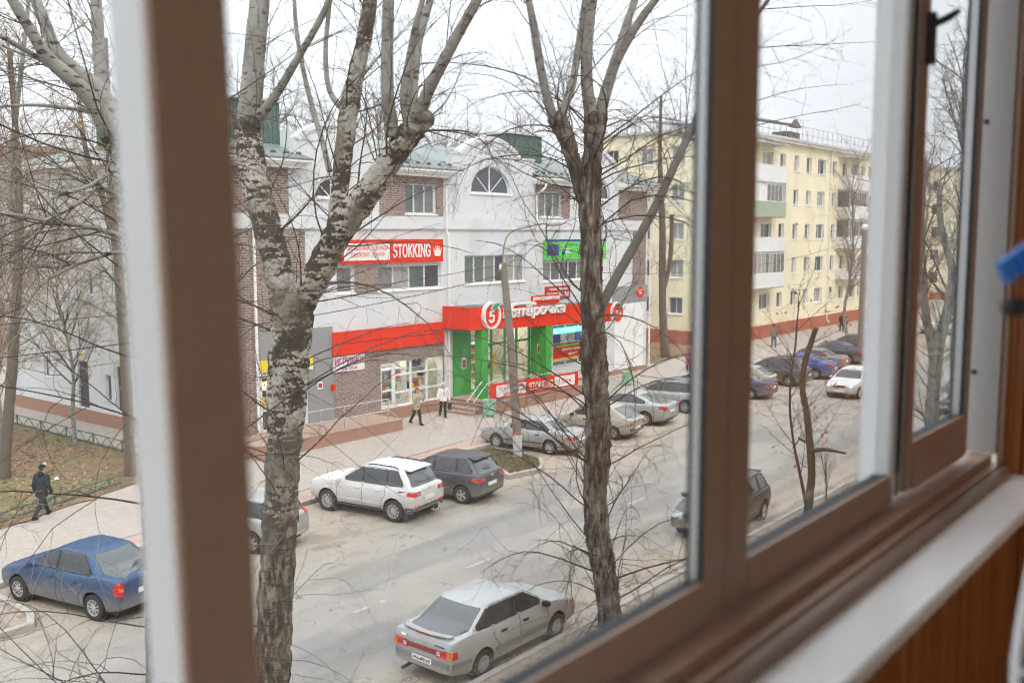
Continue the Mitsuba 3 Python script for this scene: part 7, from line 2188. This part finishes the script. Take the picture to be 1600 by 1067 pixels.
    if bag:                                   # a bag is a thing of its own, hung from the hand
        side, bm, bl, size = bag
        n = 'l' if side > 0 else 'r'
        hand = J['wr' + n] + J['hd' + n] * .10
        b = thing('carried_bag', bl, 'bag')
        w, d_, hh = size
        c = hand + [0, 0, -.10 - hh / 2]
        v = trimesh.creation.box((w, d_, hh))
        v = v.subdivide().subdivide()
        p_ = np.array(v.vertices)
        p_ *= [1, 1, 1]
        p_ += 0.02 * (meshkit.noise(p_ * 14, 3)[:, None] - .5)
        p_[:, :2] *= (1 - .25 * np.clip((p_[:, 2:] / hh + .0), 0, 1))
        obj('sack', mikit.ply(fin(trimesh.Trimesh(p_ + c, v.faces)), None, smooth=True), bm, b, to_world=Mw)
        obj('handle', mikit.ply(fin(MB().tube([c + [.07, 0, hh / 2 - .02], hand + [.01, 0, -.01], c + [-.07, 0, hh / 2 - .02]], .009, 6).mesh()), None, smooth=True), bm, b, to_world=Mw)
    return t


person('man in a black hooded jacket and cap striding along the path at the left', 14.2, 29.9, 28, legs=((30, 4), (-30, 16)), arms=((-14, 9, 30), (-4, 9, 30)), lean=5, jacket='cloth_charcoal', hem=.74, trousers='cloth_charcoal', hat=('cap', 'cloth_black'), hood='cloth_black', h=1.74, bulk=1.08)
person('man in a beige jacket and brown cap raising his hands to his face', 32.15, 31.35, 262, legs=((14, 4), (-16, 22)), arms=((28, 14, 112), (30, 10, 118)), lean=2, jacket='cloth_beige', hem=.72, trousers='cloth_navy', hat=('cap', 'cloth_brown'), sleeve='cloth_beige', hood='cloth_black', h=1.74, bulk=1.08, head_turn=25)
person('woman in a white jacket, knitted hat and grey scarf by the shop window', 34.30, 31.70, 238, legs=((8, 2), (-12, 20)), arms=((-4, 14, 12), (6, 16, 18)), lean=2, jacket='cloth_white', hem=.80, trousers='cloth_black', hat=('beanie', 'cloth_white'), scarf='cloth_grey', hood='fur', h=1.68, bulk=1.06, bag=(1, 'cloth_charcoal', 'dark shopping bag in the hand of the woman in white', (.30, .14, .30)))
person('woman in a long pink coat next to the middle window post', 55.7, 30.3, 215, legs=((6, 2), (-6, 6)), arms=((5, 8, 20), (0, 8, 25)), jacket='cloth_pink', hem=.42, trousers='cloth_black', hat=('hood', 'cloth_pink'), h=1.66, skirt=.03, bulk=1.08)
person('man in a tan hooded jacket and jeans seen from behind on the far pavement', 72.1, 31.9, 45, legs=((8, 2), (-8, 10)), arms=((-5, 10, 15), (3, 12, 8)), jacket='cloth_tan', hem=.80, trousers='cloth_jeans', hat=('hair', 'hair_brown'), hood='cloth_tan', h=1.76, bag=(-1, 'bag_plastic', 'white plastic bag carried by the man in the tan jacket', (.30, .14, .38)))
person('woman in a black coat with a hood walking toward us on the far pavement', 87.2, 32.2, 215, legs=((14, 4), (-12, 12)), arms=((5, 8, 20), (10, 12, 14)), jacket='cloth_black', hem=.60, trousers='cloth_black', hat=('hood', 'cloth_black'), h=1.66, bag=(-1, 'cloth_brown', 'brown handbag of the woman in the black coat', (.26, .12, .24)))
# ---------------------------------------------------------------- street furniture
PO = thing('utility_pole', 'weathered concrete lamp pole with a whitewashed foot on the grass island', 'pole')
px, py = 29.58, 23.46
obj('shaft', MB().tube([(px - .0, py, 1.15), (px - .15, py + .18, 4.5), (px - .34, py + .42, 7.72)], [.175, .155, .135], 14), 'pole_concrete', PO, True)
obj('white_foot', MB().tube([(px + .02, py - .02, 0.0), (px, py, 1.152)], [.185, .178], 14), 'light_grey', PO, True)
obj('paint_ring', MB().tube([(px, py, 1.10), (px, py, 1.17)], [.181, .180], 14), 'plinth_red', PO, True)
tx_, ty_ = px - .34, py + .42
obj('lamp_arm', MB().tube(smooth_line([(tx_, ty_, 7.5, 1), (tx_ + .02, ty_ - .02, 8.3, 1), (tx_ + .16, ty_ - .26, 8.85, 1), (tx_ + .7, ty_ - .95, 9.12, 1), (tx_ + 1.05, ty_ - 1.4, 9.2, 1)], 6)[:, :3], .024, 8), 'rust', PO, True)
a, b = np.array([tx_ + .95, ty_ - 1.28, 9.17]), np.array([tx_ + 1.42, ty_ - 1.86, 9.22])
obj('lamp_head', MB().tube([a, a * .7 + b * .3, a * .3 + b * .7, b], [.05, .12, .11, .04], 10), 'light_grey', PO, True)
for s in (-1, 1):
    obj('insulator', MB().tube([(tx_ + s * .16, ty_, 7.45), (tx_ + s * .16, ty_, 7.58), (tx_ + s * .16, ty_, 7.66)], [.05, .055, .03], 8), 'white_paint', PO, True)
obj('crossarm', MB().box(tx_ - .25, tx_ + .25, ty_ - .03, ty_ + .03, 7.38, 7.45), 'rust', PO)
PL = thing('utility_pole', 'pole standing outside the view at the left, carrying the street wires', 'pole')
obj('shaft', MB().tube([(-9, 24.3, 0), (-9, 24.3, 7.6)], [.18, .14], 12), 'pole_concrete', PL, True)


def cable(label, a, b, sag, r=.011):
    s = np.linspace(0, 1, 28)
    p = np.outer(1 - s, a) + np.outer(s, b)
    p[:, 2] -= sag * 4 * s * (1 - s)
    k = obj('overhead_wire', MB().tube(p, r, 5, False), 'black_plastic', None, True)
    lab(k, label, 'wire')


cable('upper overhead wire sagging from the concrete pole toward the left', (tx_ - .16, ty_, 7.62), (-9, 24.3, 7.5), .9)
cable('lower overhead wire sagging from the concrete pole toward the left', (tx_ - .10, ty_, 7.25), (-9, 24.3, 7.0), 1.25, .014)
cable('thin wire from the concrete pole to the shop wall', (tx_ + .16, ty_, 7.62), (FX(47.2), FY - .1, GZ(9.4)), .35, .008)
cable('long overhead wire running down the street to the far concrete pole', (tx_ + .16, ty_, 7.60), (70.2, 24.5, 8.7), 1.2, .012)
PF_ = thing('utility_pole', 'far concrete pole with a round white lamp behind the last parked cars', 'pole')
obj('shaft', MB().tube([(70.2, 24.5, 0), (70.2, 24.5, 8.9)], [.25, .20], 12), 'pole_concrete', PF_, True)
obj('lamp_globe', MB().tm(trimesh.creation.icosphere(2, .24), MAT(np.eye(3), [70.2, 24.5, 9.25])), 'white_paint', PF_, True)
obj('lamp_arm', MB().tube(smooth_line([(70.2, 24.5, 8.8, 1), (70.3, 24.3, 9.6, 1), (70.7, 23.6, 9.9, 1), (71.1, 23.0, 9.8, 1)], 6)[:, :3], .03, 6), 'galvanised', PF_, True)


def bin_(x, y, deg, label):
    t = thing('litter_bin', label, 'bin')
    M_ = T().translate([x, y, .12]).rotate([0, 0, 1], deg)
    put = lambda nm, m, mat, sm=False: obj(nm, mikit.ply(m.mesh(), None, smooth=sm), mat, t, to_world=M_)
    s = sg.Point(0, 0).buffer(.27, 10)
    put('tub', MB().lathe([(0, .14), (.26, .14), (.30, .22), (.33, .78), (.345, .80), (.345, .83), (.31, .83), (.27, .30), (0, .30)], None, 22), 'bin_green', 35)
    put('band', MB().lathe([(.331, .72), (.345, .72), (.347, .76), (.331, .76)], None, 22), 'bin_green', 35)
    for sgn in (-1, 1):
        put('leg', MB().bar((sgn * .2, -.12, 0), (sgn * .2, -.12, .2), .04).bar((sgn * .2, .12, 0), (sgn * .2, .12, .2), .04).bar((sgn * .2, -.16, .02), (sgn * .2, .16, .02), .05), 'bin_green')
    put('pivot', MB().tube([(-.40, 0, .55), (.40, 0, .55)], .02, 6), 'bin_green')
    return t


bin_(35.75, 30.05, 20, 'pale green litter bin at the foot of the shop steps')
bin_(48.3, 30.2, 10, 'pale green litter bin at the far end of the shop platform')
LF = thing('lawn_fence', 'low green zigzag fence along the back edge of the lawn by the side wall', 'fence')


def zigzag(parent, a, b, h=.5, step=.55):
    a, b = np.array(a, float), np.array(b, float)
    n = max(1, int(np.linalg.norm(b - a) / step))
    obj('rail', MB().bar((*a, h + .1), (*b, h + .1), .035).bar((*a, .2), (*b, .2), .035), 'fence_green', parent)
    for i in range(n + 1):
        p = a + (b - a) * i / n
        if i % 4 == 0:
            obj('post', MB().bar((*p, .0), (*p, h + .14), .045), 'fence_green', parent)
        if i < n:
            q = a + (b - a) * (i + 1) / n
            lo, hi = (.2, h + .1) if i % 2 else (h + .1, .2)
            obj('strut', MB().bar((*p, lo), (*q, hi), .025), 'fence_green', parent)


zigzag(LF, (20.6, 34.2), (20.7, 50.0))
LF2 = thing('lawn_fence', 'low green fence between the lawn and the path behind the striding man', 'fence')
zigzag(LF2, (2.0, 28.4), (12.8, 30.1), .36)
zigzag(LF2, (12.8, 30.1), (17.9, 31.8), .36)
CG = thing('basement_cage', 'grey mesh cage over a basement entrance by the yellow house', 'cage')
B = MB()
for i in range(9):
    B.bar((92 + i * .35, 30.6, 0.1), (92 + i * .35, 30.6, 1.3), .03).bar((92 + i * .35, 31.8, 0.1), (92 + i * .35, 31.8, 1.3), .03)
for z in (.15, .7, 1.3):
    B.bar((92, 30.6, z), (94.8, 30.6, z), .04).bar((92, 31.8, z), (94.8, 31.8, z), .04).bar((92, 30.6, z), (92, 31.8, z), .04)
obj('bars', B, 'galvanised', CG, kind='stuff')
rg = random.Random(8)
for i, (x, y) in enumerate(((11.9, 30.6), (16.4, 33.5), (17.2, 36.0))):
    t = obj('litter_scrap', MB().hexa([[x, y, .3], [x + .16, y + .02, .3], [x + .18, y + .14, .3], [x + .02, y + .12, .3], [x + .02, y, .38], [x + .13, y + .04, .36], [x + .15, y + .12, .39], [x + .03, y + .10, .36]]), 'plate_white')
    lab(t, ['white paper scrap left of the striding man on the lawn', 'white scrap among brown leaves in the middle of the lawn', 'white scrap near the back of the lawn'][i], 'litter')
# ---------------------------------------------------------------- the balcony we stand on and its window
WY = 0.70                                     # inner face of the window frame
FLOOR, CEIL, XL, XR, YB = 7.15, 9.85, -0.95, 2.985, -0.95
P('own_house', (0.50, 0.44, 0.36), 0.85, 0.2)
P('plaster', (0.80, 0.76, 0.70), 0.8, 0.2)
P('pvc_wood', (0.215, 0.140, 0.100), 0.34, 0.5)
P('floor_lino', (0.46, 0.38, 0.30), 0.5, 0.3)
struct('own_house_wall', MB().box(-70, 60, -13, YB - .101, -.02, 16.2), 'own_house')
struct('balcony_floor', MB().box(XL - .1, XR + .1, YB - .1, .72, FLOOR - .15, FLOOR), 'floor_lino')
struct('balcony_ceiling', MB().box(XL - .1, XR + .1, YB - .1, .80, CEIL, CEIL + .15), 'plaster')
struct('balcony_rear_wall', MB().box(XL, XR, YB - .1, YB, FLOOR, CEIL), 'plaster')
struct('balcony_left_wall', MB().box(XL - .1, XL, YB, .64, FLOOR, 8.05), 'plaster')
LW = thing('side_window', 'glazed left end of the balcony, outside the view', 'window')
B = MB().box(XL - .08, XL - .02, YB, .62, 8.05, 8.13).box(XL - .08, XL - .02, YB, .62, 9.77, CEIL)
for yy in np.linspace(YB, .56, 4):
    B.box(XL - .08, XL - .02, yy, yy + .06, 8.131, 9.769)
obj('frame', B, 'pvc_white', LW)
obj('pane', MB().add([[XL - .05, YB, 8.13], [XL - .05, .62, 8.13], [XL - .05, .62, 9.77], [XL - .05, YB, 9.77]], [[0, 1, 2], [0, 2, 3]]), 'clear_pane', LW)
PW_ = lab(numbered('balcony_parapet'), kind='structure')
obj('core', MB().box(XL, XR, .60, .76, FLOOR, 8.09), 'concrete', PW_)
rg = random.Random(3)
x, i = XL, 0
while x < XR - .01:                           # tongue-and-groove boards under the sill
    w = min(.096, XR - x)
    d = .0015 * (i % 3)
    obj('board', MB().hexa([[x + .005, .585 - d, FLOOR], [x + w - .005, .585 - d, FLOOR], [x + w - .001, .60, FLOOR], [x + .001, .60, FLOOR], [x + .005, .585 - d, 8.09], [x + w - .005, .585 - d, 8.09], [x + w - .001, .60, 8.09], [x + .001, .60, 8.09]]), 'varnished_wood', PW_)
    x += w
    i += 1
EW = lab(numbered('balcony_end_wall'), kind='structure')
obj('core', MB().box(XR + .02, XR + .14, YB, .64, FLOOR, CEIL), 'concrete', EW)
y, i = YB, 0
while y < .60:
    w = min(.096, .64 - y)
    d = .0015 * (i % 3)
    obj('board', MB().hexa([[XR - d, y + .004, FLOOR], [XR + .02, y, FLOOR], [XR + .02, y + w, FLOOR], [XR - d, y + w - .004, FLOOR], [XR - d, y + .004, CEIL], [XR + .02, y, CEIL], [XR + .02, y + w, CEIL], [XR - d, y + w - .004, CEIL]]), 'varnished_wood', EW)
    y += w
    i += 1
obj('corner_bead', MB().box(XR - .022, XR - .003, .612, .635, 8.15, CEIL), 'varnished_wood', EW)
SI = thing('window_sill', 'white window sill board with a rounded front edge along the balcony window', 'sill')
prof = sg.Polygon([(.492, 8.105), (.66, 8.105), (.66, 8.137), (.492, 8.137)]).buffer(-.012).buffer(.012)
B = MB().prism(prof, XR - .004 - XL, MAT([[0, 1, 0], [0, 0, 1], [1, 0, 0]], [XL, 0, 0]))
obj('board', B, 'sill_white', SI, 30)
obj('corner_strip', MB().box(XL, XR - .03, .606, .624, 8.139, 8.165), 'pvc_wood', SI)

WN = thing('balcony_window', 'brown sliding balcony window with white outer frames, seen very close and out of focus', 'window')
Z0, Z1 = 8.14, 9.84
B = MB().box(XL, XR - .03, .628, .70, 8.14, 8.168).box(XL, XR - .03, .655, .80, 8.168, 8.19).box(XL, XR - .03, .64, .80, Z1 - .09, Z1)
obj('inner_track', B, 'wood_film', WN)
obj('outer_rail', MB().box(XL, XR - .03, .801, .83, 8.10, 8.17), 'pvc_white', WN)
obj('jamb', MB().box(XR - .058, XR - .024, .64, .715, 8.198, Z1 - .092), 'jamb_grey', WN)
obj('jamb_trim', MB().box(XR - .050, XR - .028, .625, .638, 8.17, Z1), 'wood_film', WN)
for z in (8.42, 9.10):
    obj('screw_cap', MB().tube([(XR - .060, .705, z), (XR - .056, .705, z)], .008, 10), 'black_plastic', WN)


P('slate_bead', (0.12, 0.145, 0.165), 0.5, 0.4)


def sash(x0, x1, zb, glass_x0, glass_x1, gy, bead=True, white_to=.772, y=WY, pane=True, right_face=None, zt=Z1 - .095, rail=.078, white_r=None, lean=0.0):
    """A sliding sash: wood film on its inner face only, white returns, gasket and bead round the pane."""
    s = numbered(WN + '__sash')
    t_ = .006                                 # the bottom rail leans back toward the glass
    dx = lambda z: lean * (8.98 - z)          # a stile that stands slightly out of plumb

    def stile(m, ya, yb):
        a, b = dx(zb), dx(zt)
        return m.hexa([[x0 + a, ya, zb], [glass_x0 + a, ya, zb], [glass_x0 + a, yb, zb], [x0 + a, yb, zb], [x0 + b, ya, zt], [glass_x0 + b, ya, zt], [glass_x0 + b, yb, zt], [x0 + b, yb, zt]])
    B = stile(MB(), y, y + .008)
    B.hexa([[glass_x0, y - t_, zb], [glass_x1, y - t_, zb], [glass_x1, y + .008, zb], [glass_x0, y + .008, zb], [glass_x0, y, zb + rail], [glass_x1, y, zb + rail], [glass_x1, y + .008, zb + rail], [glass_x0, y + .008, zb + rail]])
    if right_face:
        B.box(right_face[2], x1, y, y + .008, zb, zt)
    else:
        B.box(glass_x1, x1, y, y + .008, zb, zt)
    scene[s] = mikit.ply(B.mesh(), 'm_wood_film')
    if right_face:
        obj('grey_edge', MB().box(glass_x1, right_face[0], y + .001, y + .008, zb + rail, zt), 'light_grey', s)
        obj('gasket', MB().box(right_face[0], right_face[1], y - .001, y + .008, zb + rail, zt), 'gasket', s)
        obj('grey_edge', MB().box(right_face[1], right_face[2], y + .001, y + .008, zb + rail, zt), 'mid_grey', s)
    obj('profile', stile(MB(), y + .0085, white_to).box(glass_x1, x1, y + .0085, white_r or white_to, zb, zt).box(glass_x0, glass_x1, y + .0085, gy + .004, zb, zb + rail - .010).box(glass_x0, glass_x1, y, white_to, zt - .06, zt), 'pvc_white', s)
    g = .0
    zg = zb + rail
    if bead:                                  # stripes on the return that faces us: gasket, spacer, gasket
        obj('gasket', MB().box(glass_x1 - .003, glass_x1, y + .002, y + .012, zg, zt - .06).box(glass_x1 - .003, glass_x1, gy - .008, gy - .001, zg, zt - .06), 'gasket', s)
        obj('spacer', MB().box(glass_x1 - .0025, glass_x1, y + .0122, gy - .0082, zg, zt - .06), 'spacer_metal', s)
    obj('gasket', MB().box(glass_x0, glass_x1 - .003, y + .0085, y + .016, zb + rail - .0095, zb + rail + .002).box(glass_x0, glass_x1 - .003, gy - .011, gy - .001, zb + rail - .0095, zb + rail - .001), 'gasket', s)
    obj('spacer', MB().box(glass_x0, glass_x1 - .003, y + .0162, gy - .0112, zb + rail - .0094, zb + rail - .003), 'slate_bead', s)
    if pane:
        obj('pane', MB().add([[glass_x0, gy, zb + rail - .008], [glass_x1, gy, zb + rail - .008], [glass_x1, gy, zt - .06], [glass_x0, gy, zt - .06]], [[0, 1, 2], [0, 2, 3]]), 'clear_pane', s)
    return s


sash(-.94, -.40, 8.202, -.87, -.47, .760, False, rail=.060)
sash(.432, 1.419, 8.202, .503, 1.350, .733, white_to=.758, white_r=.7345, rail=.060, lean=.024)
sash(1.424, 2.290, 8.202, 1.500, 2.228, .737, False, right_face=(2.262, 2.289, 2.2895), rail=.060)
sash(2.292, 2.818, 8.212, 2.337, 2.775, .726, True, y=WY - .012, zt=Z1 - .10, rail=.110, white_r=.7275)
LT = thing('window_latch', 'black lever latch on the inner edge of the last sash', 'latch')
obj('plate', MB().box(2.305, 2.330, .672, .6875, 9.17, 9.28), 'black_plastic', LT)
obj('lever', MB().tube([(2.318, .676, 9.255), (2.345, .655, 9.27), (2.385, .645, 9.29)], [.009, .009, .007], 8), 'black_plastic', LT, True)
# what stands at the right, mostly outside the view
HB = thing('black_handlebar', 'black foam grip of a bar reaching in from the right edge', 'handle')
obj('grip', MB().tube([(1.397, .302, 8.706), (1.402, .299, 8.706), (1.74, .11, 8.712)], [.009, .0115, .0115], 14), 'black_plastic', HB, True)
obj('stem', MB().tube([(1.74, .11, 8.712), (1.80, .07, 8.60), (1.82, .06, FLOOR + .02)], [.013, .014, .014], 10), 'black_plastic', HB, True)
obj('foot', MB().box(1.64, 2.0, -.15, .27, FLOOR, FLOOR + .03), 'black_plastic', HB)
BS = thing('blue_clamp', 'bright blue ribbed plastic strip above the black grip at the right edge', 'strip')
a, b = np.array([1.394, .308, 8.750]), np.array([1.632, .148, 8.915])
d = unit(b - a)
obj('strip', MB().bar(a, b, .010, .030), 'blue_plastic', BS)
for i in range(9):
    p = a + d * (.02 + i * .014)
    obj('rib', MB().bar(p - [0, .006, 0], p + d * .006 - [0, .006, 0], .010, .018), 'blue_plastic', BS)
obj('tail', MB().tube([b, b + [.05, -.03, .0], np.array([1.81, .065, 8.60])], .008, 6), 'blue_plastic', BS, True)
WB = thing('white_board', 'white curved board edge with small rivets leaning in the lower right corner', 'board')
cv = np.array([.018, -.024, 0]) + smooth_line([(1.40, .25, 8.62, 1), (1.345, .262, 8.50, 1), (1.30, .262, 8.42, 1), (1.245, .262, 8.34, 1), (1.21, .258, 8.285, 1), (1.18, .245, 8.20, 1), (1.19, .22, 8.0, 1), (1.20, .20, 7.5, 1), (1.22, .2, FLOOR + .01, 1)], 6)[:, :3]
B = MB()
for p, q in zip(cv[:-1], cv[1:]):
    B.hexa([p + [0, 0, 0], p + [.018, -.004, 0], p + [.20, -.16, .0], p + [.19, -.165, 0], q + [0, 0, 0], q + [.018, -.004, 0], q + [.20, -.16, 0], q + [.19, -.165, 0]])
obj('panel', B, 'cloth_black', WB)
obj('edge', MB().tube(cv, .0058, 10), 'pvc_white', WB, True)
for i in (8, 13, 18, 23):
    obj('rivet', MB().tm(trimesh.creation.icosphere(1, .005), MAT(np.eye(3), cv[i] + [-.004, -.010, 0])), 'chrome', WB)
# ---------------------------------------------------------------- the thin autumn air
scene['autumn_air'] = {'type': 'homogeneous', 'albedo': {'type': 'rgb', 'value': [0.95, 0.955, 0.96]}, 'sigma_t': 0.00045}
scene['haze'] = {'type': 'cube', 'bsdf': {'type': 'null'}, 'interior': {'type': 'ref', 'id': 'autumn_air'}, 'to_world': T().translate([300, 300, 19]).scale([1250, 1250, 21])}
lab('haze', 'thin pale air between the far buildings', kind='stuff')
scene['camera']['medium'] = {'type': 'ref', 'id': 'autumn_air'}
